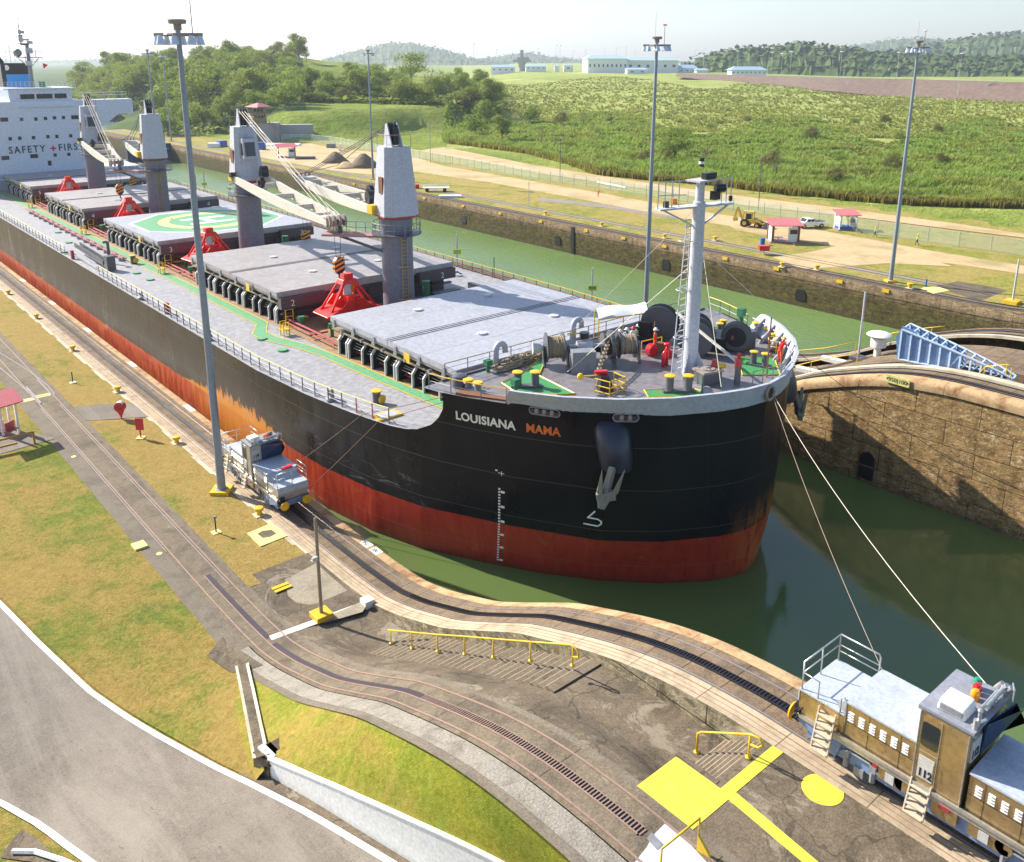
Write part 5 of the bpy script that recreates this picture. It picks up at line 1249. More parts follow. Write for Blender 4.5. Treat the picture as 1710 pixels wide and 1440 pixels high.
# draught marks
b = MB(); tq = t_at(38.0, 1)
rg = random.Random(3)
for i in range(27):
    z = -.9 + i * .2; b.add([(-.07, z, 0), (.07, z, 0), (.07, z + .11, 0), (-.07, z + .11, 0)], [(0, 1, 2, 3)])
    if i % 5 == 0: b.add([(.1, z, 0), (.35, z, 0), (.35, z + .16, 0), (.1, z + .16, 0)], [(0, 1, 2, 3)])
def dm():
    out = []
    for px, z, pz in b.v: o, y = hullp(tq, z); o2, y2 = hullp(tq + .004, z); n = Vector((y2 - y, -(o2 - o))).normalized(); out.append((SX - (o + n[0] * .03) + px * .6, y + n[1] * .03 + px * .6, z))
    b.v = out
on_hull(b, .401, 0); SP(b, 'draught_marks', M['white'])
b = MB()
for a, c in (((.3, .5), (-.14, -.02)), ((-.14, .02), (.5, .0)), ((.46, .01), (.7, -.13)), ((.68, -.1), (.68, -.32)), ((.7, -.28), (.46, -.47)), ((.5, -.45), (-.36, -.42))):
    d = Vector((c[0] - a[0], c[1] - a[1])).normalized() * .045; nrm = Vector((-d.y, d.x)); p = [(a[0] + nrm.x, a[1] + nrm.y, 0), (a[0] - nrm.x, a[1] - nrm.y, 0), (c[0] - nrm.x, c[1] - nrm.y, 0), (c[0] + nrm.x, c[1] + nrm.y, 0)]; b.add(p, [(0, 1, 2, 3)])
on_hull(b, .262, 3.4); SP(b, 'bulb_mark', M['white'])
b = MB(); b.add([(-.2, 0, 0), (.2, 0, 0), (.2, .04, 0), (-.2, .04, 0)], [(0, 1, 2, 3)]); b.add([(0, -.15, 0), (.04, -.15, 0), (.04, .15, 0), (0, .15, 0)], [(0, 1, 2, 3)]); b.add([(-.4, .1, 0), (-.25, .1, 0), (-.25, .2, 0), (-.4, .2, 0)], [(0, 1, 2, 3)]); on_hull(b, .398, 5.4); SP(b, 'hull_mark', M['lettering_white'])
# hawse pods with anchors on both bows
def anchor_pod(s):
    t = node('anchor_bay', (SX - s * 6, 30, 7))
    c0 = hullp(t_at(29.4, 9), 9.0); c1 = hullp(t_at(29.4, 6), 5.8)
    def W(o, y, z): return (SX - s * o, y, z)
    nrm = Vector((-.72, -.7)) if s == 1 else Vector((.72, -.7))
    b = MB(); prof = []
    for k, (z, r, out_) in enumerate([(9.75, .5, -.1), (9.5, .85, .35), (9.0, 1.0, .7), (8.2, 1.0, 1.0), (7.4, .95, 1.15), (6.9, .85, 1.15), (6.7, .6, .9)]):
        o, y = hullp(.238 - (9.5 - z) * .004, z); base = Vector((SX - s * o, y)) + nrm * (out_ - .9); tg = Vector((nrm[1], -nrm[0])); ring = []
        for i in range(17):
            a = math.pi * i / 16; pt = base + tg * (r * math.cos(a)) + nrm * (r * .9 * math.sin(a) + (0)); ring.append((pt[0], pt[1], z))
        prof.append(ring)
    b.grid(prof if s == 1 else prof[::-1]); b.add(prof[-1], [tuple(range(17))]); SP(b, 'pod', M['hullpod'], t, 2)
    o, y = hullp(.242, 6.6); c = Vector((SX - s * o, y)) + nrm * 1.35; tg = Vector((nrm[1], -nrm[0])) * (1 if s == 1 else -1)
    def A(u, v, z):
        u = u * .62 - .35 * (z - 5) / 2; v = v * .9 - .1; z = 7.3 + (z - 6.9) * .85
        return (c[0] + tg[0] * u + nrm[0] * v, c[1] + tg[1] * u + nrm[1] * v, z)
    b = MB(); b.beam(A(0, -.3, 6.9), A(.15, .35, 5.0), .34, .3, w2=.42, h2=.34); b.beam(A(-.75, .3, 5.25), A(.8, .3, 5.0), .42, .5)
    for sgn in (-1, 1): b.extr([A(sgn * .62, .2, 5.0), A(sgn * .95, .25, 5.5), A(sgn * .98, .3, 7.1), A(sgn * .66, .3, 6.2), A(sgn * .4, .3, 5.3)], (nrm[0] * .22, nrm[1] * .22, 0))
    b.beam(A(.1, .3, 5.2), A(.2, .4, 4.5), .5, .4, w2=.2, h2=.2)
    b.extr([A(-.5, .2, 5.2), A(.7, .2, 5.0), A(.5, .3, 4.4), A(-.1, .3, 4.3)], (nrm[0] * .3, nrm[1] * .3, 0)); SP(b, 'anchor', M['anchor'], t, 0, .03)
M['hullpod'] = paint('pod_paint', (.02, .025, .045), .32, amt=.15, dirt=(.08, .07, .07)); M['anchor'] = paint('anchor_weathered', (.22, .21, .17), .7, amt=.6, dirt=(.3, .17, .08), sc1=2.5)
anchor_pod(1); anchor_pod(-1)
# fairleads in the bulwark
def fair(yc, n, side=1, wid=1.5):
    t = node('roller_fairlead', (SX - side * hullp(t_at(yc, 10), 10)[0], yc, 10))
    tc = t_at(yc, 9.8); b = MB(); m_ = MB(); P = []
    for k in range(25):
        a = 2 * math.pi * k / 24; u = (wid / 2 - .18) * (1 if math.cos(a) > 0 else -1) + .2 * math.cos(a); P.append((u, .24 * math.sin(a), 0))
    ring = MB(); ring.v = P; ring.f = []; q = MB(); q.v = list(P); on_hull2(q, tc, 9.85, side, .05); b.tube(q.v, .045, 6); SP(b, 'frame', M['md_grey'], t, True)
    q = MB(); q.v = list(P[:-1]); q.f = [tuple(range(24))]; q.m = [0]; on_hull2(q, tc, 9.85, side, .045); SP(q, 'opening', M['coaming'], t)
    for i in range(n):
        q = MB(); q.v = [((i - (n - 1) / 2) * .45, -.16, 0), ((i - (n - 1) / 2) * .45, .16, 0)]; on_hull2(q, tc, 9.85, side, .06); b = MB(); b.cyl(q.v[0], q.v[1], .14, .1, 10); SP(b, 'roller', M['rusty_grey'], t, True)
def on_hull2(mb, t0, zc_, side, off):
    out = []
    for px, py, pz in mb.v:
        z = zc_ + py; t = t0 - px / CA[9.95][1][-1]; o, y = hullp(t, z); o2, y2 = hullp(t + .004, z); n = Vector((y2 - y, -(o2 - o))).normalized()
        out.append((SX - side * (o + n[0] * off), y + n[1] * off, z))
    mb.v = out; return mb
M['rusty_grey'] = paint('rusty_grey_roller', (.3, .25, .22), .5, amt=.6, dirt=(.3, .14, .06), sc1=4)
fair(34.1, 3, 1, 1.75); fair(30.6, 2, 1, 1.35)
t = node('bow_chock', (SX, 26.7, 10.6)); b = MB(); P = [(SX + .35 * math.cos(a), 26.62, 10.55 + .42 * math.sin(a)) for a in np.linspace(0, 2 * math.pi, 17)]; b.tube(P, .1, 8); SP(b, 'ring', M['rusty_grey'], t, True)
b = MB(); b.cyl((SX, 26.62, 10.55), (SX, 26.7, 10.55), .34, n=16); SP(b, 'hole', M['black'], t)
M['yellow_rust'] = paint('rusty_yellow', (.42, .28, .08), .6, amt=.5, dirt=(.25, .12, .05), sc1=2)
M['mast_grey'] = paint('mast_grey', (.5, .52, .58), .4, amt=.2, dirt=(.5, .4, .25), sc1=1, streak=True)
# ---------------------------------------------------------------- deck cranes
def crane(yc, tip, head_dir, lab):
    c = node('deck_crane', (SX, yc, DK)); x = SX; cab_s = head_dir           # head_dir: -1 jib forward, +1 jib aft
    b = MB(); b.lathe([(1.42, 0), (1.36, 8.2), (1.42, 8.3), (1.42, 9.2)], (x, yc, DK), 28); SP(b, 'column', M['column'], c, 2)
    b = MB(); b.lathe([(1.45, 0), (2.15, .02), (2.2, .12), (1.45, .14)], (x, yc, 14.1), 28); SP(b, 'platform', M['dk_grey'], c)
    b = MB()
    for i in range(14):
        a = 2 * math.pi * i / 14; b.cyl((x + 2.1 * math.cos(a), yc + 2.1 * math.sin(a), 14.2), (x + 2.1 * math.cos(a), yc + 2.1 * math.sin(a), 15.2), .03, n=5)
    for z in (14.7, 15.2): b.tube([(x + 2.1 * math.cos(a), yc + 2.1 * math.sin(a), z) for a in np.linspace(0, 2 * math.pi, 25)], .03, 5)
    SP(b, 'platform_rail', M['md_grey'], c)
    b = MB(); b.lathe([(1.55, 0), (1.62, .12), (1.5, .3)], (x, yc, 15.55), 26); SP(b, 'slew_ring', M['rust'], c)
    # housing, eight sided and tapering
    tipd = Vector((tip[0] - x, tip[1] - yc)).normalized(); rot = math.atan2(tipd.y, tipd.x)
    def rp(u, v): return (x + u * math.cos(rot) - v * math.sin(rot), yc + u * math.sin(rot) + v * math.cos(rot))
    def ring(r1, r2, ch, z): 
        P = [(r1, -r2 + ch), (r1, r2 - ch), (r1 - ch, r2), (-r1 + ch, r2), (-r1, r2 - ch), (-r1, -r2 + ch), (-r1 + ch, -r2), (r1 - ch, -r2)]
        return [(*rp(u, v), z) for u, v in P]
    lo, hi = ring(1.75, 1.62, .55, 15.85), ring(1.15, 1.2, .4, 21.7)
    b = MB(); b.add(lo + hi, [tuple(range(8))[::-1], tuple(range(8, 16))] + [(i, (i + 1) % 8, 8 + (i + 1) % 8, 8 + i) for i in range(8)]); SP(b, 'housing', M['crane'], c)
    b = MB(); b.add(ring(1.78, 1.64, .55, 15.72) + ring(1.78, 1.64, .55, 15.86), [tuple(range(8))[::-1], tuple(range(8, 16))] + [(i, (i + 1) % 8, 8 + (i + 1) % 8, 8 + i) for i in range(8)]); SP(b, 'oxide_band', M['dk_red'], c)
    b = MB()
    for v in (-.55, .4): b.extr([(*rp(-.75, v), 21.7), (*rp(.95, v), 21.7), (*rp(.55, v), 23.5), (*rp(.2, v), 23.65)], (rp(0, .1)[0] - x, rp(0, .1)[1] - yc, 0))
    SP(b, 'head_plate', M['crane'], c)
    b = MB(); 
    for v in (-.3, .0, .25): b.cyl((*rp(.4, v), 23.2), (*rp(.4, v + .12), 23.2), .5, n=14)
    b.beam((*rp(.1, 0), 21.8), (*rp(.1, 0), 23.2), .9, .5); SP(b, 'sheaves', M['black'], c)
    b = MB(); b.tube([(*rp(-1.1, -1.1), 21.7), (*rp(-1.1, -1.1), 22.7), (*rp(-1.1, 1.1), 22.7), (*rp(-1.1, 1.1), 21.7)], .03, 5); b.tube([(*rp(-1.1, 1.1), 22.7), (*rp(1, 1.1), 22.7), (*rp(1, 1.1), 21.7)], .03, 5); SP(b, 'top_rail', M['pink'], c)
    # operator cab on the jib side
    cab = MB(); cc = rp(1.75, 0); 
    P = [(1.3, -.75), (2.35, -.75), (2.35, .75), (1.3, .75)]
    b = MB(); b.add([(*rp(u, v), 18.3) for u, v in P] + [(*rp(u + (.0 if u > 2 else -.1), v), 20.5) for u, v in [(1.2, -.75), (2.1, -.75), (2.1, .75), (1.2, .75)]], [(3, 2, 1, 0), (4, 5, 6, 7), (0, 1, 5, 4), (1, 2, 6, 5), (2, 3, 7, 6), (3, 0, 4, 7)]); SP(b, 'cab', M['crane'], c)
    b = MB(); b.add([(*rp(2.37, -.55), 18.6), (*rp(2.37, .55), 18.6), (*rp(2.17, .55), 20.1), (*rp(2.17, -.55), 20.1)], [(0, 1, 2, 3)]); 
    for v in (-.77, .77): b.add([(*rp(1.5, v), 18.7), (*rp(2.2, v), 18.7), (*rp(2.05, v), 20.0), (*rp(1.5, v), 20.0)], [(0, 1, 2, 3)])
    b.add([(*rp(1.3, -.4), 20.52), (*rp(1.9, -.4), 20.52), (*rp(1.9, .4), 20.52), (*rp(1.3, .4), 20.52)], [(0, 1, 2, 3)]); SP(b, 'cab_window', M['glass'], c)
    b = MB(); b.extr([(*rp(.1, -1.56), 18.2), (*rp(-.45, -1.56), 18.2), (*rp(-.45, -1.5), 19.4), (*rp(.1, -1.5), 19.4)], (rp(0, -.03)[0] - x, rp(0, -.03)[1] - yc, 0)); b.box(x - 1.62, x - 1.3, yc - .5, yc + .1, 17.8, 19.2); SP(b, 'louvre', M['rust'], c)
    # jib: two tapering beams joined at the head
    L = math.hypot(tip[0] - x, tip[1] - yc); jb = node('jib', (x, yc, 15.9), c)
    def jp(u, v, z): return (*rp(u, v), z)
    zt = tip[2]; zz = lambda u: 16.2 + (zt - 16.2) * (u / L) + .25 * math.sin(math.pi * u / L) * -1
    b = MB(); n = 9
    for s in (-1, 1):
        for i in range(n):
            u0 = 1.2 + (L - 1.2) * i / n; u1 = 1.2 + (L - 1.2) * (i + 1) / n
            v = lambda u: s * (1.75 - .95 * u / L); h = lambda u: .5 + .45 * math.sin(math.pi * min(1, (u / L) * 1.05 + .02)) ** .7
            b.beam(jp(u0, v(u0), zz(u0)), jp(u1, v(u1), zz(u1)), .3, h(u0), 0, .3, h(u1))
    SP(b, 'beam', M['jib'], jb)
    b = MB()
    for u in (L * .22, L * .45, L * .68, L * .86): v = 1.75 - .95 * u / L; b.beam(jp(u, -v, zz(u)), jp(u, v, zz(u)), .35, .5)
    b.beam(jp(L * .93, -.8, zt), jp(L * .93, .8, zt), 1.3, .5); SP(b, 'cross_beam', M['jib'], jb)
    b = MB(); 
    for v in (-.7, -.25, .25, .7): b.cyl(jp(L, v - .1, zt + .1), jp(L, v + .1, zt + .1), .5, n=14)
    b.beam(jp(L * .97, -.9, zt), jp(L * 1.0, -.9, zt), .1, .8); b.beam(jp(L * .97, .9, zt), jp(L * 1.0, .9, zt), .1, .8); SP(b, 'jib_sheaves', M['rusty_grey'], jb)
    b = MB(); b.cyl(jp(L * .3, -1.0, zz(L * .3) + .8), jp(L * .3, -.6, zz(L * .3) + .8), .62, n=16); b.cyl(jp(L * .3, -1.2, zz(L * .3) + .8), jp(L * .3, -.4, zz(L * .3) + .8), .25, n=10); b.cyl(jp(L * .12, .7, 17.0), jp(L * .12, 1.4, 17.0), .6, n=16); b.cb(jp(L * .12, 1, 16.7), (.8, .8, .6)); b.cb(jp(1.2, -1.9, 16.6), (.6, .6, .5)); SP(b, 'cable_drum', M['black'], jb)
    b = MB(); b.cb(jp(.9, 1.75 * (1 if head_dir > 0 else -1), 16.3), (.75, .8, .75)); SP(b, 'motor', M['yellow'], jb)
    b = MB()
    for v in (-.45, -.2, .1, .4):
        P = [jp(.5, v, 23.5 - .15 * abs(v)), jp(L * .98, v * 1.5, zt + .45)]
        if v > .3: P.insert(1, jp(L * .5, v * 1.2, (23.4 + zt) / 2 - 1.0))
        b.tube(P, .035, 5)
    SP(b, 'luffing_cable', M['cable'] if head_dir < 0 else M['cable_dk'], c)
    return c, jp(L, 0, zt), rp
def block(c, p, z, h=1.2):
    b = MB(); 
    for s in (-.35, .35): b.tube([(p[0] + s, p[1], p[2]), (p[0] + s * .6, p[1], z + h)], .022, 5)
    SP(b, 'hoist_cable', M['cable_dk'], c)
    k = node('hook_block', (p[0], p[1], z), c); b = MB(); w_ = .5
    P = [(-.15, -.0), (-w_, .4), (-w_, h), (-.2, h + .35), (.2, h + .35), (w_, h), (w_, .4), (.15, 0)]
    b.extr([(p[0] + u, p[1] - .2, z + v) for u, v in P], (0, .4, 0)); SP(b, 'block', M['black'], k)
    b = MB()
    for j in range(3):
        y0 = .25 + j * .42; b.extr([(p[0] - .46, p[1] - .215, z + y0), (p[0] - .46, p[1] - .215, z + y0 + .2), (p[0] + .46, p[1] - .215, z + y0 + .55), (p[0] + .46, p[1] - .215, z + y0 + .33)], (0, .01, 0)); b.box(p[0] - .51, p[0] - .5, p[1] - .2, p[1] + .2, z + y0, z + y0 + .22)
    SP(b, 'stripe', M['stripe_o'], k)
    b = MB(); b.cyl((p[0], p[1], z), (p[0], p[1], z - .45), .09, n=8); b.tube([(p[0], p[1], z - .4), (p[0] + .18, p[1], z - .6), (p[0], p[1], z - .8), (p[0] - .16, p[1], z - .66)], .07, 6); SP(b, 'hook', M['dk_red'], k)
c1, t1, _ = crane(65.0, (46.0, 90.5, 16.2), 1, '')
c2, t2, _ = crane(95.6, (37.9, 68.6, 15.1), -1, '')
c3, t3, _ = crane(125.5, (46.0, 149.5, 16.2), 1, '')
c4, t4, _ = crane(154.2, (37.9, 129.5, 15.0), -1, '')
block(c1, (t1[0], t1[1], t1[2]), 8.6, 1.2); block(c2, (t2[0], t2[1], t2[2]), 10.4); block(c3, (t3[0], t3[1], t3[2]), 9.0); block(c4, (t4[0], t4[1], t4[2]), 10.6)
for c, yc in ((c1, 65.), (c3, 125.5)):
    r = node('jib_rest', (38.5, yc + 3, 13), c); b = MB(); b.beam((SX - 1, yc + .6, 14), (37.2, yc + 4.6, 14), 1.6, .18); SP(b, 'deck_plate', M['pink'], r)
    b = MB()
    for i in range(6): f = i / 5; xx, yy = SX - 1.8 + (37.2 - SX + 1.8) * f + .7, yc + 1.2 + 3.4 * f + .6; b.cyl((xx, yy, 14), (xx, yy, 15), .03, n=5)
    b.tube([(SX - 1.1, yc + 1.8, 15), (37.9, yc + 5.2, 15)], .03, 5); b.tube([(SX - 1.1, yc + 1.8, 14.5), (37.9, yc + 5.2, 14.5)], .03, 5); SP(b, 'rest_rail', M['md_grey'], r)
    b = MB(); b.cb((38.2, yc + 3.8, 14.5), (.5, .5, 1.1), 0, 0, .6); b.cb((38.2, yc + 3.8, 15.2), (1.1, .6, .3)); b.beam((SX - 1, yc, 12.5), (38.0, yc + 3.5, 13.9), .2, .2); SP(b, 'rest_post', M['dk_grey'], r)
    b = MB(); 
    for s in (-.28, .28): b.beam((SX - .2 + s, yc - 1.46, DK), (SX - .2 + s, yc - 1.46, 14), .06, .06)
    for i in range(22): b.box(SX - .48, SX + .08, yc - 1.5, yc - 1.44, 6.8 + i * .33, 6.86 + i * .33)
    for z in (8.6, 11.5): b.tube([(SX - .2 + .75 * math.cos(a), yc - 1.5 - .5 * abs(math.sin(a)), z) for a in np.linspace(math.pi, 2 * math.pi, 9)], .04, 5)
    SP(b, 'ladder', M['wood'] if 0 else M['yellow_rust'], c)

# ---------------------------------------------------------------- grabs: things of their own
def grab(x, y, z, lab, rz=0, first=None):
    if first: return dup(first, (x, y, z), rz, lab, 'red cargo grabs between the hatches')
    t = thing('cargo_grab', lab, 'cargo grab', (x, y, z), rz, 'red cargo grabs between the hatches')
    for s in (-1, 1):
        P = [(s * .05, 0), (s * 1.15, .0), (s * 2.15, 1.0), (s * 2.2, 1.15), (s * 1.1, 1.75), (s * .12, 1.35)]
        b = MB(); b.extr([(u, -1.35, v) for u, v in P], (0, 2.7, 0)); b.build('shell', M['red'], t, 0, .04)
        b = MB(); 
        for yy in (-1.38, 0, 1.32): b.extr([(s * .1, yy, 1.3), (s * 1.1, yy, 1.7), (s * .55, yy, 2.6), (s * .12, yy, 2.5)], (0, .06, 0))
        b.box(min(s * .2, s * 1.95), max(s * .2, s * 1.95), -1.42, -1.36, .95, 1.05); b.build('shell_rib', M['red'], t)
        for yy in (-.85, .85):
            b = MB(); b.beam((s * 1.75, yy, 1.3), (s * .5, yy * .55, 4.0), .2, .16); b.build('arm', M['red'], t)
    b = MB(); b.cb((0, 0, 4.15), (1.3, 1.3, .45), 0, 0, .75); b.cb((0, 0, 4.6), (.7, .6, .6)); b.cb((0, 0, 2.5), (.9, 2.0, .5)); b.beam((-.5, 0, 2.6), (-.35, 0, 4.0), .15, .15); b.beam((.5, 0, 2.6), (.35, 0, 4.0), .15, .15); b.build('head', M['red'], t, 0, .03)
    b = MB(); b.cyl((0, 0, 2.7), (0, 0, 3.9), .3, n=12); b.build('hydraulic_pump', M['stay'], t)
    b = MB(); b.box(-.55, -.1, -1.2, -1.1, 1.6, 2.4); b.box(.3, .35, -.3, .2, 3, 3.8); b.build('warning_plate', M['sig_a'], t); return t
g = grab(37.3, 66.2, DK + .3, 'red clamshell grab hanging nearest the bow, with the striped block above it')
g2 = grab(36.6, 95.0, DK + .3, 'red clamshell grab in front of the landing circle hatch 3', .1, g)
g3 = grab(37.2, 123.8, DK + .3, 'red clamshell grab between hatches 3 and 4', -.05, g)
g4 = grab(37.0, 152.4, DK + .3, 'small red clamshell grab farthest aft before hatch 5', .08, g)
for q in (g, g2, g3, g4): q.scale = (1.28, 1.0, .86)
# ---------------------------------------------------------------- accommodation
hs = node('deckhouse', (SX, 184, DK)); HY = 180
b = MB(); b.box(24.5, 48.4, HY, 194, 8.3, 21.6); b.box(25.7, 57.6, HY + 1, 200, DK, 8.8); SP(b, 'front_wall', M['house'], hs)
b = MB(); b.box(25.9, 57.6, HY - .5, HY + .02, DK, 9.0); b.box(30, 46, HY - 3.2, HY - .3, DK, 8.3); SP(b, 'lower_front', M['bulwark'], hs)
b = MB(); b.extr([(48.4, HY, 21.6), (56.9, HY, 21.6), (56.9, HY, 18.9), (54.2, HY, 18.9), (50.5, HY, 16.3), (48.4, HY, 15.8)], (0, 3.2, 0)); SP(b, 'bridge_wing', M['house'], hs)
b = MB(); b.box(36.0, 46.4, HY + .6, 190, 21.6, 23.7); b.box(35.2, 47.2, HY + .3, 190.5, 23.7, 23.9); b.box(37.3, 46.3, HY - .35, HY + .6, 20.55, 20.72); SP(b, 'wheelhouse', M['house'], hs)
b = MB()
for x0, x1 in ((37.8, 40.1), (40.45, 43.1), (43.45, 45.5)): b.box(x0, x1, HY + .55, HY + .62, 22.0, 22.85)
for x in (36.0, 35.9): pass
SP(b, 'bridge_window', M['glass'], hs)
def win(x, z, w_=.55, h_=.6): 
    b = MB(); b.box(x - w_ / 2, x + w_ / 2, HY - .03, HY + .05, z - h_ / 2, z + h_ / 2); SP(b, 'window', M['glass'], hs)
for px, py in ((36, 199.5), (60, 199), (76, 198), (91, 197), (106, 196.5), (17, 232), (33, 231), (56, 230), (80, 228.5), (95, 228), (118, 227), (92, 259), (115, 258)):
    d = ray(px, py); k = HY / d.y; win(d.x * k, EYE_H + d.z * k)
for px, py in ((7, 200), (9, 264), (57, 261), (125, 196)):
    d = ray(px, py); k = HY / d.y; win(d.x * k, EYE_H + d.z * k, 1.25, .7)
d = ray(83, 272.5); k = HY / d.y; win(d.x * k, EYE_H + d.z * k, .6, .9)
d = ray(15, 257); k = HY / d.y; x0 = d.x * k; z0 = EYE_H + d.z * k
q = text_mesh('SAFETY', 1.75, .01, .03, 1.28, .86); place(q, (x0, HY - .04, z0), (1, 0, 0), (0, 0, 1), (0, -1, 0)); SP(q, 'painted_words', M['lettering_dark'], hs)
d = ray(98, 252); k = HY / d.y; q = text_mesh('FIRST', 1.75, .01, .03, 1.28, .86); place(q, (d.x * k, HY - .04, EYE_H + d.z * k), (1, 0, 0), (0, 0, 1), (0, -1, 0)); SP(q, 'painted_words', M['lettering_dark'], hs)
d = ray(89, 248); k = HY / d.y; x_, z_ = d.x * k, EYE_H + d.z * k
b = MB(); b.box(x_ - .5, x_ + .5, HY - .05, HY, z_ - .13, z_ + .13); b.box(x_ - .13, x_ + .13, HY - .055, HY, z_ - .5, z_ + .5); SP(b, 'red_cross_mark', M['sig_r'], hs)
# funnel
fn = node('funnel', (38.3, 192, 24)); b = MB(); b.extr([(37.1, 189, 23.6), (42.2, 189, 23.6), (42.2, 189, 26.2), (37.1, 189, 26.2)], (0, 7, 0)); SP(b, 'blue_band', M['lt_blue'], fn)
b = MB(); b.box(37.05, 42.25, 188.95, 196.1, 26.2, 28.2); b.box(37.0, 37.7, 188.9, 196, 23.6, 28.25); SP(b, 'black_top', M['black'], fn)
b = MB(); b.cyl((37.9, 188.9, 27.4), (37.9, 188.95, 27.4), .5, n=18); SP(b, 'funnel_badge', M['white'], fn)
b = MB(); b.cyl((38, 192, 28.2), (37.3, 192.4, 29.6), .35, n=10); SP(b, 'exhaust', M['black'], fn)
# radar mast
rm = node('radar_mast', (41.4, 186, 24)); b = MB()
X0, Y0 = 41.0, 185.; b.cyl((X0, Y0, 23.9), (X0, Y0, 31.5), .38, .26, 10); b.cyl((X0 - .9, Y0, 31.5), (X0 - .9, Y0, 36.3), .12, .05, 8); b.beam((X0 - 1, Y0, 31.5), (X0 + .3, Y0, 31.5), .4, .4)
b.cb((X0 + .1, Y0, 29.2), (4.0, 2.0, .14)); b.cb((X0 - .3, Y0, 31.6), (2.6, 1.4, .12)); b.cb((X0 - .4, Y0, 33.1), (1.6, 1, .1)); b.beam((X0 - 2.3, Y0, 34.7), (X0 + .6, Y0, 34.3), .06, .06); b.beam((X0 - 1.9, Y0, 33.7), (X0 + 2.1, Y0, 33.0), .06, .06)
b.beam((X0 + .2, Y0, 27.5), (X0 + 1.7, Y0, 29.1), .12, .12); b.beam((X0 - .2, Y0, 27.5), (X0 - 1.7, Y0, 29.1), .12, .12); SP(b, 'mast_tube', M['md_grey'], rm)
b = MB(); b.sph((X0 - 1.7, Y0, 30.0), .75, 14); SP(b, 'radome', M['md_grey'], rm, True)
b = MB(); b.cyl((X0 - .9, Y0, 33.3), (X0 - .9, Y0, 34.0), .28, n=10); b.cb((X0 - .2, Y0, 32.3), (1.4, .3, .3)); b.cb((X0 + .5, Y0, 31.9), (.9, .5, .4)); b.cb((X0 - .9, Y0, 32.5), (.7, .6, 1.2)); b.cb((X0 + .2, Y0, 30.4), (1.2, .8, .9)); b.cb((X0 - .6, Y0, 33.6), (.9, .5, .5)); b.cb((X0 - .1, Y0, 28.2), (1.0, .8, .8)); SP(b, 'radar_scanner', M['stay'], rm)
b = MB()
for (a, c) in (((X0 + 1, 29.2), (X0 + 1, 30.4)), ((X0 + 2.0, 29.2), (X0 + 2.0, 30.4)), ((X0 + 1, 30.4), (X0 + 2, 30.4)), ((X0 + 1, 29.8), (X0 + 2, 29.8)), ((X0 - 1, 31.6), (X0 - 1, 32.4)), ((X0 + .9, 31.6), (X0 + .9, 32.4)), ((X0 - 1, 32.4), (X0 + .9, 32.4))): b.tube([(a[0], Y0 - .9, a[1]), (c[0], Y0 - .9, c[1])], .035, 5)
SP(b, 'mast_rail', M['stay'], rm)
b = MB(); L_ = [(34.5, 23.9), (47.2, 23.9)]
for i in range(19): b.cyl((34.6 + i * .7, HY + .5, 23.9), (34.6 + i * .7, HY + .5, 25.0), .03, n=5)
for z in (24.3, 24.65, 25.0): b.tube([(34.6, HY + .5, z), (47.2, HY + .5, z)], .03, 5)
for z in (22.4, 22.9): b.tube([(46.5, HY + 2, z), (56.5, HY + 2, z)], .03, 5)
SP(b, 'monkey_island_rail', M['white'], hs)
b = MB(); b.tube([(52.2, HY + 1, 21.6), (52.2, HY + 1, 22.9), (54.1, HY + 1, 22.9), (54.1, HY + 1, 21.6)], .06, 5); b.tube([(55.4, HY + 1, 21.6), (55.4, HY + 1, 22.8)], .05, 5); SP(b, 'wing_frame', M['stay'], hs)
b = MB(); b.extr([(43.2, 184.9, 28.2), (43.3, 184.9, 27.2), (44.1, 184.9, 27.9)], (0, .03, 0)); SP(b, 'signal_flag', M['sig_r'], rm)
b = MB(); b.cb((42.2, 183, 24.5), (.9, .6, 1.0)); SP(b, 'compass_stand', M['dk_green'], hs)
# ---------------------------------------------------------------- fore mast
fm = node('fore_mast', (SX + .35, 32.6, FC)); X0, Y0 = SX + .3, 32.6
b = MB(); b.lathe([(.45, 0), (.42, 4), (.36, 10.8), (.27, 10.85), (.25, 12.1)], (X0, Y0, FC + .04), 24)
for a in (0.3, 1.87, 3.44, 5.0):
    u, v = math.cos(a), math.sin(a); b.extr([(X0 + u * .4, Y0 + v * .4, FC), (X0 + u * 1.15, Y0 + v * 1.15, FC), (X0 + u * 1.15, Y0 + v * 1.15, FC + .25), (X0 + u * .4, Y0 + v * .4, FC + 1.7)], (-v * .05, u * .05, 0))
SP(b, 'mast_tube', M['mast_grey'], fm, 2)
b = MB(); z = 20.35
b.beam((X0 - 2.2, Y0 + 1.3, z), (X0 + 1.9, Y0 - .8, z + .25), .9, .1); b.cb((X0 + .1, Y0, 22.0), (1.7, 1.1, .1))
for s, e in (((X0 - 2.0, Y0 + 1.2, z), (X0, Y0, z - 1.2)), ((X0 + 1.8, Y0 - .8, z + .2), (X0, Y0, z - 1.2))): b.beam(s, e, .1, .1)
SP(b, 'crosstree', M['stay'], fm)
b = MB()
for f in (0, .15, .3, .45): x = X0 - 2.2 + 2.6 * f; y = Y0 + 1.3 - 1.3 * f; b.cyl((x, y, z), (x, y, z + 1.6), .035, n=5)
b.tube([(X0 - 2.2, Y0 + 1.3, z + 1.6), (X0 - .4, Y0 + .3, z + 1.65)], .035, 5); b.tube([(X0 - 2.2, Y0 + 1.3, z + .8), (X0 - .6, Y0 + .5, z + .8)], .03, 5)
for f in (.7, .85, 1.0): x = X0 + 1.9 * f; y = Y0 - .8 * f; b.cyl((x, y, z + .2), (x, y, z + 1.7), .035, n=5)
b.tube([(X0 + 1.2, Y0 - .5, z + 1.7), (X0 + 1.9, Y0 - .8, z + 1.75)], .03, 5)
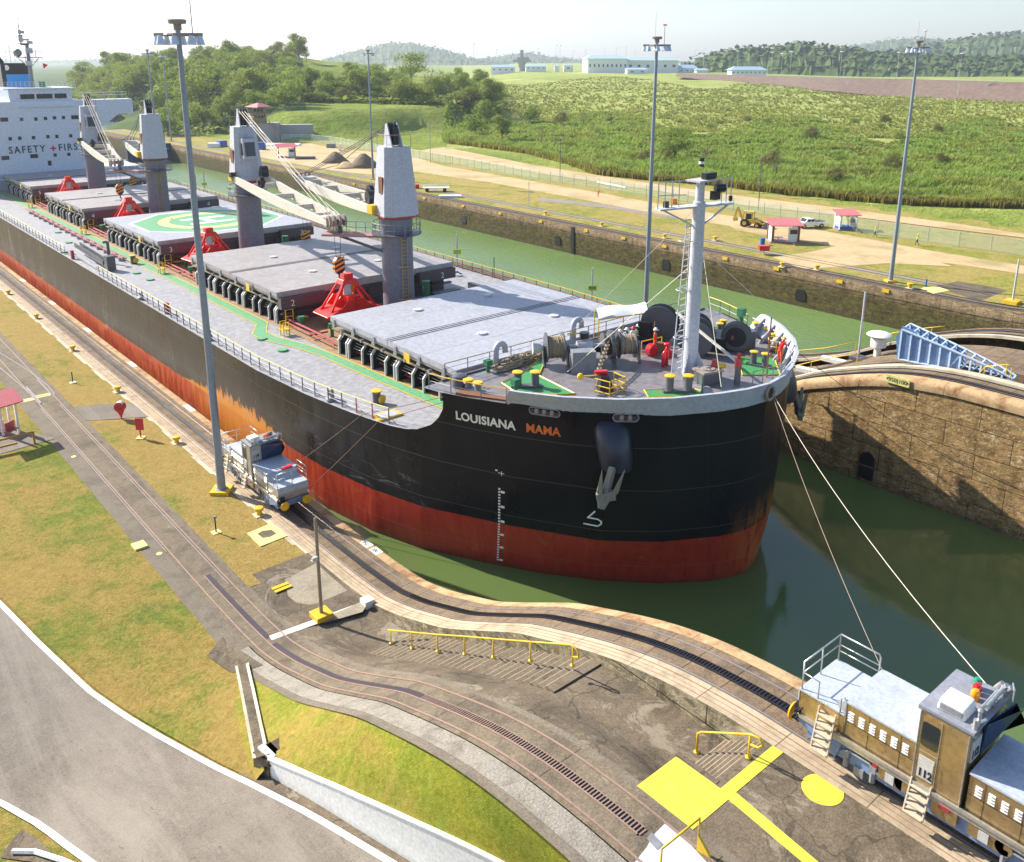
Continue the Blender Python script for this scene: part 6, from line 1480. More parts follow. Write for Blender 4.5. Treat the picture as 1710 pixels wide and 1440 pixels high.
for s in (-1, 1): b.beam((X0 + .75 * s - .85, Y0 + .15, FC + .2), (X0 + .18 * s - .7, Y0 + .15, 19.5), .05, .05) if s < 0 else b.beam((X0 - .62, Y0 + .15, FC + .2), (X0 - .52, Y0 + .15, 19.5), .05, .05)
for i in range(24): zz = FC + .6 + i * .4; b.box(X0 - 1.05 - .02 + i * .0, X0 - .55, Y0 + .1, Y0 + .18, zz, zz + .05)
for zz in (12.5, 15.5, 18.5): b.tube([(X0 - .9 + .42 * math.cos(a), Y0 + .15 + .42 * math.sin(a), zz) for a in np.linspace(0, 2 * math.pi, 13)], .03, 5)
SP(b, 'mast_ladder', M['stay'], fm)
b = MB(); b.cb((X0 + .5, Y0 - .2, 22.25), (1.0, .35, .35)); b.cyl((X0, Y0, 22.8), (X0, Y0, 23.3), .14, n=10); b.cyl((X0 + .9, Y0 - .4, 21.5), (X0 + 1.4, Y0 - .7, 21.5), .25, n=12); b.cb((X0 + .8, Y0 - .5, 21.1), (.5, .4, .5)); b.cb((X0 - 1.7, Y0 + 1.1, 20.6), (.25, .25, .4)); b.cyl((X0 + 1.9, Y0 - .8, 20.7), (X0 + 1.9, Y0 - .8, 21.0), .12, n=8); SP(b, 'lamp_housing', M['black'], fm)
b = MB(); b.cyl((X0, Y0, 22.95), (X0, Y0, 23.1), .17, n=10); SP(b, 'mast_lamp', M['white'], fm)
b = MB(); b.tube([(X0 - .3, Y0, 17), (SX - 5.5, 37.5, FC + .2)], .025, 5); b.tube([(X0 + .2, Y0, 19), (SX - 1.9, 28.6, FC + .9)], .025, 5); b.tube([(X0 + .3, Y0, 18), (SX + 9, 30.6, 11.1)], .02, 5); b.tube([(X0, Y0 + .2, 20.4), (SX - 1.2, 41.5, 11)], .018, 5); SP(b, 'stay_wire', M['cable_w'], fm)
# boom from the mast to the bow derrick post
dv = node('derrick', (42.8, 29.7, FC)); b = MB(); b.cyl((42.8, 29.6, FC), (42.8, 29.6, FC + 1.15), .19, n=14); SP(b, 'post', M['dk_grey'], dv)
b = MB(); b.beam((42.85, 29.6, FC + 1.4), (X0 + 1.9, 35.4, FC + 3.1), .16, .12); SP(b, 'boom', M['jib'], dv)
b = MB(); b.cb((42.8, 29.6, FC + 1.4), (.3, .3, .6)); b.cb((42.85, 29.62, FC + 1.8), (.12, .2, .5)); SP(b, 'head_fitting', M['dk_red'], dv)
# ---------------------------------------------------------------- forecastle gear
def GF(px, py, z=FC): return G(px, py, z)
def greenpad(P, nm='green_pad'):
    Q = [GF(*q, FC + .06) for q in P]; b = MB(); b.add([(x, y, FC + .075) for x, y in Q], [tuple(range(len(Q)))]); SP(b, nm, M['green_paint'])
    b = MB(); b.tube([(x, y, FC + .08) for x, y in Q + Q[:1]], .05, 4); SP(b, 'pad_border', M['yellow'])
greenpad([(1076, 652), (1160, 650), (1176, 655), (1165, 663), (1083, 664)]); greenpad([(1232, 597), (1293, 598), (1303, 626), (1240, 627)])
greenpad([(838, 640), (870, 626), (905, 596), (912, 600), (900, 628), (960, 658), (930, 660), (860, 655)]); greenpad([(1270, 566), (1288, 578), (1278, 574)]) if 0 else None
greenpad([(1185, 548), (1215, 546), (1214, 560), (1192, 562)])
def bp(px, py, ang, r=.22, h=.75, gap=1.1):
    x, y = GF(px, py); return bollard_pair(x, y, FC + .06, ang, 'mooring_bitts', r, h, gap)
bp(1133, 656, R_(-38), .24, .85, 1.1); bp(879, 648, R_(-38), .24, .8, 1.05); bp(1267, 613, R_(-75), .2, .75, .75); bp(1204, 558, R_(20), .2, .7, .9)
def fairposts(P, n=3):
    for px, py in P:
        x, y = GF(px, py); t = node('pedestal_roller', (x, y, FC)); b = MB(); b.lathe([(.22, 0), (.2, .25), (.3, .32), (.22, .42)], (x, y, FC + .12), 14); SP(b, 'pedestal', M['md_grey'], t, 2)
        b = MB(); b.lathe([(.24, 0), (.33, .03), (.3, .1), (.1, .12)], (x, y, FC + .54), 16); SP(b, 'roller_cap', M['yellow'], t, 2)
fairposts([(1263, 552), (1272, 556), (1281, 562), (1292, 571), (1314, 582), (1318, 591), (782, 650), (798, 655)])
# bulwark stays along the far bow
b = MB()
for y_ in (36.0, 34.8, 33.4, 32.0, 30.6, 29.3, 28.3):
    for s in (-1,):
        x, _ = hp(y_, 11, s, .18); x2, _ = hp(y_, 10, s, 1.25); b.extr([(x, y_, FC), (x2, y_ + .12, FC), (x2 + .1, y_ + .12, FC + .2), (x - .1, y_, topz(y_) - .08)], (0, .06, 0))
SP(b, 'bulwark_stay', M['bulwark'])
b = MB()
for dz in (.45, .8): b.tube([(hp(y_, 11, -1, .5)[0], y_, FC + dz) for y_ in (36, 34.5, 33, 31.5, 30, 28.8)], .05, 5)
SP(b, 'bulwark_stringer', M['bulwark'])
# rails along the forecastle edges
def rail_line(pts, nm, col, h=1.0, mids=(.5,), postm=None, r=.03):
    t = node(nm, pts[0]); b = MB(); b.tube([(x, y, z + h) for x, y, z in pts], r, 5); SP(b, 'hand_rail', col, t)
    b = MB(); [b.tube([(x, y, z + h * m_) for x, y, z in pts], r * .6, 4) for m_ in mids]; SP(b, 'mid_rail', postm or M['stay'], t)
    for x, y, z in pts: b = MB(); b.cyl((x, y, z), (x, y, z + h), r * 1.1, n=5); SP(b, 'stanchion', postm or M['md_grey'], t)
rail_line([(SX + u, yb - .05, FC + .08) for u in np.linspace(-12.0, 12.6, 15)], 'break_rail', M['yellow_rust'], 1.05, (.35, .7))
rail_line([(*hp(y_, 9.9, -1, .2), FC) for y_ in (41.3, 40, 38.8, 37.6, 36.4)], 'edge_rail', M['yellow'], 1.0, (.5,))
rail_line([(*hp(y_, 9.9, 1, .25), FC) for y_ in (41.2, 39.6, 37.7, 36.3)], 'edge_rail', M['yellow'], .9, (.5,))
rail_line([(*GF(*q), FC) for q in [(1256, 645), (1273, 640), (1290, 636), (1304, 630), (1310, 622)]], 'short_rail', M['yellow_rust'], .9, (.5,))
# windlass and mooring winches
def drum(t, a, c, r, w_rope=None, fl=None, rope=M['rope_br']):
    a, c = Vector(a), Vector(c); d = (c - a).normalized(); fl = fl or r * 1.35
    b = MB(); b.cyl(a, a + d * .06, fl, n=26); b.cyl(c - d * .06, c, fl, n=26); SP(b, 'drum_flange', M['dk_grey'], t, 2)
    b = MB(); n = max(5, int((c - a).length / .11))
    for i in range(n):
        p = a + (c - a) * ((i + .5) / n); P = [];  u = Vector((0, 0, 1)); v = d.cross(u).normalized()
        rr = r * (1 + .03 * math.sin(i * 2.4)); b.cyl(p - d * .055, p + d * .0, rr * .97, rr, 18); b.cyl(p, p + d * .055, rr, rr * .97, 18)
    SP(b, 'wound_rope', rope, t)
def winch(p, L, lab, ang=0.0):
    wn = node('windlass', p); ca, sa = math.cos(ang), math.sin(ang)
    def W(u, v, z): return (p[0] + u * ca - v * sa, p[1] + u * sa + v * ca, FC + z)
    return wn, W
pL = GF(931, 612); pR = GF(1047, 607)
c_ = ((pL[0] + pR[0]) / 2, (pL[1] + pR[1]) / 2 + .2); ang = math.atan2(pR[1] - pL[1], pR[0] - pL[0]); D = math.hypot(pR[0] - pL[0], pR[1] - pL[1])
wn, W = winch((c_[0], c_[1], FC), D, '', ang)
b = MB(); b.cyl(W(-D / 2 - 1.5, 0, 1.25), W(D / 2 + .9, 0, 1.25), .14, n=12); b.cyl(W(-D / 2 - 1.5, 0, 1.25), W(-D / 2 - .95, 0, 1.25), .42, .3, 16); b.cyl(W(-.9, 0, 1.25), W(.1, 0, 1.25), .34, n=16); SP(b, 'shaft', M['stay'], wn, 2)
drum(wn, W(-D / 2 - .65, 0, 1.25), W(-D / 2 + .5, 0, 1.25), .72); drum(wn, W(D / 2 - .5, 0, 1.25), W(D / 2 + .6, 0, 1.25), .66)
b = MB()
for u in (-D / 2 - .8, -D / 2 + .75, -.3, D / 2 - .75, D / 2 + .85): b.extr([W(u, -.5, 0), W(u, .5, 0), W(u, .2, 1.4), W(u, -.2, 1.4)], (.12 * ca_ if 0 else .12, 0, 0))
b.cyl(W(.75, 0, 1.2), W(.85, 0, 1.2), .85, n=26); b.cyl(W(1.2, 0, 1.25), W(1.45, 0, 1.25), .95, n=26); SP(b, 'frame', M['dk_grey'], wn)
b = MB(); b.cyl(W(.86, 0, 1.2), W(1.18, 0, 1.2), .6, n=12); SP(b, 'chain_wheel', M['rust'], wn)
def chain(P, name, par, r=.07, mat=None):
    P = [Vector(p) for p in P]; b = MB(); tot = sum((q - p).length for p, q in zip(P, P[1:])); n = int(tot / .26); k = 0
    for i in range(n):
        s = (i + .5) * tot / n; acc = 0
        for p, q in zip(P, P[1:]):
            l = (q - p).length
            if acc + l >= s: c = p + (q - p) * ((s - acc) / l); d = (q - p).normalized(); break
            acc += l
        u = Vector((0, 0, 1)) if i % 2 else d.cross(Vector((0, 0, 1)))
        if u.length < .1: u = Vector((1, 0, 0))
        u = (u - d * u.dot(d)).normalized(); ring = [c + d * (.17 * math.cos(a)) + u * (.11 * math.sin(a)) for a in np.linspace(0, 2 * math.pi, 9)]; b.tube(ring, r * .55, 4)
    SP(b, name, mat or M['chain'], par)
M['chain'] = paint('chain_tan', (.36, .27, .17), .6, amt=.5, dirt=(.15, .1, .07), sc1=5)
cs_ = GF(1010, 652); q0 = W(1.02, -.55, 1.6); chain([W(1.02, .2, 1.85), q0, (cs_[0], cs_[1] + .6, FC + 1.0), (cs_[0], cs_[1], FC + .6)], 'anchor_chain', wn)
b = MB(); b.box(0, 1, 0, 1, 0, 1); b.v = [W(-.75 + p[0] * 1.5 - .8, -1.9 + p[1] * .9, p[2] * 1.45) for p in b.v]; SP(b, 'control_cabinet', M['md_grey'], wn, 0, .02)
b = MB(); b.box(0, 1, 0, 1, 0, 1); b.v = [W(-1.3 + p[0] * 2.6, .5 + p[1] * .9, .6 + p[2] * .6) for p in b.v]; b.cyl(W(-.4, .2, 1.7), W(-.4, .2, 2.1), .3, n=12); SP(b, 'gearbox', M['black'], wn)
b = MB(); b.tube([W(-1.5, .3, 2.0), W(.0, .3, 2.0)], .05, 5); b.cb(W(-.4, .2, 1.0), (.7, .4, .3)); b.cb(W(-2.2, -.2, .9), (.3, .3, .5)); b.cb(W(1.9, -.2, 1.3), (.3, .3, .6)); SP(b, 'winch_guard', M['yellow'], wn)
# chain stopper with yellow cage
cst = node('chain_stopper', (*cs_, FC)); x, y = cs_; b = MB(); b.cb((x, y, FC + .35), (.9, .9, .7), ang, 0, .7); b.cb((x, y + .1, FC + .8), (.5, .6, .3), ang); SP(b, 'body', M['black'], cst)
b = MB(); b.cb((x, y + .35, FC + 1.05), (.75, .3, .2), ang); SP(b, 'claw', M['sig_r'], cst)
b = MB()
for z_ in (.15, .5, .9):
    b.tube([(x - .75, y + .1, FC + z_), (x - .55, y - .9, FC + z_), (x + .75, y - .9, FC + z_), (x + .85, y + .1, FC + z_)], .04, 5)
for u, v in ((-.75, .1), (-.55, -.9), (.1, -.9), (.75, -.9), (.85, .1)): b.cyl((x + u, y + v, FC), (x + u, y + v, FC + .9), .035, n=5)
SP(b, 'guard_cage', M['yellow'], cst)
b = MB(); b.beam((x - .4, y + .3, FC + .95), (x - 1.3, y + .7, FC + 1.0), .06, .06); b.sph((x - 1.35, y + .72, FC + 1.0), .2, 10); SP(b, 'brake_wheel', M['yellow'], cst)
# second windlass towards the far bow, seen end on
wn2 = node('windlass', (46.2, 36.2, FC)); 
def drum2(x, y, z, r, lx, ang2):
    a = Vector((x, y, z)); d = Vector((math.cos(ang2), math.sin(ang2), 0)) * lx; drum(wn2, a, a + d, r * .7, fl=r, rope=M['black'])
drum2(45.0, 34.6, FC + 1.25, 1.2, 1.1, R_(28)); drum2(45.6, 38.2, FC + 1.3, 1.3, .9, R_(28)); drum2(46.8, 36.0, FC + 1.2, 1.0, .9, R_(28)); drum2(47.8, 33.4, FC + 1.1, 1.0, .5, R_(28))
b = MB(); 
for x, y in ((46.6, 35.4), (47.6, 36.6), (48.3, 34.0), (44.6, 38.6)): b.cb((x, y, FC + .8), (.4, 1.2, 1.6), .4, 0, .7)
b.cb((47.6, 35.2, FC + .5), (2.2, 2.2, 1.0), .4); SP(b, 'frame', M['black'], wn2)
chain([(48.2, 34.4, FC + 1.6), (49.3, 33.2, FC + 1.1), (49.9, 32.2, FC + .5)], 'anchor_chain', wn2, .07, M['dk_grey'])
cs2 = node('chain_stopper', (49, 33.3, FC)); b = MB(); b.extr([(48.1, 33.7, FC), (49.4, 32.9, FC), (49.4, 32.9, FC + 1.3), (48.3, 33.6, FC + 1.2)], (.5, .7, 0)); SP(b, 'body', M['dk_grey'], cs2, 0, .05)
b = MB(); b.tube([(48.2 + .5 * math.cos(a), 33.8 + .2 * math.cos(a), FC + .9 + .5 * math.sin(a)) for a in np.linspace(0, math.pi, 9)], .12, 6); SP(b, 'chain_guide', M['rust'], cs2)
b = MB(); x, y = 50.3, 31.8
for z_ in (.45, .85): b.tube([(x + .65 * math.cos(a), y + .65 * math.sin(a), FC + z_) for a in np.linspace(0, 2 * math.pi, 11)], .035, 5)
for a in np.linspace(0, 2 * math.pi, 8): b.cyl((x + .65 * math.cos(a), y + .65 * math.sin(a), FC), (x + .65 * math.cos(a), y + .65 * math.sin(a), FC + .85), .03, n=5)
SP(b, 'guard_cage', M['yellow'], cs2)
b = MB(); b.lathe([(.45, 0), (.42, .06), (.2, .08)], (x, y, FC + .06), 16); SP(b, 'pipe_cover', M['rust'], cs2)
# small deck items
hb = node('access_hatch', (*GF(1180, 645), FC)); x, y = GF(1181, 640); b = MB(); b.cb((x, y, FC + .4), (1.35, 1.0, .8), R_(-15)); SP(b, 'box', M['dk_grey'], hb, 0, .03)
b = MB(); b.cb((x, y, FC + .86), (1.5, 1.15, .12), R_(-15)); b.cyl((x, y, FC + .92), (x, y, FC + .97), .42, n=18); SP(b, 'lid', M['rusty_grey'], hb)
b = MB(); b.cyl((x + .55, y - .3, FC + 1.05), (x + 1.0, y - .45, FC + 1.0), .16, n=12); SP(b, 'yellow_float', M['yellow'], hb)
b = MB(); b.cb((x + .6, y, FC + 1.2), (.5, .35, .4), .5, 0, .7); SP(b, 'red_cover', M['dk_red'], hb)
fh_ = node('fire_hydrant', (*GF(1113, 612), FC)); x, y = GF(1113, 612); b = MB(); b.tube([(x - .35, y, FC), (x - .35, y, FC + .9), (x, y, FC + 1.2), (x + .35, y, FC + .9), (x + .35, y, FC + .5)], .12, 8); b.cyl((x, y, FC), (x, y, FC + 1.4), .1, n=8); b.cyl((x, y, FC + 1.45), (x, y, FC + 1.55), .25, n=10); SP(b, 'pipework', M['sig_r'], fh_, True)
gp = node('vent_post', (*GF(1236, 555), FC)); x, y = GF(1236, 556); b = MB(); b.cyl((x, y, FC), (x, y, FC + 1.3), .22, .16, 12); b.cb((x, y, FC + 1.55), (.5, .45, .55)); SP(b, 'post', M['dk_green'], gp)
for px, py in ((815, 622), (861, 655)):
    x, y = GF(px, py); v_ = node('vent_post', (x, y, FC)); b = MB(); b.cyl((x, y, FC), (x, y, FC + .5), .12, n=10); b.cb((x, y, FC + .65), (.45, .4, .35)); SP(b, 'post', M['dk_green'], v_)
def goose(px, py, h=1.5, r=.2):
    x, y = GF(px, py); v_ = node('gooseneck_vent', (x, y, FC)); b = MB(); b.tube([(x, y, FC), (x, y, FC + h)] + [(x + .38 - .38 * math.cos(a), y, FC + h + .38 * math.sin(a)) for a in np.linspace(.3, math.pi, 7)] + [(x + .76, y, FC + h - .25)], r, 12); SP(b, 'pipe', M['bulwark'], v_, True)
goose(828, 613, 1.1); goose(957, 572, 1.2)
b = MB()
for px, py, hh in ((1091, 590, 2.2), (1280, 631, 3.9), (1276, 634, 0)):
    if hh: x, y = GF(px, py); b.cyl((x, y, FC), (x, y, FC + hh), .05, n=6)
SP(b, 'rusty_pole', M['rust'])
x, y = GF(1172, 660); b = MB(); b.cyl((x, y, FC), (x, y, FC + 1.2), .05, n=6); SP(b, 'green_stake', M['dk_green'])
x, y = GF(1180, 658); b = MB(); b.sph((x, y, FC + .1), .38, 12); SP(b, 'float', M['md_grey'], None, True)
# coiled rope heap
rp_ = node('rope_heap', (*GF(858, 608), FC)); rg = random.Random(9); b = MB()
cx0, cy0 = GF(868, 607); dxr, dyr = Vector((GF(905, 592)[0] - GF(808, 628)[0], GF(905, 592)[1] - GF(808, 628)[1])).normalized()
for i in range(34):
    P = []; off = rg.uniform(-1.7, 1.7); a0 = rg.uniform(0, 6); rr = rg.uniform(.35, .75); zz = FC + .12 + rg.uniform(0, .45) * (1 - abs(off) / 2.2)
    for k in range(15):
        a = a0 + k * .42; u = off + rr * 1.4 * math.cos(a) + .05 * rg.uniform(-1, 1); v = rr * .75 * math.sin(a); P.append((cx0 + u * dxr - v * dyr, cy0 + u * dyr + v * dxr, zz + .1 * math.sin(a * 1.7 + i)))
    b.tube(P, .05, 5)
SP(b, 'rope_coils', M['rope'], rp_, True)
# bow fairlead chock on the near quarter with rollers
x, y = GF(768, 645, FC); b = MB(); b.lathe([(.5, 0), (.5, .45), (.42, .7), (.2, .8)], (x, y, FC), 16); SP(b, 'winch_head', M['dk_grey'], None, 2)
b = MB(); x, y = GF(762, 620); b.beam((SX - 12.6, 39.4, FC + .06), (SX - 10.9, 36.4, FC + .06), .6, .1); SP(b, 'roller_plate', M['rust'])
# sun shelter of white cloth and yellow frame
sh = thing('sun_shelter', 'white tarpaulin stretched on a yellow frame over the forecastle rail', 'shelter', (47.5, 41.8, FC))
def SHL(b, name, mat, sm=False): return LW(b, name, mat, sh, sm)
qa = [GF(*q, FC + 2.0) for q in [(997, 531), (1022, 513), (1060, 512), (1085, 517), (1072, 524), (1030, 530)]]
b = MB(); g_ = []
x0, y0_ = GF(1000, 534, FC + 1.7); x1, y1_ = GF(1082, 524, FC + 1.9); x3, y3_ = GF(1000, 524, FC + 2.2); 
for i in range(9):
    row = []
    for j in range(6):
        u, v = i / 8, j / 5; row.append((x0 + (x1 - x0) * u + 1.1 * v, y0_ + (y1_ - y0_) * u + 1.5 * v, FC + 1.75 + .35 * u + .4 * math.sin(math.pi * v) + .12 * math.sin(6 * u)))
    g_.append(row)
b.grid(g_); SHL(b, 'tarpaulin', M['tent'], True)
b = MB()
for u, v in ((0, 0), (1, 0), (0, 1), (1, 1), (.5, 0)): x = x0 + (x1 - x0) * u + 1.1 * v; y = y0_ + (y1_ - y0_) * u + 1.5 * v; b.cyl((x, y, FC - .2), (x, y, FC + 1.8), .04, n=6)
b.tube([(x0, y0_, FC + 1.7), (x1, y1_, FC + 1.95)], .05, 6); b.tube([(x0 + 1.1, y0_ + 1.5, FC + 1.7), (x1 + 1.1, y1_ + 1.5, FC + 1.95)], .05, 6); b.tube([(x1, y1_, FC + 1.2), (x1 + 2.0, y1_ - 1.2, FC + 1.1)], .05, 6); SHL(b, 'frame', M['yellow'])
# bench for the seated line handlers
bx0, by0 = GF(1035, 582, FC); bx1, by1 = GF(1078, 572, FC)
bn = thing('bench', 'low dark bench carrying the row of seated line handlers on the forecastle', 'bench', (bx0, by0, FC)); b = MB(); b.beam((bx0 - .3, by0 + .2, FC + .42), (bx1 + .3, by1 + .2, FC + .42), .45, .06); b.v = [(p[0] - bx0, p[1] - by0, p[2] - FC) for p in b.v]; b.build('seat', M['rust'], bn)
for f in (0, 1): b = MB(); x, y = bx0 + (bx1 - bx0) * f, by0 + .2 + (by1 - by0) * f; b.cb((x - bx0, y - by0, .2), (.3, .3, .4)); b.build('leg', M['dk_grey'], bn)
# red fire gear beside the bench
x, y = GF(1096, 594); fg = thing('fire_pump', 'red pump with a round red cover standing near the windlass drums', 'pump', (x, y, FC)); b = MB(); b.cyl((-.4, -.1, .45), (-.4, .3, .45), .42, n=18); b.build('round_cover', M['sig_r'], fg)
b = MB(); b.cb((.3, .2, .4), (1.0, .5, .7)); b.build('body', M['rust'], fg); b = MB(); b.tube([(-.6, .8, 0), (-.6, .8, .9), (1.2, .6, .9), (1.2, .6, 0)], .04, 5); b.build('frame', M['yellow'], fg)
# ---------------------------------------------------------------- people
HUM = 'hum'
def human(name_lab, loc, rz, pose, shirt, trouser, skin=None, helmet=None, vest=None, group=None):
    skin = skin or M['skin_dk']; t = thing('person', name_lab, 'person', loc, rz, group)
    J = {'pel': (0, 0, .93), 'sp': (0, 0, 1.13), 'ch': (0, 0, 1.34), 'nk': (0, 0, 1.48), 'hd': (0, -.01, 1.6), 'ht': (0, 0, 1.72)}
    def S(k, *p): J[k] = p
    for s, n in ((-1, 'l'), (1, 'r')):
        S('sh' + n, s * .17, 0, 1.4); S('el' + n, s * .22, .03, 1.12); S('wr' + n, s * .24, -.06, .88); S('ha' + n, s * .24, -.09, .8)
        S('hp' + n, s * .1, 0, .9); S('kn' + n, s * .11, -.02, .5); S('an' + n, s * .12, .02, .09); S('to' + n, s * .13, -.16, .04)
    if pose == 'walk':
        S('knl', -.11, -.18, .52); S('anl', -.12, -.2, .1); S('tol', -.12, -.38, .06); S('knr', .11, .08, .5); S('anr', .12, .34, .14); S('tor', .12, .24, .04)
        S('ell', -.23, .14, 1.14); S('wrl', -.22, .12, .9); S('hal', -.22, .08, .83); S('elr', .23, -.1, 1.14); S('wrr', .2, -.28, .98); S('har', .2, -.34, .94)
    if pose in ('sit', 'sit2', 'ground'):
        dz = -.43 if pose != 'ground' else -.78
        for k in list(J): J[k] = (J[k][0], J[k][1], J[k][2] + dz)
        lean = -.1 if pose == 'sit' else .02
        for k in ('ch', 'nk', 'hd', 'ht', 'shl', 'shr'): J[k] = (J[k][0], J[k][1] + lean * (1 + (k in ('nk', 'hd', 'ht')) * .5), J[k][2] - .02)
        for s, n in ((-1, 'l'), (1, 'r')):
            S('kn' + n, s * .15, -.44, .5 if pose != 'ground' else .32); S('an' + n, s * .14, -.46 if pose == 'sit' else -.55, .1) if pose != 'ground' else S('an' + n, s * .15, -.78, .08)
            a = J['an' + n]; S('to' + n, s * .15, a[1] - .18, .05); z = J['sh' + n][2]
            S('el' + n, s * .25, -.12, z - .27); S('wr' + n, s * .13, -.34, z - .33); S('ha' + n, s * .1, -.42, z - .36)
    if pose == 'lean':
        S('sp', 0, -.08, 1.12); S('ch', 0, -.2, 1.3); S('nk', 0, -.3, 1.42); S('hd', 0, -.4, 1.5); S('ht', 0, -.44, 1.6)
        for s, n in ((-1, 'l'), (1, 'r')): S('sh' + n, s * .17, -.22, 1.34); S('el' + n, s * .25, -.38, 1.14); S('wr' + n, s * .2, -.55, 1.12); S('ha' + n, s * .18, -.63, 1.14)
    if pose == 'hips':
        S('elr', .34, .05, 1.15); S('wrr', .22, -.1, .98); S('har', .16, -.13, .95)
    RAD = dict(pel=.15, sp=.135, ch=.16, nk=.06, hd=.1, ht=.07, sh=.075, el=.048, wr=.032, ha=.038, hp=.1, kn=.065, an=.045, to=.04)
    E_ = [('pel', 'sp'), ('sp', 'ch'), ('ch', 'nk'), ('nk', 'hd'), ('hd', 'ht')]
    for n in 'lr': E_ += [('ch', 'sh' + n), ('sh' + n, 'el' + n), ('el' + n, 'wr' + n), ('wr' + n, 'ha' + n), ('pel', 'hp' + n), ('hp' + n, 'kn' + n), ('kn' + n, 'an' + n), ('an' + n, 'to' + n)]
    for s, n in ((-1, 'l'), (1, 'r')):
        w_ = Vector(J['wr' + n]); h = Vector(J['ha' + n]); d = (h - w_).normalized(); sd2 = d.cross(Vector((0, 1, .2))).normalized()
        for i, (o, L_) in enumerate(((-.03, .065), (-.01, .08), (.01, .075), (.03, .055))):
            a = 'f%d' % i + n; J[a] = tuple(h + sd2 * o + d * L_); RAD[a] = .0085; E_.append(('ha' + n, a))
        J['th' + n] = tuple(w_ + d * .04 + Vector((-s * .05, -.02, 0))); RAD['th' + n] = .01; E_.append(('ha' + n, 'th' + n))
    ks = list(J); me = bpy.data.meshes.new('body'); me.from_pydata([J[k] for k in ks], [(ks.index(a), ks.index(c)) for a, c in E_], [])
    o = bpy.data.objects.new('body', me); sc.collection.objects.link(o)
    m_ = o.modifiers.new('skin', 'SKIN'); m_.use_smooth_shade = True; o.modifiers.new('sub', 'SUBSURF').levels = 1
    sv = me.skin_vertices[0].data
    for i, k in enumerate(ks):
        r = RAD.get(k) or RAD.get(k[:-1]); sv[i].radius = (r * (1.15 if k in ('ch', 'pel', 'sp') else 1), r * (.8 if k in ('ch', 'sp', 'pel') else 1))
    sv[0].use_root = True
    dg = bpy.context.evaluated_depsgraph_get(); m2 = bpy.data.meshes.new_from_object(o.evaluated_get(dg)); bpy.data.objects.remove(o)
    bo = bpy.data.objects.new('body', m2); sc.collection.objects.link(bo); bo.parent = t
    m2.materials.clear(); [m2.materials.append(q) for q in (skin, shirt, trouser, M['tyre'])]
    segs = [(Vector(J[a]), Vector(J[c]), a, c) for a, c in E_]
    for p in m2.polygons:
        c = p.center; best = None
        for a, q, na, nq in segs:
            f = max(0, min(1, (c - a).dot(q - a) / max(1e-6, (q - a).length_squared))); dd = (a + (q - a) * f - c).length
            if best is None or dd < best[0]: best = (dd, na, nq, f)
        na, nq = best[1], best[2]
        p.material_index = 0 if nq in ('hd', 'ht') or nq[:2] in ('ha', 'th') or nq[0] == 'f' else 3 if nq[:2] == 'to' else 2 if na[:2] in ('hp', 'kn') or nq[:2] == 'hp' else 1
        p.use_smooth = True
    hd = Vector(J['hd'])
    b = MB(); b.beam(hd + Vector((0, -.1, -.0)), hd + Vector((0, -.13, -.03)), .03, .04)
    for s in (-1, 1): b.sph(tuple(hd + Vector((s * .035, -.095, .02))), .012, 6); b.sph(tuple(hd + Vector((s * .1, 0, .0))), .022, 6)
    b.beam(hd + Vector((-.03, -.1, -.05)), hd + Vector((.03, -.1, -.05)), .01, .012); b.build('face', skin, t)
    b = MB(); hc = Vector(J['ht']) * .55 + hd * .45
    b.lathe([(.16, -.01), (.165, .01), (.125, .02), (.12, .07), (.085, .12), (.02, .145)], (hc.x, hc.y, hc.z), 14)
    b.beam((hc.x, hc.y - .1, hc.z), (hc.x, hc.y - .2, hc.z - .01), .16, .02); b.build('helmet', helmet or M['helmet_w'], t, True)
    if vest:
        b = MB(); c = Vector(J['ch']) * .5 + Vector(J['sp']) * .5
        for s in (-1, 1): b.beam(Vector(J['ch']) + Vector((s * .1, -.145, .08)), Vector(J['sp']) + Vector((s * .1, -.13, -.05)), .06, .02)
        b.build('vest_stripes', vest, t)
    return t
seat_dir = math.atan2(by1 - by0, bx1 - bx0)
cols = [('cloth_blue', 'helmet_w', 'man in a light blue shirt and white helmet seated at the left end of the forecastle bench', 'sit'), ('cloth_blue', 'helmet_w', 'second man in light blue on the forecastle bench, bent forward next to the end man', 'sit'),
        ('cloth_white', 'helmet_r', 'man in the red helmet seated in the middle of the forecastle bench', 'sit'), ('cloth_white', 'helmet_w', 'man in white right of the red helmet on the forecastle bench', 'sit2'), ('cloth_white', 'helmet_w', 'man in white at the right end of the forecastle bench, legs stretched', 'sit2')]
for i, (c, h, lab, ps) in enumerate(cols):
    f = i / 4; human(lab, (bx0 + (bx1 - bx0) * f, by0 + (by1 - by0) * f + .15, FC + .03), seat_dir - .15 + .12 * (i % 3), ps, M[c], M['navy'], None, M[h], M['cloth_hi'])
x, y = GF(1093, 592); human('standing man in orange boiler suit beside the big winch drums', (x, y, FC + .05), seat_dir + .6, 'hips', M['cloth_orange'], M['cloth_orange'], None, M['helmet_w'])
x, y = hp(30.2, 10, -1, .9); human('man in red overalls leaning over the bow bulwark', (x, y, FC + .05), R_(95), 'lean', M['cloth_orange'] if 0 else M['sig_r'], M['cloth_orange'], None, M['helmet_y'])
x, y = G(757, 459, DK + .1); human('seated man in light blue shirt resting by the corner of hatch 2', (x, y, DK + .1), R_(60), 'ground', M['cloth_blue'], M['navy'], None, M['helmet_w'])
x, y = G(699, 484, DK + .1); human('man in blue resting in the shade between crane and hatch 2', (x, y, DK + .1), R_(30), 'ground', M['cloth_blue'], M['navy'], None, M['helmet_w'])
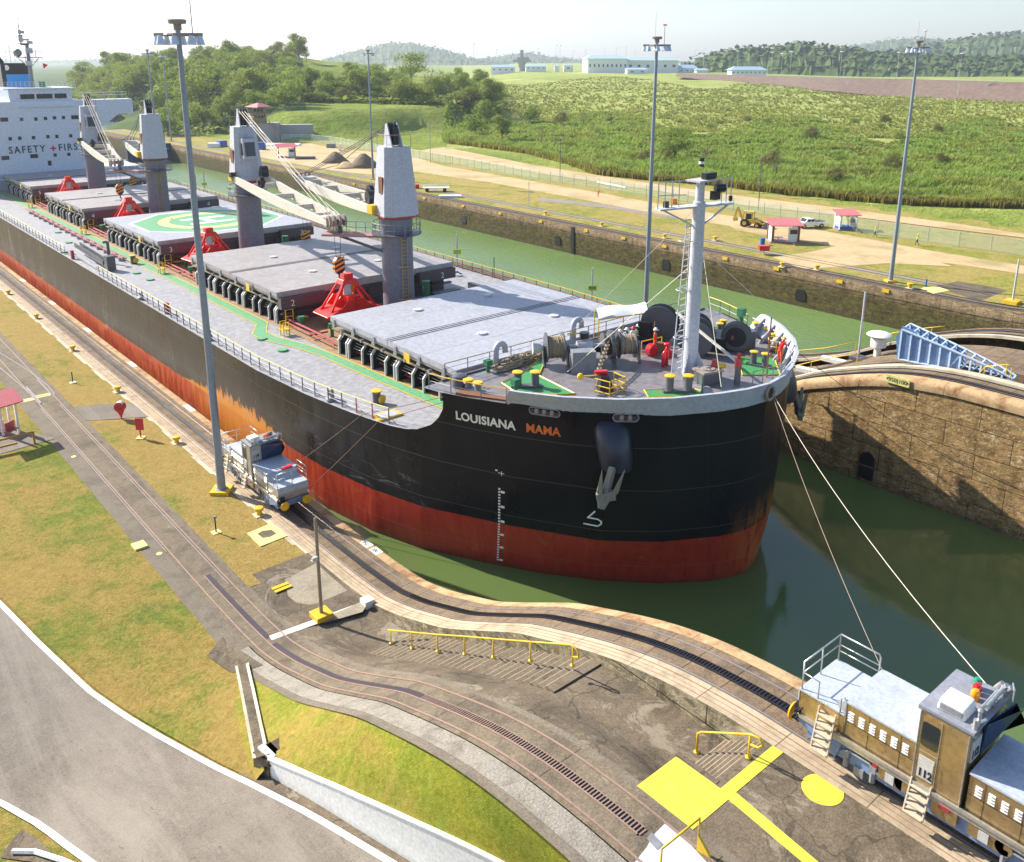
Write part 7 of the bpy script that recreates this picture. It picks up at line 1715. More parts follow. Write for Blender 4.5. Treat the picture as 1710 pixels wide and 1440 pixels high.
for px, py, lab in ((1461, 396, 'walking worker in high visibility clothes left of the right light mast'), (1531, 410, 'walking worker in high visibility clothes right of the right light mast')):
    x, y = G(px, py); human(lab, (x, y, 0), R_(200), 'walk', M['cloth_hi'], M['navy'], None, M['helmet_y'])
x, y = G(999, 329); human('worker in orange crouching by the trench in the far lawn', (x, y, 0), R_(120), 'lean', M['cloth_orange'], M['cloth_orange'], None, M['helmet_y'])
# ---------------------------------------------------------------- towing locomotives
def loco(num, y0, lab, z0):
    t = thing('towing_locomotive', lab, 'locomotive', (23.0, y0, z0), 0, 'towing locomotives on the near lock wall')
    B = lambda mb, nm, mt, par=t, sm=False, bev=0: [q.build(nm, mt, par, sm, bev) for q in (mb.split() if nm in ('skirt_louvre', 'red_plate', 'skirt_plate', 'roof_pipes', 'grab_pole', 'panel_gap') else [mb])][0]
    b = MB(); b.box(-1.0, 1.0, -4.0, 4.0, .55, 1.15); 
    for s in (-1, 1): b.extr([(-1.08, s * 3.0, .5), (-1.08, s * 4.35, 1.0), (-1.08, s * 4.35, 1.2), (-1.08, s * 2.8, 1.2)], (2.16, 0, 0))
    B(b, 'frame', M['loco_blue'])
    b = MB(); b.box(-1.14, 1.14, -4.35, 4.35, 1.15, 1.27); b.box(-1.2, -1.12, -3.1, 3.1, 1.32, 1.42); B(b, 'running_board', M['loco_steel'])
    for s in (-1, 1):
        y1, y2 = s * .72, s * 2.85
        b = MB(); b.box(-1.06, 1.06, min(y1, y2), max(y1, y2), 1.27, 2.56); B(b, 'hood', M['gold'] if num == '112' else M['loco_steel'], t, 0, .03)
        b = MB(); b.box(-1.1, 1.1, min(y1, y2) , max(y1, y2) + (.03 if s > 0 else 0), 2.56, 2.62); b.box(-.01, .01, min(y1, y2), max(y1, y2), 2.62, 2.635); B(b, 'hood_top', M['loco_top'])
        ya, yb2 = s * 2.85, s * 4.35
        b = MB(); b.box(-1.06, 1.06, min(ya, yb2), max(ya, yb2), 1.27, 2.08); B(b, 'end_box', M['gold'] if num == '112' else M['loco_steel'], t, 0, .02)
        b = MB(); b.box(-1.1, 1.1, min(ya, yb2), max(ya, yb2), 2.08, 2.13); b.box(-1.08, 1.08, min(yb2, yb2 + s * .04), max(yb2, yb2 + s * .04), 1.7, 2.1); B(b, 'end_deck', M['loco_top'])
        b = MB(); b.extr([(-1.0, s * 2.85, 2.1), (-1.0, s * 2.86, 2.6), (-1.0, s * 2.9, 2.6), (-1.0, s * 3.15, 2.13)], (2.0, 0, 0)); B(b, 'hood_end', M['loco_top'])
        for k in range(6):
            yy = s * (1.0 + k * .33); lv = MB()
            for j in range(4): lv.extr([(-1.06, yy - .09, 2.02 + j * .09), (-1.11, yy - .09, 2.02 + j * .09), (-1.06, yy - .09, 2.055 + j * .09)], (0, .18, 0))
            B(lv, 'louvre', M['louvre'])
        b = MB()
        for k in range(2):
            yy = s * (1.15 + k * .95); b.box(-1.072, -1.06, yy - .003, yy + .003, 1.3, 2.5)
        b.box(-1.07, -1.06, min(y1, y2), max(y1, y2), 1.94, 1.945); B(b, 'panel_gap', M['black'])
        # handrails of the end deck
        b = MB(); z = 2.1; q = lambda u, v, h: (u, s * v, z + h)
        b.tube([q(-1.05, 4.3, 0), q(-1.05, 4.3, 1.0), q(1.05, 4.3, 1.0), q(1.05, 4.3, 0)], .028, 6); b.tube([q(-1.05, 4.3, .62), q(1.05, 4.3, .62)], .02, 5)
        b.tube([q(1.05, 4.3, 1.0), q(1.05, 3.0, 1.0), q(1.05, 2.95, .9), q(1.05, 2.95, 0)], .028, 6); b.tube([q(1.05, 4.3, .62), q(1.05, 2.95, .62)], .02, 5); b.tube([q(1.05, 4.3, .4), q(1.05, 2.95, .4)], .02, 5)
        b.tube([q(0, 4.3, 0), q(0, 4.3, 1.0)], .024, 5); b.tube([q(-1.05, 4.3, .62), q(-1.05, 3.75, .6), q(-1.05, 3.75, 0)], .024, 6)
        b.tube([q(-1.08, 3.0, -.1), q(-1.08, 3.0, .5), q(-1.08, 2.92, .58), q(-1.08, 2.82, .5), q(-1.08, 2.82, -.6)], .026, 6); B(b, 'handrail', M['steel'], t, True)
        # buffers
        for u in (-.78, .78):
            bf = MB(); bf.cyl((u, s * 4.3, .95), (u, s * 4.62, .95), .12, n=12); bf.lathe([(.05, 0), (.3, .02), (.3, .07), (.1, .1)], (u, s * 4.62 - (0 if s > 0 else .1), .95), 20, 0, 'y'); B(bf, 'buffer', M['buffer'], t, 2)
        b = MB(); rg = random.Random(4 + s)
        for k in range(7): b.tube([(-.95 + rg.uniform(-.15, .1), s * 4.2, 1.5), (-1.0 + rg.uniform(-.2, .2), s * (4.3 + rg.uniform(0, .2)), 1.2 + rg.uniform(-.2, .2)), (-.9 + rg.uniform(-.2, .2), s * 4.3, .9)], .03, 5)
        b.cb((-.85, s * 4.35, 1.25), (.35, .3, .45)); B(b, 'hoses', M['black'])
        # bogie
        bg_ = bpy.data.objects.new('bogie', None); sc.collection.objects.link(bg_); bg_.parent = t
        for yy in (s * 1.75, s * 2.75) if 0 else (s * 2.25,):
            for u in (-1, 1):
                w2 = MB(); w2.cyl((u * .68, yy, .42), (u * .82, yy, .42), .42, n=22); w2.cyl((u * .82, yy, .42), (u * .98, yy, .42), .14, n=12); B(w2, 'wheel', M['dk_grey'], bg_, 2)
        b = MB(); 
        for k in (-.42, .42): b.cyl((-1.02, s * 2.25 + k, .75), (-1.02, s * 2.25 + k, .4), .09, n=8); b.cb((-1.0, s * 2.25 + k, .85), (.2, .2, .2))
        b.tube([(-1.05, s * 2.25 - .6, .8), (-1.05, s * 2.25 - .3, .98), (-1.05, s * 2.25 + .3, .98), (-1.05, s * 2.25 + .6, .8)], .05, 6); b.cb((-.98, s * 2.25, .45), (.15, .3, .3)); B(b, 'axle_gear', M['md_grey'], bg_)
        b = MB(); b.cb((-.5, s * 2.25, .8), (.9, 2.0, .5)); B(b, 'bogie_box', M['black'], bg_)
    # skirt plates
    b = MB(); b.box(-1.1, -1.0, .95, 1.65, .75, 1.2); b.box(-1.1, -1.0, -1.8, -.9, .75, 1.2); b.box(-1.12, -1.0, -.6, .1, .72, 1.27); b.cyl((-1.1, .95, .975), (-1.0, .95, .975), .225, n=16); b.cyl((-1.1, -1.8, .975), (-1.0, -1.8, .975), .225, n=16); B(b, 'skirt_plate', M['gold'])
    b = MB(); b.cb((-1.13, 1.3, .95), (.03, .26, .3)); b.cb((-1.13, -1.3, .95), (.03, .26, .3)); B(b, 'skirt_louvre', M['louvre'])
    b = MB(); b.cb((-1.14, -.25, 1.1), (.03, .3, .12)); b.cb((-1.12, 1.75, 1.1), (.06, .14, .14)); B(b, 'red_plate', M['dk_red'])
    # ladders
    for yl, zb, zt in ((3.35, .62, 2.0), (.42, .5, 1.5)):
        b = MB()
        for k in (-.27, .27): b.beam((-1.42, yl + k, zb), (-1.15, yl + k, zt), .04, .07)
        for j in range(5 if yl > 1 else 4): f = (j + .15) / (5 if yl > 1 else 4); b.box(-1.5 + .27 * f, -1.2 + .2 * f, yl - .26, yl + .26, zb + (zt - zb) * f, zb + (zt - zb) * f + .03)
        B(b, 'ladder', M['ladder'])
    # cab
    cab = bpy.data.objects.new('cab', None); sc.collection.objects.link(cab); cab.parent = t
    gm = M['gold'] if num == '112' else M['loco_steel']
    b = MB(); b.box(-1.1, 1.1, -.62, .72, 1.2, 3.78); B(b, 'cab_wall', gm, cab, 0, .02)
    b = MB(); b.box(-1.16, 1.12, -.7, .78, 3.78, 3.86); b.box(-1.12, -1.06, -.75, .8, 3.7, 3.8); B(b, 'cab_roof', M['roof_grey'], cab)
    b = MB(); b.box(-1.115, -1.1, .1, .66, 1.3, 3.6); B(b, 'door', gm, cab)
    b = MB()
    for p in ((.1, .115), (.645, .66)): b.box(-1.125, -1.105, p[0], p[1], 1.3, 3.6)
    b.box(-1.125, -1.105, .1, .66, 2.45, 2.47); b.tube([(-1.14, .16, 2.3), (-1.18, .16, 2.25), (-1.18, .16, 1.9), (-1.14, .16, 1.85)], .015, 5); b.box(-1.13, -1.1, -.6, -.58, 1.3, 3.7); B(b, 'door_trim', M['steel'], cab)
    b = MB(); P = []
    for (cy_, cz_, a0) in ((.22, 2.72, math.pi), (.54, 2.72, 1.5 * math.pi), (.54, 3.33, 0), (.22, 3.33, .5 * math.pi)):
        for k in range(4): a = a0 + k * math.pi / 6; P.append((-1.128, cy_ + .08 * math.cos(a), cz_ + .08 * math.sin(a)))
    b.extr(P, (.015, 0, 0)); b.box(-.95, .95, -.64, -.6, 2.75, 3.6) if 0 else None; B(b, 'door_window', M['glass'], cab)
    b = MB(); b.box(-1.128, -1.11, .17, .6, 1.6, 2.32); b.box(-1.0, -.45, -.66, -.62, 2.8, 3.45); B(b, 'number_plate', M['plate_grey'], cab)
    q = text_mesh(num, .34, .004, .012, 1.0, .8); place(q, (-1.135, .58, 1.68), (0, -1, 0), (0, 0, 1), (-1, 0, 0)); B(q, 'number', M['black'], cab)
    q = text_mesh(num, .36, .004, .012, 1.0, .8); place(q, (-.97, -.67, 2.9), (1, 0, 0), (0, 0, 1), (0, -1, 0)); B(q, 'number', M['black'], cab)
    b = MB(); b.add([(-.35, -.66, 2.7), (1.05, -.66, 2.7), (1.05, -1.12, 3.72), (-.35, -.72, 3.72)], [(0, 1, 2, 3)]); b.extr([(-.35, -.66, 2.65), (1.08, -.66, 2.65), (1.08, -1.2, 3.3), (1.08, -.9, 3.75), (-.35, -.7, 3.75)], (0, .04, 0)); B(b, 'visor', M['glass_b'], cab)
    b = MB(); b.add([(-.95, -.36, 3.86), (-.2, -.36, 3.86), (-.2, .42, 3.86), (-.95, .42, 3.86), (-.9, -.3, 4.2), (-.28, -.3, 4.24), (-.28, .36, 4.24), (-.9, .36, 4.2)], [(3, 2, 1, 0), (4, 5, 6, 7), (0, 1, 5, 4), (1, 2, 6, 5), (2, 3, 7, 6), (3, 0, 4, 7)]); B(b, 'air_conditioner', M['white'], cab, 0, .05)
    b = MB(); b.box(-.965, -.93, -.26, .32, 3.93, 4.1); B(b, 'grille', M['md_grey'], cab)
    for u, v, mt in ((.2, -.12, 'sig_a'), (.48, -.05, 'sig_r'), (.72, .05, 'sig_g')):
        b = MB(); b.lathe([(.11, 0), (.11, .1), (.12, .12), (.12, .24), (.08, .31), (.02, .33)], (u, v, 3.86), 14); B(b, 'signal_lamp', M[mt], cab, 2)
    b = MB(); b.cyl((-.1, -.55, 4.05), (1.0, -.55, 4.1), .06, n=10); b.cyl((-.3, -.45, 3.98), (.8, -.45, 4.0), .05, n=8)
    for u in (-.2, .3, .9): b.cb((u, -.5, 3.93), (.06, .2, .16))
    b.cyl((-.95, -.62, 3.86), (-.95, -.62, 4.15), .07, n=8); b.cyl((-1.0, -.55, 3.95), (-.5, -.7, 3.95), .04, n=6); b.cyl((-.75, -.62, 3.86), (-.75, -.62, 4.3), .05, n=8); b.sph((-.75, -.62, 4.32), .08, 8); B(b, 'roof_pipes', M['steel'], cab)
    b = MB()
    for k in range(3): b.cyl((1.0, -.6 + k * .12, 3.95), (1.0, -.75 + k * .12, 4.2), .09, n=10)
    b.tube([(.85, -.85, 3.9), (.85, -.85, 4.25), (1.15, -.7, 4.25), (1.15, -.7, 3.9)], .02, 4); B(b, 'floodlight_cluster', M['steel'], cab)
    b = MB()
    for yy in (-.6, .7): b.cyl((-1.13, yy, 1.3), (-1.13, yy, 3.7), .02, n=5)
    B(b, 'grab_pole', M['steel'], cab)
    return t
M['louvre'] = paint('louvre_bright', (.6, .6, .6), .35, .3, amt=.1); M['buffer'] = paint('buffer_yellow', (.8, .42, .01), .45, amt=.1); M['ladder'] = paint('ladder_tread', (.55, .47, .35), .6, amt=.5, dirt=(.25, .17, .1), sc1=4)
M['roof_grey'] = paint('cab_roof_grey', (.25, .26, .31), .5, amt=.3); M['plate_grey'] = paint('number_plate_grey', (.5, .48, .45), .6, amt=.4)
loco('112', 7.7, 'golden steel towing locomotive numbered 112 at the lower right', zr(8) + .04)
l119 = loco('119', 53.6, 'silver towing locomotive numbered 119 standing against the red hull', .04)
b = MB(); b.extr([(.0, -2.95, 2.15), (.75, -2.95, 2.15), (.75, -2.9, 2.75), (.0, -2.9, 2.65)], (0, .25, 0)); b.build('red_cover', M['sig_r'], l119)
# towing wires and mooring ropes
def wire(P, r, mat, lab, name='towing_wire', sag=0):
    P = [Vector(p) for p in P]; Q = []
    for a, c in zip(P, P[1:]):
        for k in range(12): f = k / 12; Q.append(a + (c - a) * f - Vector((0, 0, sag * 4 * f * (1 - f))))
    Q.append(P[-1]); o = Q[0]; b = MB(); b.tube([q - o for q in Q], r, 5); e = b.build(name, mat, None, True); e.location = o; tag(e, lab, 'wire'); return e
ch = (SX, 26.5, 10.55)
wire([ch, (24.05, 9.9, zr(9.9) + 1.7)], .014, M['cable'], 'left of the two tan wires from the bow chock down to locomotive 112', sag=.5)
wire([(SX + .1, 26.5, 10.5), (24.1, 6.9, zr(8) + 3.4)], .016, M['cable_w'], 'paler right one of the wires from the bow chock to the cab of locomotive 112', sag=.7)
xa, ya_ = hp(46.6, DK, 1, .0)
wire([(33.6, 39.9, FC + .15), (xa + .0, 47.6, 6.72), (24.0, 52.4, 1.9)], .022, M['cable_brown'], 'upper of the two brown wires running from the ship side down to locomotive 119', sag=.05) if 0 else None
M['cable_brown'] = plain('brown_cable', (.16, .08, .05), .6)
wire([(SX - 10.9, 38.9, FC + .1), (*hp(46.9, DK, 1, .1), topz(46.9) + .1), (24.2, 51.6, 2.2)], .022, M['cable_brown'], 'upper of the two brown wires running from the ship side down to locomotive 119', sag=.03)
wire([(SX - 10.8, 38.6, FC + .1), (*hp(45.3, DK, 1, .1), topz(45.3) + .1), (24.25, 49.4, 1.4)], .022, M['cable_brown'], 'lower of the two brown wires running from the ship side down to locomotive 119', sag=.03)
wire([(*hp(33, 10.5, -1, -.1), 10.3), (58.4, 24, 3.0), (58.45, 8, 1.5)], .02, M['cable_dk'], 'dark wire along the face of the centre lock wall', sag=.2)
# ---------------------------------------------------------------- light masts
def mast_parts(t, h=30.5):
    b = MB(); b.lathe([(.42, 0), (.42, .04), (.3, .05), (.28, 1), (.15, h)], (0, 0, .25), 14); b.build('mast_pole', M['pole'], t, 2)
    b = MB(); b.cb((0, 0, .13), (1.3, 1.3, .26)); b.build('yellow_base', M['yellow'], t, 0, .03)
    b = MB(); b.lathe([(.05, 0), (.5, .02), (.55, .25), (.4, .3)], (0, 0, h + .35), 18); b.cyl((0, 0, h), (0, 0, h + .4), .25, n=8); b.beam((-1.45, 0, h - .25), (1.45, 0, h - .25), .2, .2); b.tube([(.8 * math.cos(a), .8 * math.sin(a), h - .25) for a in np.linspace(0, 2 * math.pi, 13)], .06, 5); b.build('head_frame', M['rusty_grey'], t)
    for k in range(8):
        a = 2 * math.pi * k / 8; u, v = (1.3 * math.cos(a), .7 * math.sin(a)); l = MB(); l.lathe([(.12, 0), (.16, -.1), (.28, -.52), (.25, -.54)], (u, v, h - .3), 10); l.build('floodlight', M['lamp'], t, 2)
    b = MB(); b.cyl((.8, .2, h - .2), (.8, .2, h + 1.7), .03, n=5); b.cyl((-.2, 0, h + .5), (-.2, 0, h + 3), .012, n=4); b.build('aerial', M['rust'], t)
    b = MB(); b.sph((.7, .2, h + 1.8), .1, 8); b.sph((.9, .2, h + 1.8), .1, 8); b.build('beacon', M['sig_r'], t)
lm = thing('light_mast', 'nearest tall grey light mast standing on a yellow base left of locomotive 119', 'light mast', (20.62, 55.4, 0), R_(-40), 'tall floodlight masts'); mast_parts(lm)
KIDS[lm.name] = list(lm.children)
def mst(x, y, lab, z=0): o = dup(lm, (x, y, z), R_(-40), lab); return o
mst(74.2, 64.2, 'tall light mast on the centre wall just behind the ship bow'); mst(113.9, 55.7, 'tall light mast on the far lock wall at the right')
def on_x(px, X, z=10):
    d = ray(px, 300); best = None
    for yy in np.arange(40, 900, 1.):
        P = Vector((X, yy, z - EYE_H)); pxx = 850 + 1481 * P.dot(rt) / P.dot(fw)
        if pxx < px: return yy
    return 500
mst(74.2, on_x(262, 74.2), 'light mast rising right behind the third crane'); mst(117.3, 332, 'thin distant light mast near the end of the far lock'); mst(117, on_x(624, 117), 'light mast rising directly behind the foremost crane'); mst(140, 640, 'very distant light mast in front of the wooded shore')
# ---------------------------------------------------------------- posts, signs, bollards on the near side
def post(lab, x, y, z, h, r, mat, base=None, extra=None, name='post', cat='post'):
    t = thing(name, lab, cat, (x, y, z)); b = MB(); b.cyl((0, 0, 0), (0, 0, h), r, r * .85, 10); b.build('pole', mat, t, 2)
    if base: b = MB(); b.cb((0, 0, base[1] / 2), (base[0], base[0], base[1])); b.build('base', M[base[2]], t, 0, .02)
    if extra: extra(t, h)
    return t
def cap(t, h): b = MB(); b.cb((0, 0, h + .03), (.14, .14, .06)); b.build('cap', M['rust'], t); b = MB(); b.cb((-.22, -.1, h * .62), (.3, .12, .22)); b.build('junction_box', M['stay'], t)
x, y = G(537, 1030, .3); Pt = GX(525, 865, x); post('brown steel post on a bright yellow block beside the white line', x, y, .28, Pt[2] - .3, .1, M['pole_br'], (.95, .3, 'yellow'), cap)
def redsign():
    x, y = G(235.5, 732); t = thing('marker_sign', 'flat red marker board on a short post in the dry lawn', 'sign', (x, y, 0), R_(-40)); b = MB(); b.cyl((0, 0, 0), (0, 0, .8), .06, n=8); b.build('post', M['red_sign'], t); b = MB(); b.cb((0, 0, 1.2), (.62, .1, 1.0)); b.build('board', M['red_sign'], t, 0, .02); b = MB(); b.cb((0, 0, .04), (.6, .6, .08)); b.build('base', M['pale_yellow'], t)
    x, y = G(203, 700); t = thing('marker_sign', 'round red and white drum marker on a pointed stem by the asphalt crossing', 'sign', (x, y, 0), R_(-40)); b = MB(); b.lathe([(.03, 0), (.1, .3), (.42, 1.0), (.42, 1.02)], (0, 0, 0), 18); b.build('cone', M['red_sign'], t, 2); b = MB(); b.cyl((0, -.25, 1.1), (0, .25, 1.1), .42, n=24); b.build('drum', M['red_sign'], t, 2); b = MB(); b.cyl((0, -.2, 1.2), (0, .2, 1.2), .36, n=24); b.build('white_band', M['white'], t, 2)
redsign()
bp_ = thing('mooring_bollard', 'small yellow bollard beside the tow track kerb, in front of locomotive 119', 'bollard', (21.2, 50.7, 0), 0, 'yellow bollards along the tow track'); b = MB(); b.lathe([(.2, 0), (.17, .2), (.3, .34), (.28, .5), (.05, .54)], (0, 0, .04), 16); b.build('bollard_head', M['yellow'], bp_, 2); b = MB(); b.cb((0, 0, .03), (.75, .75, .06)); b.build('plinth', M['light_conc'], bp_)
KIDS[bp_.name] = list(bp_.children)
for x, y, lab in ((21.2, 65.5, 'small yellow bollard between the red marker board and the tall light mast'), (21.2, 79.9, 'small yellow bollard just aft of the asphalt crossing'), (21.4, 95.1, 'third yellow bollard from the crossing along the tow track'), (21.5, 110.4, 'yellow bollard near the upper left end of the tow track'), (21.5, 124.7, 'farthest small yellow bollard at the left edge')): dup(bp_, (x, y, 0), 0, lab)
x, y = G(122, 640); post('short black post on a pale pad in the lawn near the top of the track', x, y, 0, 1.1, .05, M['black'], (.5, .1, 'white_ground'))
x, y = G(361, 889); post('small dark post on a yellow pad in the lawn below the nearest mast', x, y, 0, 1.0, .045, M['black'], (.55, .04, 'pale_yellow'), lambda t, h: MB().cb((0, 0, h + .05), (.2, .14, .14)).build('sensor_head', M['md_grey'], t), 'marker_post')
# sign at the bottom edge
x, y = G(975, 1436, 4.6); t = thing('signboard', 'white warning signboard with a red disc at the bottom edge beside the gravel verge', 'sign', (x, y, 5.2), R_(-78)); b = MB(); b.cb((0, 0, .75), (.75, .04, .7)); b.build('board', M['white'], t); b = MB(); b.cyl((0, .0, -2), (0, 0, .5), .04, n=6); b.build('post', M['pole'], t); b = MB(); b.cyl((0, -.03, .18), (0, .03, .18), .2, n=20); b.build('red_disc', M['dk_red'], t)
q = text_mesh('25', .36, .004, .01); place(q, (-.2, -.026, .58), (1, 0, 0), (0, 0, 1), (0, -1, 0)); q.build('digits', M['lettering_dark'], t); b = MB(); b.box(-.3, .3, -.03, -.02, .98, 1.04); b.build('sign_line', M['dk_red'], t)
# kiosk by the return track
x, y = G(32, 723); kk = thing('kiosk', 'open white kiosk with a red ribbed roof at the left edge', 'kiosk', (x, y, 0)); kx, ky = x, y
def KB(b, n, m_, bev=0): return LW(b, n, m_, kk)
hz = 3.0; c1 = G(39.6, 671, hz); c2 = G(19.4, 648.3, hz + .5); c3 = G(-25, 690, hz); c4 = (c2[0] + c3[0] - c1[0], c2[1] + c3[1] - c1[1])
b = MB(); b.extr([(*c1, hz), (*c2, hz + .5), (*c4, hz + .5), (*c3, hz)], (0, 0, .08)); 
for i in range(16): f = i / 15; p0_ = Vector((*c1, hz + .09)).lerp(Vector((*c3, hz + .09)), f); p1_ = Vector((*c2, hz + .59)).lerp(Vector((*c4, hz + .59)), f); b.beam(p0_, p1_, .04, .03)
KB(b, 'roof', M['roof_red'])
for px, py in ((32, 723), (18, 716), (6, 728), (-12, 722)):
    x, y = G(px, py); b = MB(); b.cb((x, y, 1.5), (.16, .3, 3.0)); KB(b, 'post', M['white'])
x, y = G(2, 722); b = MB(); b.cb((x - .3, y + .6, .55), (.8, 1.5, 1.0), .3); KB(b, 'low_wall', M['white'])
x, y = G(20, 728); b = MB(); b.cb((x, y, .5), (1.0, .5, .08), .7); b.cb((x, y + .2, .85), (1.0, .08, .6), .7); KB(b, 'seat', M['roof_red'])
a_ = G(58, 741); c_2 = G(-20, 760); tb = thing('barrier_rail', 'low varnished wooden rail standing in front of the kiosk', 'barrier', (*a_, 0)); A_ = Vector((*a_, 0)); C_2 = Vector((*c_2, 0)); dd = (C_2 - A_).normalized()
b = MB(); b.beam((0, 0, .95), tuple((C_2 - A_) + Vector((0, 0, .95))), .1, .16); b.beam(tuple(dd * 1.4 + Vector((.2, -.3, .5))), tuple((C_2 - A_) + Vector((.2, -.3, .5))), .1, .14); b.build('rail', M['wood'], tb)
for k in (0, 2.9, 5.8): b = MB(); b.beam(tuple(dd * k), tuple(dd * k + Vector((0, 0, 1))), .14, .14); b.build('leg', M['wood'], tb)
b = MB(); P = [G(*q) for q in [(-60, 740), (10, 716), (62, 724), (92, 733), (60, 742), (-40, 770)]]; b.add([(x, y, .03) for x, y in P], [tuple(range(6))]); struct('kiosk_slab', b, M['asphalt'])
# bits at the lower left corner
b = MB(); P = [GS(*q, zroad) for q in [(0, 1432), (20, 1402), (36, 1385), (62, 1400), (112, 1446)]]; b.add([(x, y, zroad(y) - .03) for x, y in P], [tuple(range(5))]); struct('drain_slab', b, M['apron'])
p = [GS(*q, zroad) for q in [(22, 1425), (60, 1426), (105, 1440), (140, 1455)]]; b = MB(); b.tube([(x, y, zroad(y) + .08) for x, y in p], .1, 6); tag(b.build('kerb_stone', M['white']), 'short curved white kerb at the bottom left corner', 'kerb')
# ---------------------------------------------------------------- centre wall things
zz = zmid(35); pp_ = GX(1441, 487, 68.3)
post('thin white flagpole like post on a dark block at the centre wall ramp', 68.3, 35.4, zmid(35.4), pp_[2] - zmid(35.4), .09, M['stay'], (1.1, .3, 'dk_grey'), None, 'signal_post')
t = thing('ventilator', 'white mushroom shaped ventilator between the flagpole and the blue truss', 'ventilator', (67.9, 33.6, zmid(33.6)), 0)
b = MB(); b.lathe([(.28, 0), (.28, .9)], (0, 0, 0), 16); b.lathe([(.62, .85), (.62, 1.55), (.6, 1.6)], (0, 0, 0), 20); b.lathe([(.9, 1.75), (1.0, 1.85), (.8, 2.0), (.1, 2.1)], (0, 0, 0), 22); b.cyl((0, 0, 1.5), (0, 0, 1.8), .3, n=12); b.build('cowl', M['white'], t, 2)
# blue arrow shaped truss lying on the middle of the wall
zt_ = 7.8; a0 = G(1500, 602, zt_ - .3); tr = thing('steel_truss', 'blue tapering steel truss lying on the centre wall at the right', 'steel frame', (*a0, zt_ - .3))
A = Vector((*G(1500, 603, 7.6), 7.6)); Bq = Vector((*G(1690, 635, 7.9), 7.9)); A2 = Vector((*G(1505, 573, 8.6), 8.6))
dv_ = (Bq - A); dv_.z = 0; Lt = dv_.length; e1 = dv_.normalized(); e2 = Vector((-e1.y, e1.x, 0)); e2 = e2 if e2.x > 0 else -e2
def TP(u, v, z): p = A + e1 * u + e2 * v; return (p.x - a0[0], p.y - a0[1], 7.75 + z - (zt_ - .3))
for k_, v in enumerate((0, 1.9)):
    b = MB(); vv = v; n = 11
    lo = [TP(Lt * i / n, vv * (1 - .55 * i / n) + .25 * i / n, 0.0) for i in range(n + 1)]; hi = [TP(Lt * i / n, vv * (1 - .55 * i / n) + .25 * i / n, 2.1 * (1 - i / n) ** .85 + .15) for i in range(n + 1)]
    b.add([p for p in lo[:7]] + [p for p in hi[:7]][::-1], [tuple(range(14))]); b.build('web_plate', M['steel_blue'], tr)
    b = MB(); b.tube(hi, .1, 5); b.tube(lo, .08, 5)
    for i in range(0, n + 1): b.beam(lo[i], hi[i], .12, .1)
    for i in range(5, n): b.beam(lo[i], hi[i + 1], .06, .06)
    b.build('chord', M['arrow_lt'], tr)
b = MB()
for i in range(0, 12): f = i / 11; z_ = 2.1 * (1 - f) ** .85 + .15; b.beam(TP(Lt * f, .25 * f, z_), TP(Lt * f, 1.9 * (1 - .55 * f) + .25 * f, z_), .1, .1)
b.build('cross_bar', M['arrow_lt'], tr)
b = MB(); b.extr([TP(-.1, 0, 0), TP(-.35, 0, 1.6), TP(.0, 0, 2.5), TP(.8, 0, 2.3), TP(.9, 0, 0)], tuple(e2 * .12)); b.build('nose_plate', M['steel_blue'], tr)
for k_, (q1, q2) in enumerate((((1385, 605), (1340, 622)), ((1372, 588), (1348, 594)), ((1350, 604), (1341, 609)))):
    pass
for px, py in ((1392, 606), (1350, 628)):
    x, y = G(px, py, zmid(38)); b = MB(); b.cb((x, y, zmid(y) + .35), (.6, 2.2, .35), .1); tag(b.build('concrete_block', M['white']), 'pale concrete block on the ramp of the centre wall, %s' % ('nearer the flagpole' if px > 1370 else 'just above the bow anchor'), 'block')
def numpost(px, py, pt, lab, txt):
    X = 75.2; P = GX(px, py, X); Tp = GX(px, pt, X); t = thing('number_sign', lab, 'sign', (X, P[1], 0)); b = MB(); b.cyl((0, 0, 0), (0, 0, Tp[2]), .09, n=8); b.cyl((-.2, -.1, 0), (-.2, -.1, Tp[2] * .8), .05, n=6); b.build('pole', M['stay'], t)
    h = Tp[2] * .45; b = MB(); b.cb((-.1, -.15, h), (1.1, .05, .65), R_(-40)); b.build('plate', M['hiviz'], t)
    if txt: q = text_mesh(txt, .5, .004, .01); c, s = math.cos(R_(-40)), math.sin(R_(-40)); place(q, (-.1 - .42 * c + .04 * s, -.15 - .42 * s - .05, h - .18), (c, s, 0), (0, 0, 1), (s, -c, 0)); q.build('digits', M['lettering_dark'], t)
numpost(988, 516, 447, 'pale post with a yellow green plate reading 910 behind the ship rail', '910'); numpost(764, 452, 392, 'pale post with a small yellow green plate behind hatch 2', ''); numpost(342, 312, 288, 'thin post with a yellow green plate behind hatch 4', '')
for px, py, pt, lab in ((825, 455, 430, 'bare thin post behind the far rail of hatch 1'), (327, 302, 292, 'bare thin post behind hatch 4')):
    P = GX(px, py, 75.2); Tp = GX(px, pt, 75.2); post(lab, 75.2, P[1], 0, max(1, Tp[2]), .07, M['dk_grey'])
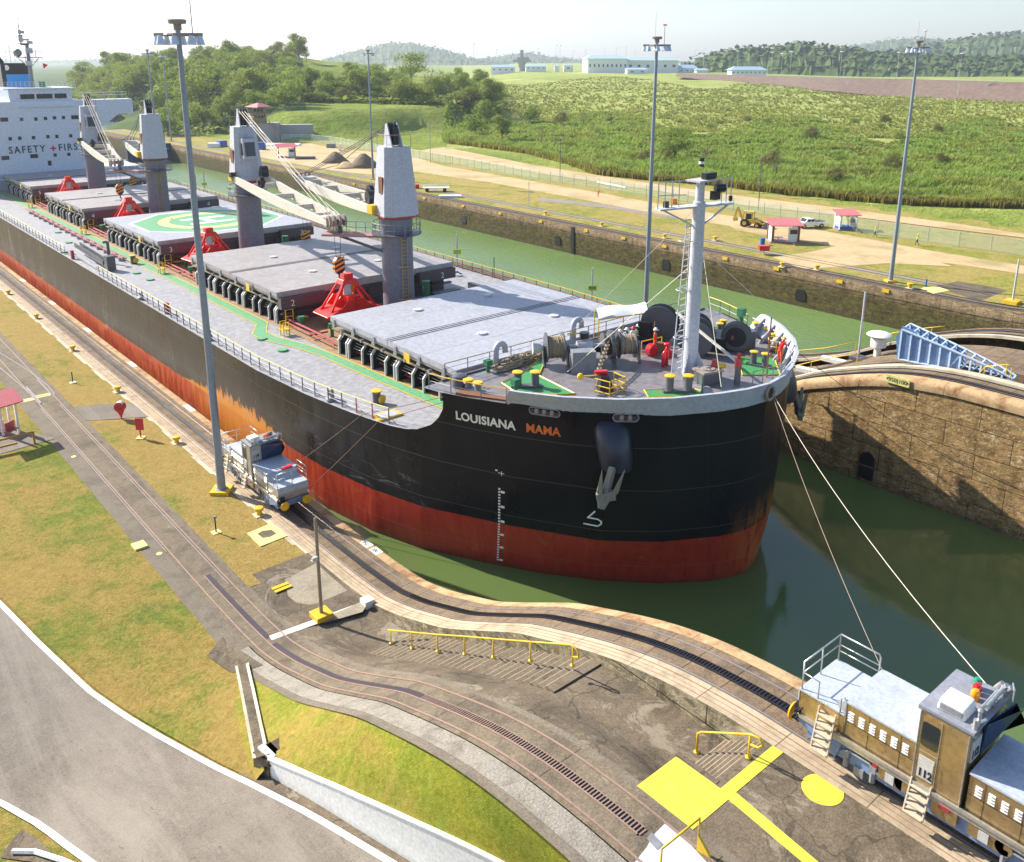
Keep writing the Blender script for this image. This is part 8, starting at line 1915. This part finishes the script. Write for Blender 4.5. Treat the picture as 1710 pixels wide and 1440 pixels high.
# ---------------------------------------------------------------- far bank things
def fpost(px, py, pt, lab, r=.09, mat='pole', base=None, extra=None):
    x, y = G(px, py); d = ray(px, pt); k = math.hypot(x, y) / math.hypot(d.x, d.y); h = EYE_H + d.z * k; return post(lab, x, y, 0, h, r, M[mat], base, extra, 'lamp_post', 'post')
lampx = lambda t, h: MB().cb((0, 0, h), (.9, .3, .15)).build('lamp_head', M['md_grey'], t)
fpost(719, 272, 206, 'dark lamp post at the left end of the cane', extra=lampx); fpost(935, 303, 232, 'dark lamp post by the fence in front of the cane', extra=lampx, mat='dk_grey'); fpost(1266, 352, 262, 'dark lamp post behind the backhoe', extra=lampx, mat='dk_grey')
fpost(1690, 509, 432, 'pale post on a yellow base at the right end of the far wall', .13, 'stay', (1.6, .6, 'yellow')); fpost(883, 347, 303, 'white slim post on the far lawn', .08, 'stay')
fpost(1546, 479, 466, 'short blue bollard post right of the right light mast', .12, 'bluep')
for px, py, lab in ((1519, 482, 'yellow bollard right of the base of the right mast'), (1364, 451, 'yellow bollard left of the right mast'), (1306, 446, 'yellow bollard near the red scooped bin'), (1194, 402, 'yellow bollard right of the fore mast on the far wall'), (1110, 398, 'yellow bollard left of the fore mast'), (1005, 378, 'yellow bollard farther along the far wall'), (911, 359, 'small yellow bollard at the middle of the far wall')):
    x, y = G(px, py); dup(bp_, (x, y, 0), 0, lab, 'yellow bollards along the tow track', 1.3)
# chain link fence
FP = [G(*q) for q in [(470, 236), (520, 236), (560, 241), (600, 249), (680, 262), (780, 279), (900, 301), (1000, 315), (1100, 331), (1200, 347), (1330, 368), (1405, 380), (1430, 388), (1500, 398), (1600, 413), (1710, 428), (1800, 440)]]
def fence(lab, P, hgt, step):
    t = thing('chain_link_fence', lab, 'fence', (*P[0], 0)); o = Vector((*P[0], 0)); b = MB(); acc = 0; pts = []
    for a, c in zip(P, P[1:]):
        a, c = Vector((*a, 0)), Vector((*c, 0)); n = max(1, int((c - a).length / step))
        for i in range(n): pts.append(a + (c - a) * i / n)
    pts.append(Vector((*P[-1], 0)))
    b.grid([[tuple(p - o) for p in pts], [tuple(p - o + Vector((0, 0, hgt))) for p in pts]]); b.build('mesh_panel', M['chainlink'], t)
    b = MB(); b.tube([tuple(p - o + Vector((0, 0, hgt))) for p in pts], .03, 4); b.build('top_rail', M['stay'], t)
    for p in pts[:98]: b = MB(); q = p - o; b.cyl(q, q + Vector((0, 0, hgt + .1)), .05, n=5); b.build('fence_post', M['stay'], t)
t_ = NT('chain_link_mesh'); ms = t_.t.nodes.new('ShaderNodeMixShader'); tr_ = t_.t.nodes.new('ShaderNodeBsdfTransparent'); t_.l(tr_.outputs[0], ms.inputs[1]); t_.l(t_.b.outputs[0], ms.inputs[2]); ms.inputs[0].default_value = .38
t_.b.inputs['Base Color'].default_value = (.42, .52, .42, 1); t_.l(ms.outputs[0], t_.t.nodes['Material Output'].inputs['Surface']); M['chainlink'] = t_.m
fence('long green grey chain link fence across the far bank', FP, 2.4, 3.4)
# kiosks, vehicles
def shed(px, py, sz, hh, lab, lower, roofm, rz, open_=.45, table=False):
    x, y = G(px, py); t = thing('guard_booth', lab, 'booth', (x, y, 0), rz); w_, d_ = sz
    b = MB(); b.cb((0, 0, .08), (w_ + 1.0, d_ + .8, .16)); b.build('slab', M['pink'], t)
    for u in (-1, 1):
        for v in (-1, 1): b = MB(); b.cb((u * w_ / 2, v * d_ / 2, hh / 2), (.35, .25, hh)); b.build('corner_post', M['rust'] if lower != 'bluep' else M['white'], t)
    b = MB(); b.cb((w_ * .3, -d_ / 2, hh * .45), (w_ * .4, .12, hh * .85)); b.cb((w_ / 2, 0, hh * .45), (.12, d_, hh * .8)); b.cb((-w_ / 2, 0, hh * .45), (.1, d_ * .8, hh * .8)) ; b.build('wall_panel', M['white'], t)
    b = MB(); b.cb((w_ * .3, -d_ / 2 - .07, hh * .62), (w_ * .28, .04, hh * .25)); b.cb((w_ / 2 + .07, 0, hh * .62), (.04, d_ * .6, hh * .25)); b.build('window', M['glass'], t)
    if lower == 'bluep': b = MB(); b.cb((0, 0, .35), (w_ + .3, d_ + .3, .6)); b.build('blue_plinth', M['bluep'], t)
    b = MB(); r = .6; b.extr([(-w_ / 2 - r, -d_ / 2 - r, hh - .1), (w_ / 2 + r, -d_ / 2 - r, hh - .1), (w_ / 2 + r, d_ / 2 + r, hh + .55), (-w_ / 2 - r, d_ / 2 + r, hh + .55)], (0, 0, .1))
    for i in range(12): u = -w_ / 2 - r + (w_ + 2 * r) * i / 11; b.beam((u, -d_ / 2 - r, hh + .02), (u, d_ / 2 + r, hh + .67), .06, .05)
    b.build('roof', M[roofm], t)
    if table:
        b = MB(); b.cb((-w_ * .2, -.3, .75), (1.4, .7, .06)); b.cb((-w_ * .2, -.3, .4), (.1, .5, .7)); b.cb((-w_ * .2, -.9, .45), (1.4, .25, .05)); b.build('table', M['white'], t)
    return t
shed(1307, 403, (4.2, 2.6), 2.9, 'white booth with a faded red roof, picnic table and red posts on the far lawn', '', 'roof_pink', R_(-40), table=True)
shed(1411, 383, (2.8, 2.0), 2.7, 'small white booth with blue base and pink roof by the fence', 'bluep', 'roof_pink', R_(-35)); shed(478, 262, (5, 4), 3.2, 'distant white booth with a dark red roof beside the soil piles', '', 'roof_red', R_(-20))
x, y = G(1273, 409); t = thing('drum', 'blue drum at the left of the red roofed booth', 'drum', (x, y, 0)); b = MB(); b.lathe([(.38, 0), (.4, .3), (.38, .6), (.4, .9), (.38, 1.1)], (0, 0, 0), 14); b.build('drum_body', M['bluep'], t, 2)
x, y = G(1275, 425); t = thing('bin', 'red scooped bin standing near the far return track', 'bin', (x, y, 0), R_(-40)); b = MB(); b.cb((0, 0, 1.0), (1.5, 1, .8), 0, 0, 1.1); b.build('bin_body', M['sig_r'], t, 0, .1); b = MB(); b.cb((0, 0, .3), (.2, .2, .6)); b.build('bin_leg', M['white'], t)
def truck(px, py, rz):
    x, y = G(px, py); t = thing('pickup_truck', 'white pickup truck parked behind the red roofed booth', 'pickup truck', (x, y, 0), rz)
    P = [(-2.7, .5), (-2.7, 1.05), (-.5, 1.1), (-.45, 1.1), (-.15, 1.7), (1.1, 1.75), (1.6, 1.15), (2.6, 1.0), (2.7, .75), (2.65, .5)]
    b = MB(); b.extr([(u, -.95, v) for u, v in P], (0, 1.9, 0)); b.build('truck_body', M['truck'], t, 0, .06); b = MB(); b.box(-2.6, -.6, -.8, .8, 1.08, 1.12); b.build('load_bed', M['black'], t)
    b = MB(); b.box(-.2, .4, -.97, .97, 1.2, 1.6); b.box(.5, 1.15, -.97, .97, 1.2, 1.6); b.extr([(1.12, -.8, 1.7), (1.56, -.8, 1.2), (1.6, -.8, 1.2), (1.16, -.8, 1.72)], (0, 1.6, 0)); b.box(-.5, -.3, -.75, .75, 1.25, 1.6); b.build('truck_window', M['glass'], t)
    for u in (-1.75, 1.75):
        for v in (-.9, .9): b = MB(); b.cyl((u, v - .12, .4), (u, v + .12, .4), .4, n=18); wh = b.build('wheel', M['tyre'], t, 2); b = MB(); b.cyl((u, v - .13, .4), (u, v + .13, .4), .2, n=10); b.build('rim', M['steel'], wh)
    for v in (-.75, .75): b = MB(); b.box(-2.73, -2.69, v - .1, v + .1, .8, 1.0); b.build('tail_light', M['sig_r'], t)
truck(1352, 380, R_(155))
def backhoe(px, py, rz):
    x, y = G(px, py); t = thing('backhoe_loader', 'yellow backhoe loader with raised rear arm and front bucket beside the dirt road', 'backhoe', (x, y, 0), rz)
    b = MB(); b.extr([(-1.2, -.6, .7), (-1.2, -.6, 1.3), (.6, -.6, 1.5), (2.0, -.6, 1.3), (2.0, -.6, .7)], (0, 1.2, 0)); b.build('engine_body', M['digger'], t, 0, .05)
    b = MB(); [b.beam((u, v, 1.3), (u * .9, v, 2.7), .1, .1) for u in (-1.1, .5) for v in (-.6, .6)]; b.cb((-.3, 0, 2.75), (2.0, 1.5, .12)); b.build('cab_frame', M['digger'], t); b = MB(); b.cb((-.2, 0, 1.9), (.9, .9, 1.0)); b.build('cab_glass', M['glass'], t)
    for u, r in ((-.7, .75), (1.6, .5)):
        for v in (-.85, .85): b = MB(); b.cyl((u, v - .2, r), (u, v + .2, r), r, n=20); wh = b.build('wheel', M['tyre'], t, 2); b = MB(); b.cyl((u, v - .22, r), (u, v + .22, r), r * .5, n=12); b.build('rim', M['digger'], wh)
    b = MB(); [b.beam((.6, v, 1.5), (2.9, v, .7), .15, .2) for v in (-.7, .7)]; b.build('loader_arm', M['digger'], t); b = MB(); b.extr([(2.8, -1.15, .1), (3.8, -1.15, .1), (3.2, -1.15, .4), (3.0, -1.15, 1.0), (2.8, -1.15, .9)], (0, 2.3, 0)); b.build('loader_bucket', M['dk_grey'], t)
    b = MB(); b.beam((-1.3, 0, .9), (-2.4, 0, 3.3), .3, .35); b.beam((-2.4, 0, 3.3), (-2.9, 0, 1.5), .25, .3); b.build('backhoe_arm', M['digger'], t); b = MB(); b.extr([(-3.1, -.4, 1.5), (-2.5, -.4, 1.5), (-2.4, -.4, .9), (-3.0, -.4, .8)], (0, .8, 0)); b.build('backhoe_bucket', M['digger'], t)
backhoe(1252, 379, R_(-75))
def pile(px, py, r, h, lab, mat):
    x, y = G(px, py); b = MB(); rg = random.Random(int(px)); b.lathe([(r, -.1), (r * .75, h * .3), (r * .45, h * .68), (r * .15, h * .97), (.05, h)], (0, 0, 0), 22); b.v = [(p[0] * rg.uniform(.93, 1.07), p[1] * rg.uniform(.93, 1.07), p[2] * rg.uniform(.9, 1.06)) for p in b.v]
    o = b.build('soil_pile', mat, None, True); o.location = (x, y, 0); tag(o, lab, 'soil pile')
pile(608, 279, 4.6, 3.6, 'grey conical gravel pile left of the foremost crane', M['soil']); pile(560, 271, 4.2, 3.0, 'brown soil heap left of the grey gravel pile', M['soil']); pile(578, 280, 4.0, 1.6, 'low pale sand heap in front of the brown soil heap', M['dirt'])
def boxthing(px, py, sz, lab, mat, name='crate', cat='crate', rz=-.6):
    x, y = G(px, py); o = MB().cb((0, 0, sz[2] / 2), sz, 0, 0, .97).build(name, M[mat], None, 0, .05); o.location = (x, y, 0); o.rotation_euler.z = rz; return tag(o, lab, cat)
boxthing(438, 250, (2.2, 2.2, 2.4), 'blue box cabin behind the second crane', 'bluep', 'cabin', 'cabin'); boxthing(429, 236, (2.2, 2, 2.2), 'dark green box behind the blue cabin', 'dk_green', 'cabin', 'cabin'); boxthing(463, 243, (16, 5, .5), 'white tarpaulin spread on the far bank', 'tent', 'tarpaulin', 'tarpaulin')
boxthing(510, 266, (6, 2, .8), 'dark flat rack of steel beside the distant booth', 'dk_grey', 'steel_rack', 'rack'); boxthing(468, 227, (1.6, 1.6, 3), 'small white cabin at the fence corner', 'white', 'cabin', 'cabin'); boxthing(371, 245, (3, 2, 2), 'blue box beside white bundles near the third crane', 'bluep', 'crate', 'crate', .2); boxthing(358, 246, (4, 3, 1.4), 'white bundle left of the blue box', 'white', 'bundle', 'bundle')
boxthing(553, 247, (3, 2, 1.4), 'grey scrap heap by the fence', 'md_grey', 'scrap', 'scrap'); boxthing(568, 252, (1, 1, 2.2), 'white portable cabin by the fence', 'white', 'cabin', 'cabin'); boxthing(690, 305, (.8, .8, 1.2), 'small red pump unit behind the foremost crane', 'sig_r', 'pump', 'pump'); boxthing(697, 315, (.9, .9, 1.), 'second small red pump unit nearer the wall', 'sig_r', 'pump', 'pump')
x, y = G(728, 320); t = thing('trailer', 'white flat trailer standing on the far wall', 'trailer', (x, y, 0), R_(-38)); b = MB(); b.cb((0, 0, .9), (6, 2, .1)); [b.tube([(-2.9, v, .9), (-2.9, v, 1.5), (2.9, v, 1.5), (2.9, v, .9)], .05, 5) for v in (-.95, .95)]; b.build('flat_bed', M['white'], t)
for u in (-2, 2): b = MB(); b.cyl((u, -.9, .4), (u, .9, .4), .4, n=14); b.build('wheel', M['tyre'], t)
boxthing(752, 330, (5, 1.6, .5), 'low stack of white pipes right of the trailer', 'white', 'pipe_stack', 'pipes', -.66)
b = MB(); p0_ = G(998, 307); x0_, y0_ = G(1045, 316); a, c = Vector((*p0_, .35)), Vector((x0_, y0_, .35)); b.cyl(a, c, .25, n=8); tag(b.build('pipe', M['white']), 'long white pipe lying along the fence', 'pipe')
boxthing(1126, 341, (1, .8, 1.2), 'small orange box behind the middle light mast', 'stripe_o', 'cabinet', 'cabinet')
for px, py in ((1462, 489),): 
    P = [G(1538, 482), G(1562, 478), G(1585, 486), G(1560, 491)]; b = MB(); b.prism(P, 0, .06); struct('far_pit_frame', b, M['pale_yellow'])
# control house with stairs at the end of the far lock
x, y = G(441, 236); ct = thing('control_house', 'small control house with a red roof on a weathered concrete bulkhead', 'building', (x, y, 0), R_(-30)); ct.scale = (.8, .8, .77)
b = MB(); b.cb((-1, 4, 4.2), (16, 8, 8.4)); b.cb((14, 7, 3.6), (16, 5, 7.2)); b.cb((4.2, -.1, 4), (.8, .8, 8)); b.cb((-5, -.1, 4), (.8, .8, 8)); b.build('bulkhead', M['grey_conc'], ct)
b = MB(); b.cb((-1.5, 2, 12.2), (6, 5, 7.4)); b.build('house_wall', M['ret_wall'], ct)
b = MB(); b.lathe([(6.2, 0), (5.8, .2), (.8, 1.8)], (-1.5, 2, 15.9), 4); b.build('roof', M['roof_pink'], ct)
for z in (11.4, 14.4):
    for u in (-3, -1.5, 0): b = MB(); b.cb((u, -.53, z), (1.1, .1, 1.2)); b.build('window', M['glass'], ct)
b = MB()
for z in (9.4, 12.8): b.cb((-1.5, -1.3, z), (9, 1.6, .2)); b.tube([(-6, -2, z + 1), (3, -2, z + 1)], .06, 5)
for u in np.linspace(-6, 3, 9): b.cyl((u, -2, 8.4), (u, -2, 13.8), .06, n=4)
b.beam((3, -1, 9), (10, -1, 2), 1.2, .3); b.build('balcony', M['pole_br'], ct)
b = MB(); b.cb((-22, 2, 4), (26, 10, 8)); b.v = [(p[0] - 12, p[1] + 14, p[2]) for p in b.v]
for i in range(14): b.cb((-46 + i * 1.9, 10.8, 4), (.3, .3, 8))
tag(LW(b, 'tank_wall', M['grey_conc'], ct), None)
# distant buildings
def dist(px, py, z0=8): 
    return px, py
def at_d(px, d): return atp(px, d)
def bld(px0, px1, ytop, ybot, d, lab, roofh=0.25, depth=30, wins=0, name='building', roofm='roof_blue', wall='pale_bldg'):
    x0, y0 = at_d(px0, d); x1, y1 = at_d(px1, d); zt_ = EYE_H - (ytop - 100) / 1537 * d; zb_ = EYE_H - (ybot - 100) / 1537 * d
    t = thing(name, lab, 'building', ((x0 + x1) / 2, (y0 + y1) / 2, zb_)); W_ = math.hypot(x1 - x0, y1 - y0); t.rotation_euler.z = math.atan2(y1 - y0, x1 - x0); h = zt_ - zb_; hr = h * roofh
    b = MB(); b.cb((0, depth / 2, (h - hr) / 2 - 3), (W_, depth, h - hr + 6)); b.build('wall', M[wall], t)
    b = MB(); o = W_ * .02 + 1; v = [(-W_ / 2 - o, -o, h - hr), (W_ / 2 + o, -o, h - hr), (W_ / 2 + o, depth + o, h - hr), (-W_ / 2 - o, depth + o, h - hr), (-W_ / 2 + W_ * .12, depth * .4, h), (W_ / 2 - W_ * .12, depth * .4, h), (W_ / 2 - W_ * .12, depth * .6, h), (-W_ / 2 + W_ * .12, depth * .6, h)]
    b.add(v, [(3, 2, 1, 0), (4, 5, 6, 7), (0, 1, 5, 4), (1, 2, 6, 5), (2, 3, 7, 6), (3, 0, 4, 7)]); b.build('roof', M[roofm], t)
    if wins:
        for i in range(wins):
            u = -W_ / 2 + W_ * (i + .5) / wins; b = MB(); b.cb((u, -.1, (h - hr) * .55), (W_ / wins * .3, .3, (h - hr) * .2)); b.build('window', M['glass'], t)
    return t
bld(982, 1048, 92, 123, 1150, 'large white building with a pale blue roof, its left wing', .2, 90, 9); bld(1046, 1133, 96, 121, 1160, 'right wing of the large white building behind the middle mast', .2, 80, 6); bld(1048, 1082, 113, 124, 1080, 'low white annex in front of the large building', .25, 20, 2)
bld(1134, 1164, 108, 122, 1200, 'small white hut right of the large building', .4, 20, 3); bld(1164, 1184, 114, 123, 1180, 'tiny white shed right of the small hut', .3, 15); bld(1223, 1281, 111, 125, 900, 'long low white building with blue roof on the dam', .4, 18, 8)
bld(820, 860, 108, 121, 1300, 'low white building left of the control tower', .3, 30, 4); bld(878, 912, 108, 117, 1300, 'low white building right of the control tower', .3, 30, 4); bld(942, 957, 108, 119, 1300, 'small white block near the tower', .1, 20, 1); bld(926, 934, 109, 119, 1300, 'narrow white block near the tower', .1, 10)
d = 1400; x, y = at_d(871.5, d); tw = thing('control_tower', 'grey concrete control tower with broad flared top on the horizon', 'tower', (x, y, 8), -YAW)
k = d / 1537; b = MB(); b.lathe([(7 * k, 8 * k if 0 else 0), (5.5 * k, 15 * k), (8 * k, 19 * k)], (0, 0, 0), 12); b.build('shaft', M['grey_conc'], tw); b = MB(); b.cb((0, 0, 21 * k), (31 * k, 12 * k, 4 * k)); b.cb((2 * k, 0, 25 * k), (20 * k, 10 * k, 4 * k)); b.build('tower_deck', M['grey_conc'], tw); b = MB(); b.cb((0, 0, 32 * k), (5.5 * k, 5 * k, 13 * k)); b.build('tower_top', M['grey_conc'], tw)
# thin distant lamp columns
dl = thing('lamp_column', 'thin white lamp column far off on the horizon', 'lamp column', (0, 0, 0), 0, 'thin lamp columns of the new locks'); b = MB(); b.cyl((0, 0, 0), (0, 0, 30), .35, .25, 6); b.build('column', M['stay'], dl); b = MB(); b.cb((0, 0, 30), (5, 5, .8)); b.build('lamp_head', M['white'], dl); KIDS[dl.name] = list(dl.children)
first = True
for px, yt, yb3, d in ((791, 75, 115, 1500), (829, 84, 112, 1700), (897, 83, 115, 1700), (928, 77, 115, 1500), (935, 77, 116, 1400), (956, 86, 116, 1600), (977, 84, 116, 1700), (1010, 81, 92, 1600), (1029, 80, 92, 1650), (1045, 78, 92, 1600), (1060, 84, 94, 1700), (1289, 88, 124, 900), (1306, 90, 124, 890), (1321, 87, 124, 880), (1405, 87, 128, 800), (1500, 88, 131, 740), (1605, 90, 135, 660), (1160, 83, 110, 1200), (1175, 82, 110, 1200), (1232, 86, 112, 1100)):
    x, y = at_d(px, d); zb_ = EYE_H - (yb3 - 100) / 1537 * d; h = (yb3 - yt) / 1537 * d
    if first: dl.location = (x, y, zb_); dl.scale = (d / 1600,) * 2 + (h / 30,); first = False
    else: dup(dl, (x, y, zb_), 0, None, None, (d / 1600, d / 1600, h / 30))
for px, yt, yb3, d, lab in ((1363, 133, 152, 690, 'slim utility pole at the foot of the dam, the left one'), (1607, 140, 170, 560, 'slim utility pole at the foot of the dam, the right one'), (1420, 135, 152, 650, 'slim utility pole at the foot of the dam between the other two')):
    x, y = at_d(px, d); z0 = EYE_H - (yb3 - 100) / 1537 * d; post(lab, x, y, z0, (yb3 - yt) / 1537 * d, .25, M['stay'], name='utility_pole')
# port cranes lost in the haze
for px, lab in ((14, 'faint port crane in the haze, leftmost'), (22, 'faint port crane in the haze, second'), (49, 'faint port crane in the haze, third'), (58, 'faint port crane in the haze, rightmost')):
    x, y = at_d(px, 3800); t = thing('port_crane', lab, 'port crane', (x, y, 0), -YAW); b = MB(); [b.beam((u, 0, 0), (u * .8, 0, 90), 2.5, 2.5) for u in (-9, 9)]; b.build('crane_leg', M['md_grey'], t); b = MB(); b.beam((-30, 0, 60), (35, 0, 62), 3, 3); b.build('crane_boom', M['md_grey'], t)
# ---------------------------------------------------------------- haze
b = MB(); b.box(-3500, 6500, -200, 9000, -12, 300); hz_ = b.build('haze', bpy.data.materials.new('haze_air')); tag(hz_, kind='stuff')
m_ = hz_.data.materials[0]; m_.use_nodes = True; n_ = m_.node_tree; n_.nodes.clear(); o_ = n_.nodes.new('ShaderNodeOutputMaterial'); v_ = n_.nodes.new('ShaderNodeVolumePrincipled'); v_.inputs['Color'].default_value = (.82, .9, 1, 1); v_.inputs['Density'].default_value = .00013; v_.inputs['Anisotropy'].default_value = .35
n_.links.new(v_.outputs[0], o_.inputs['Volume'])
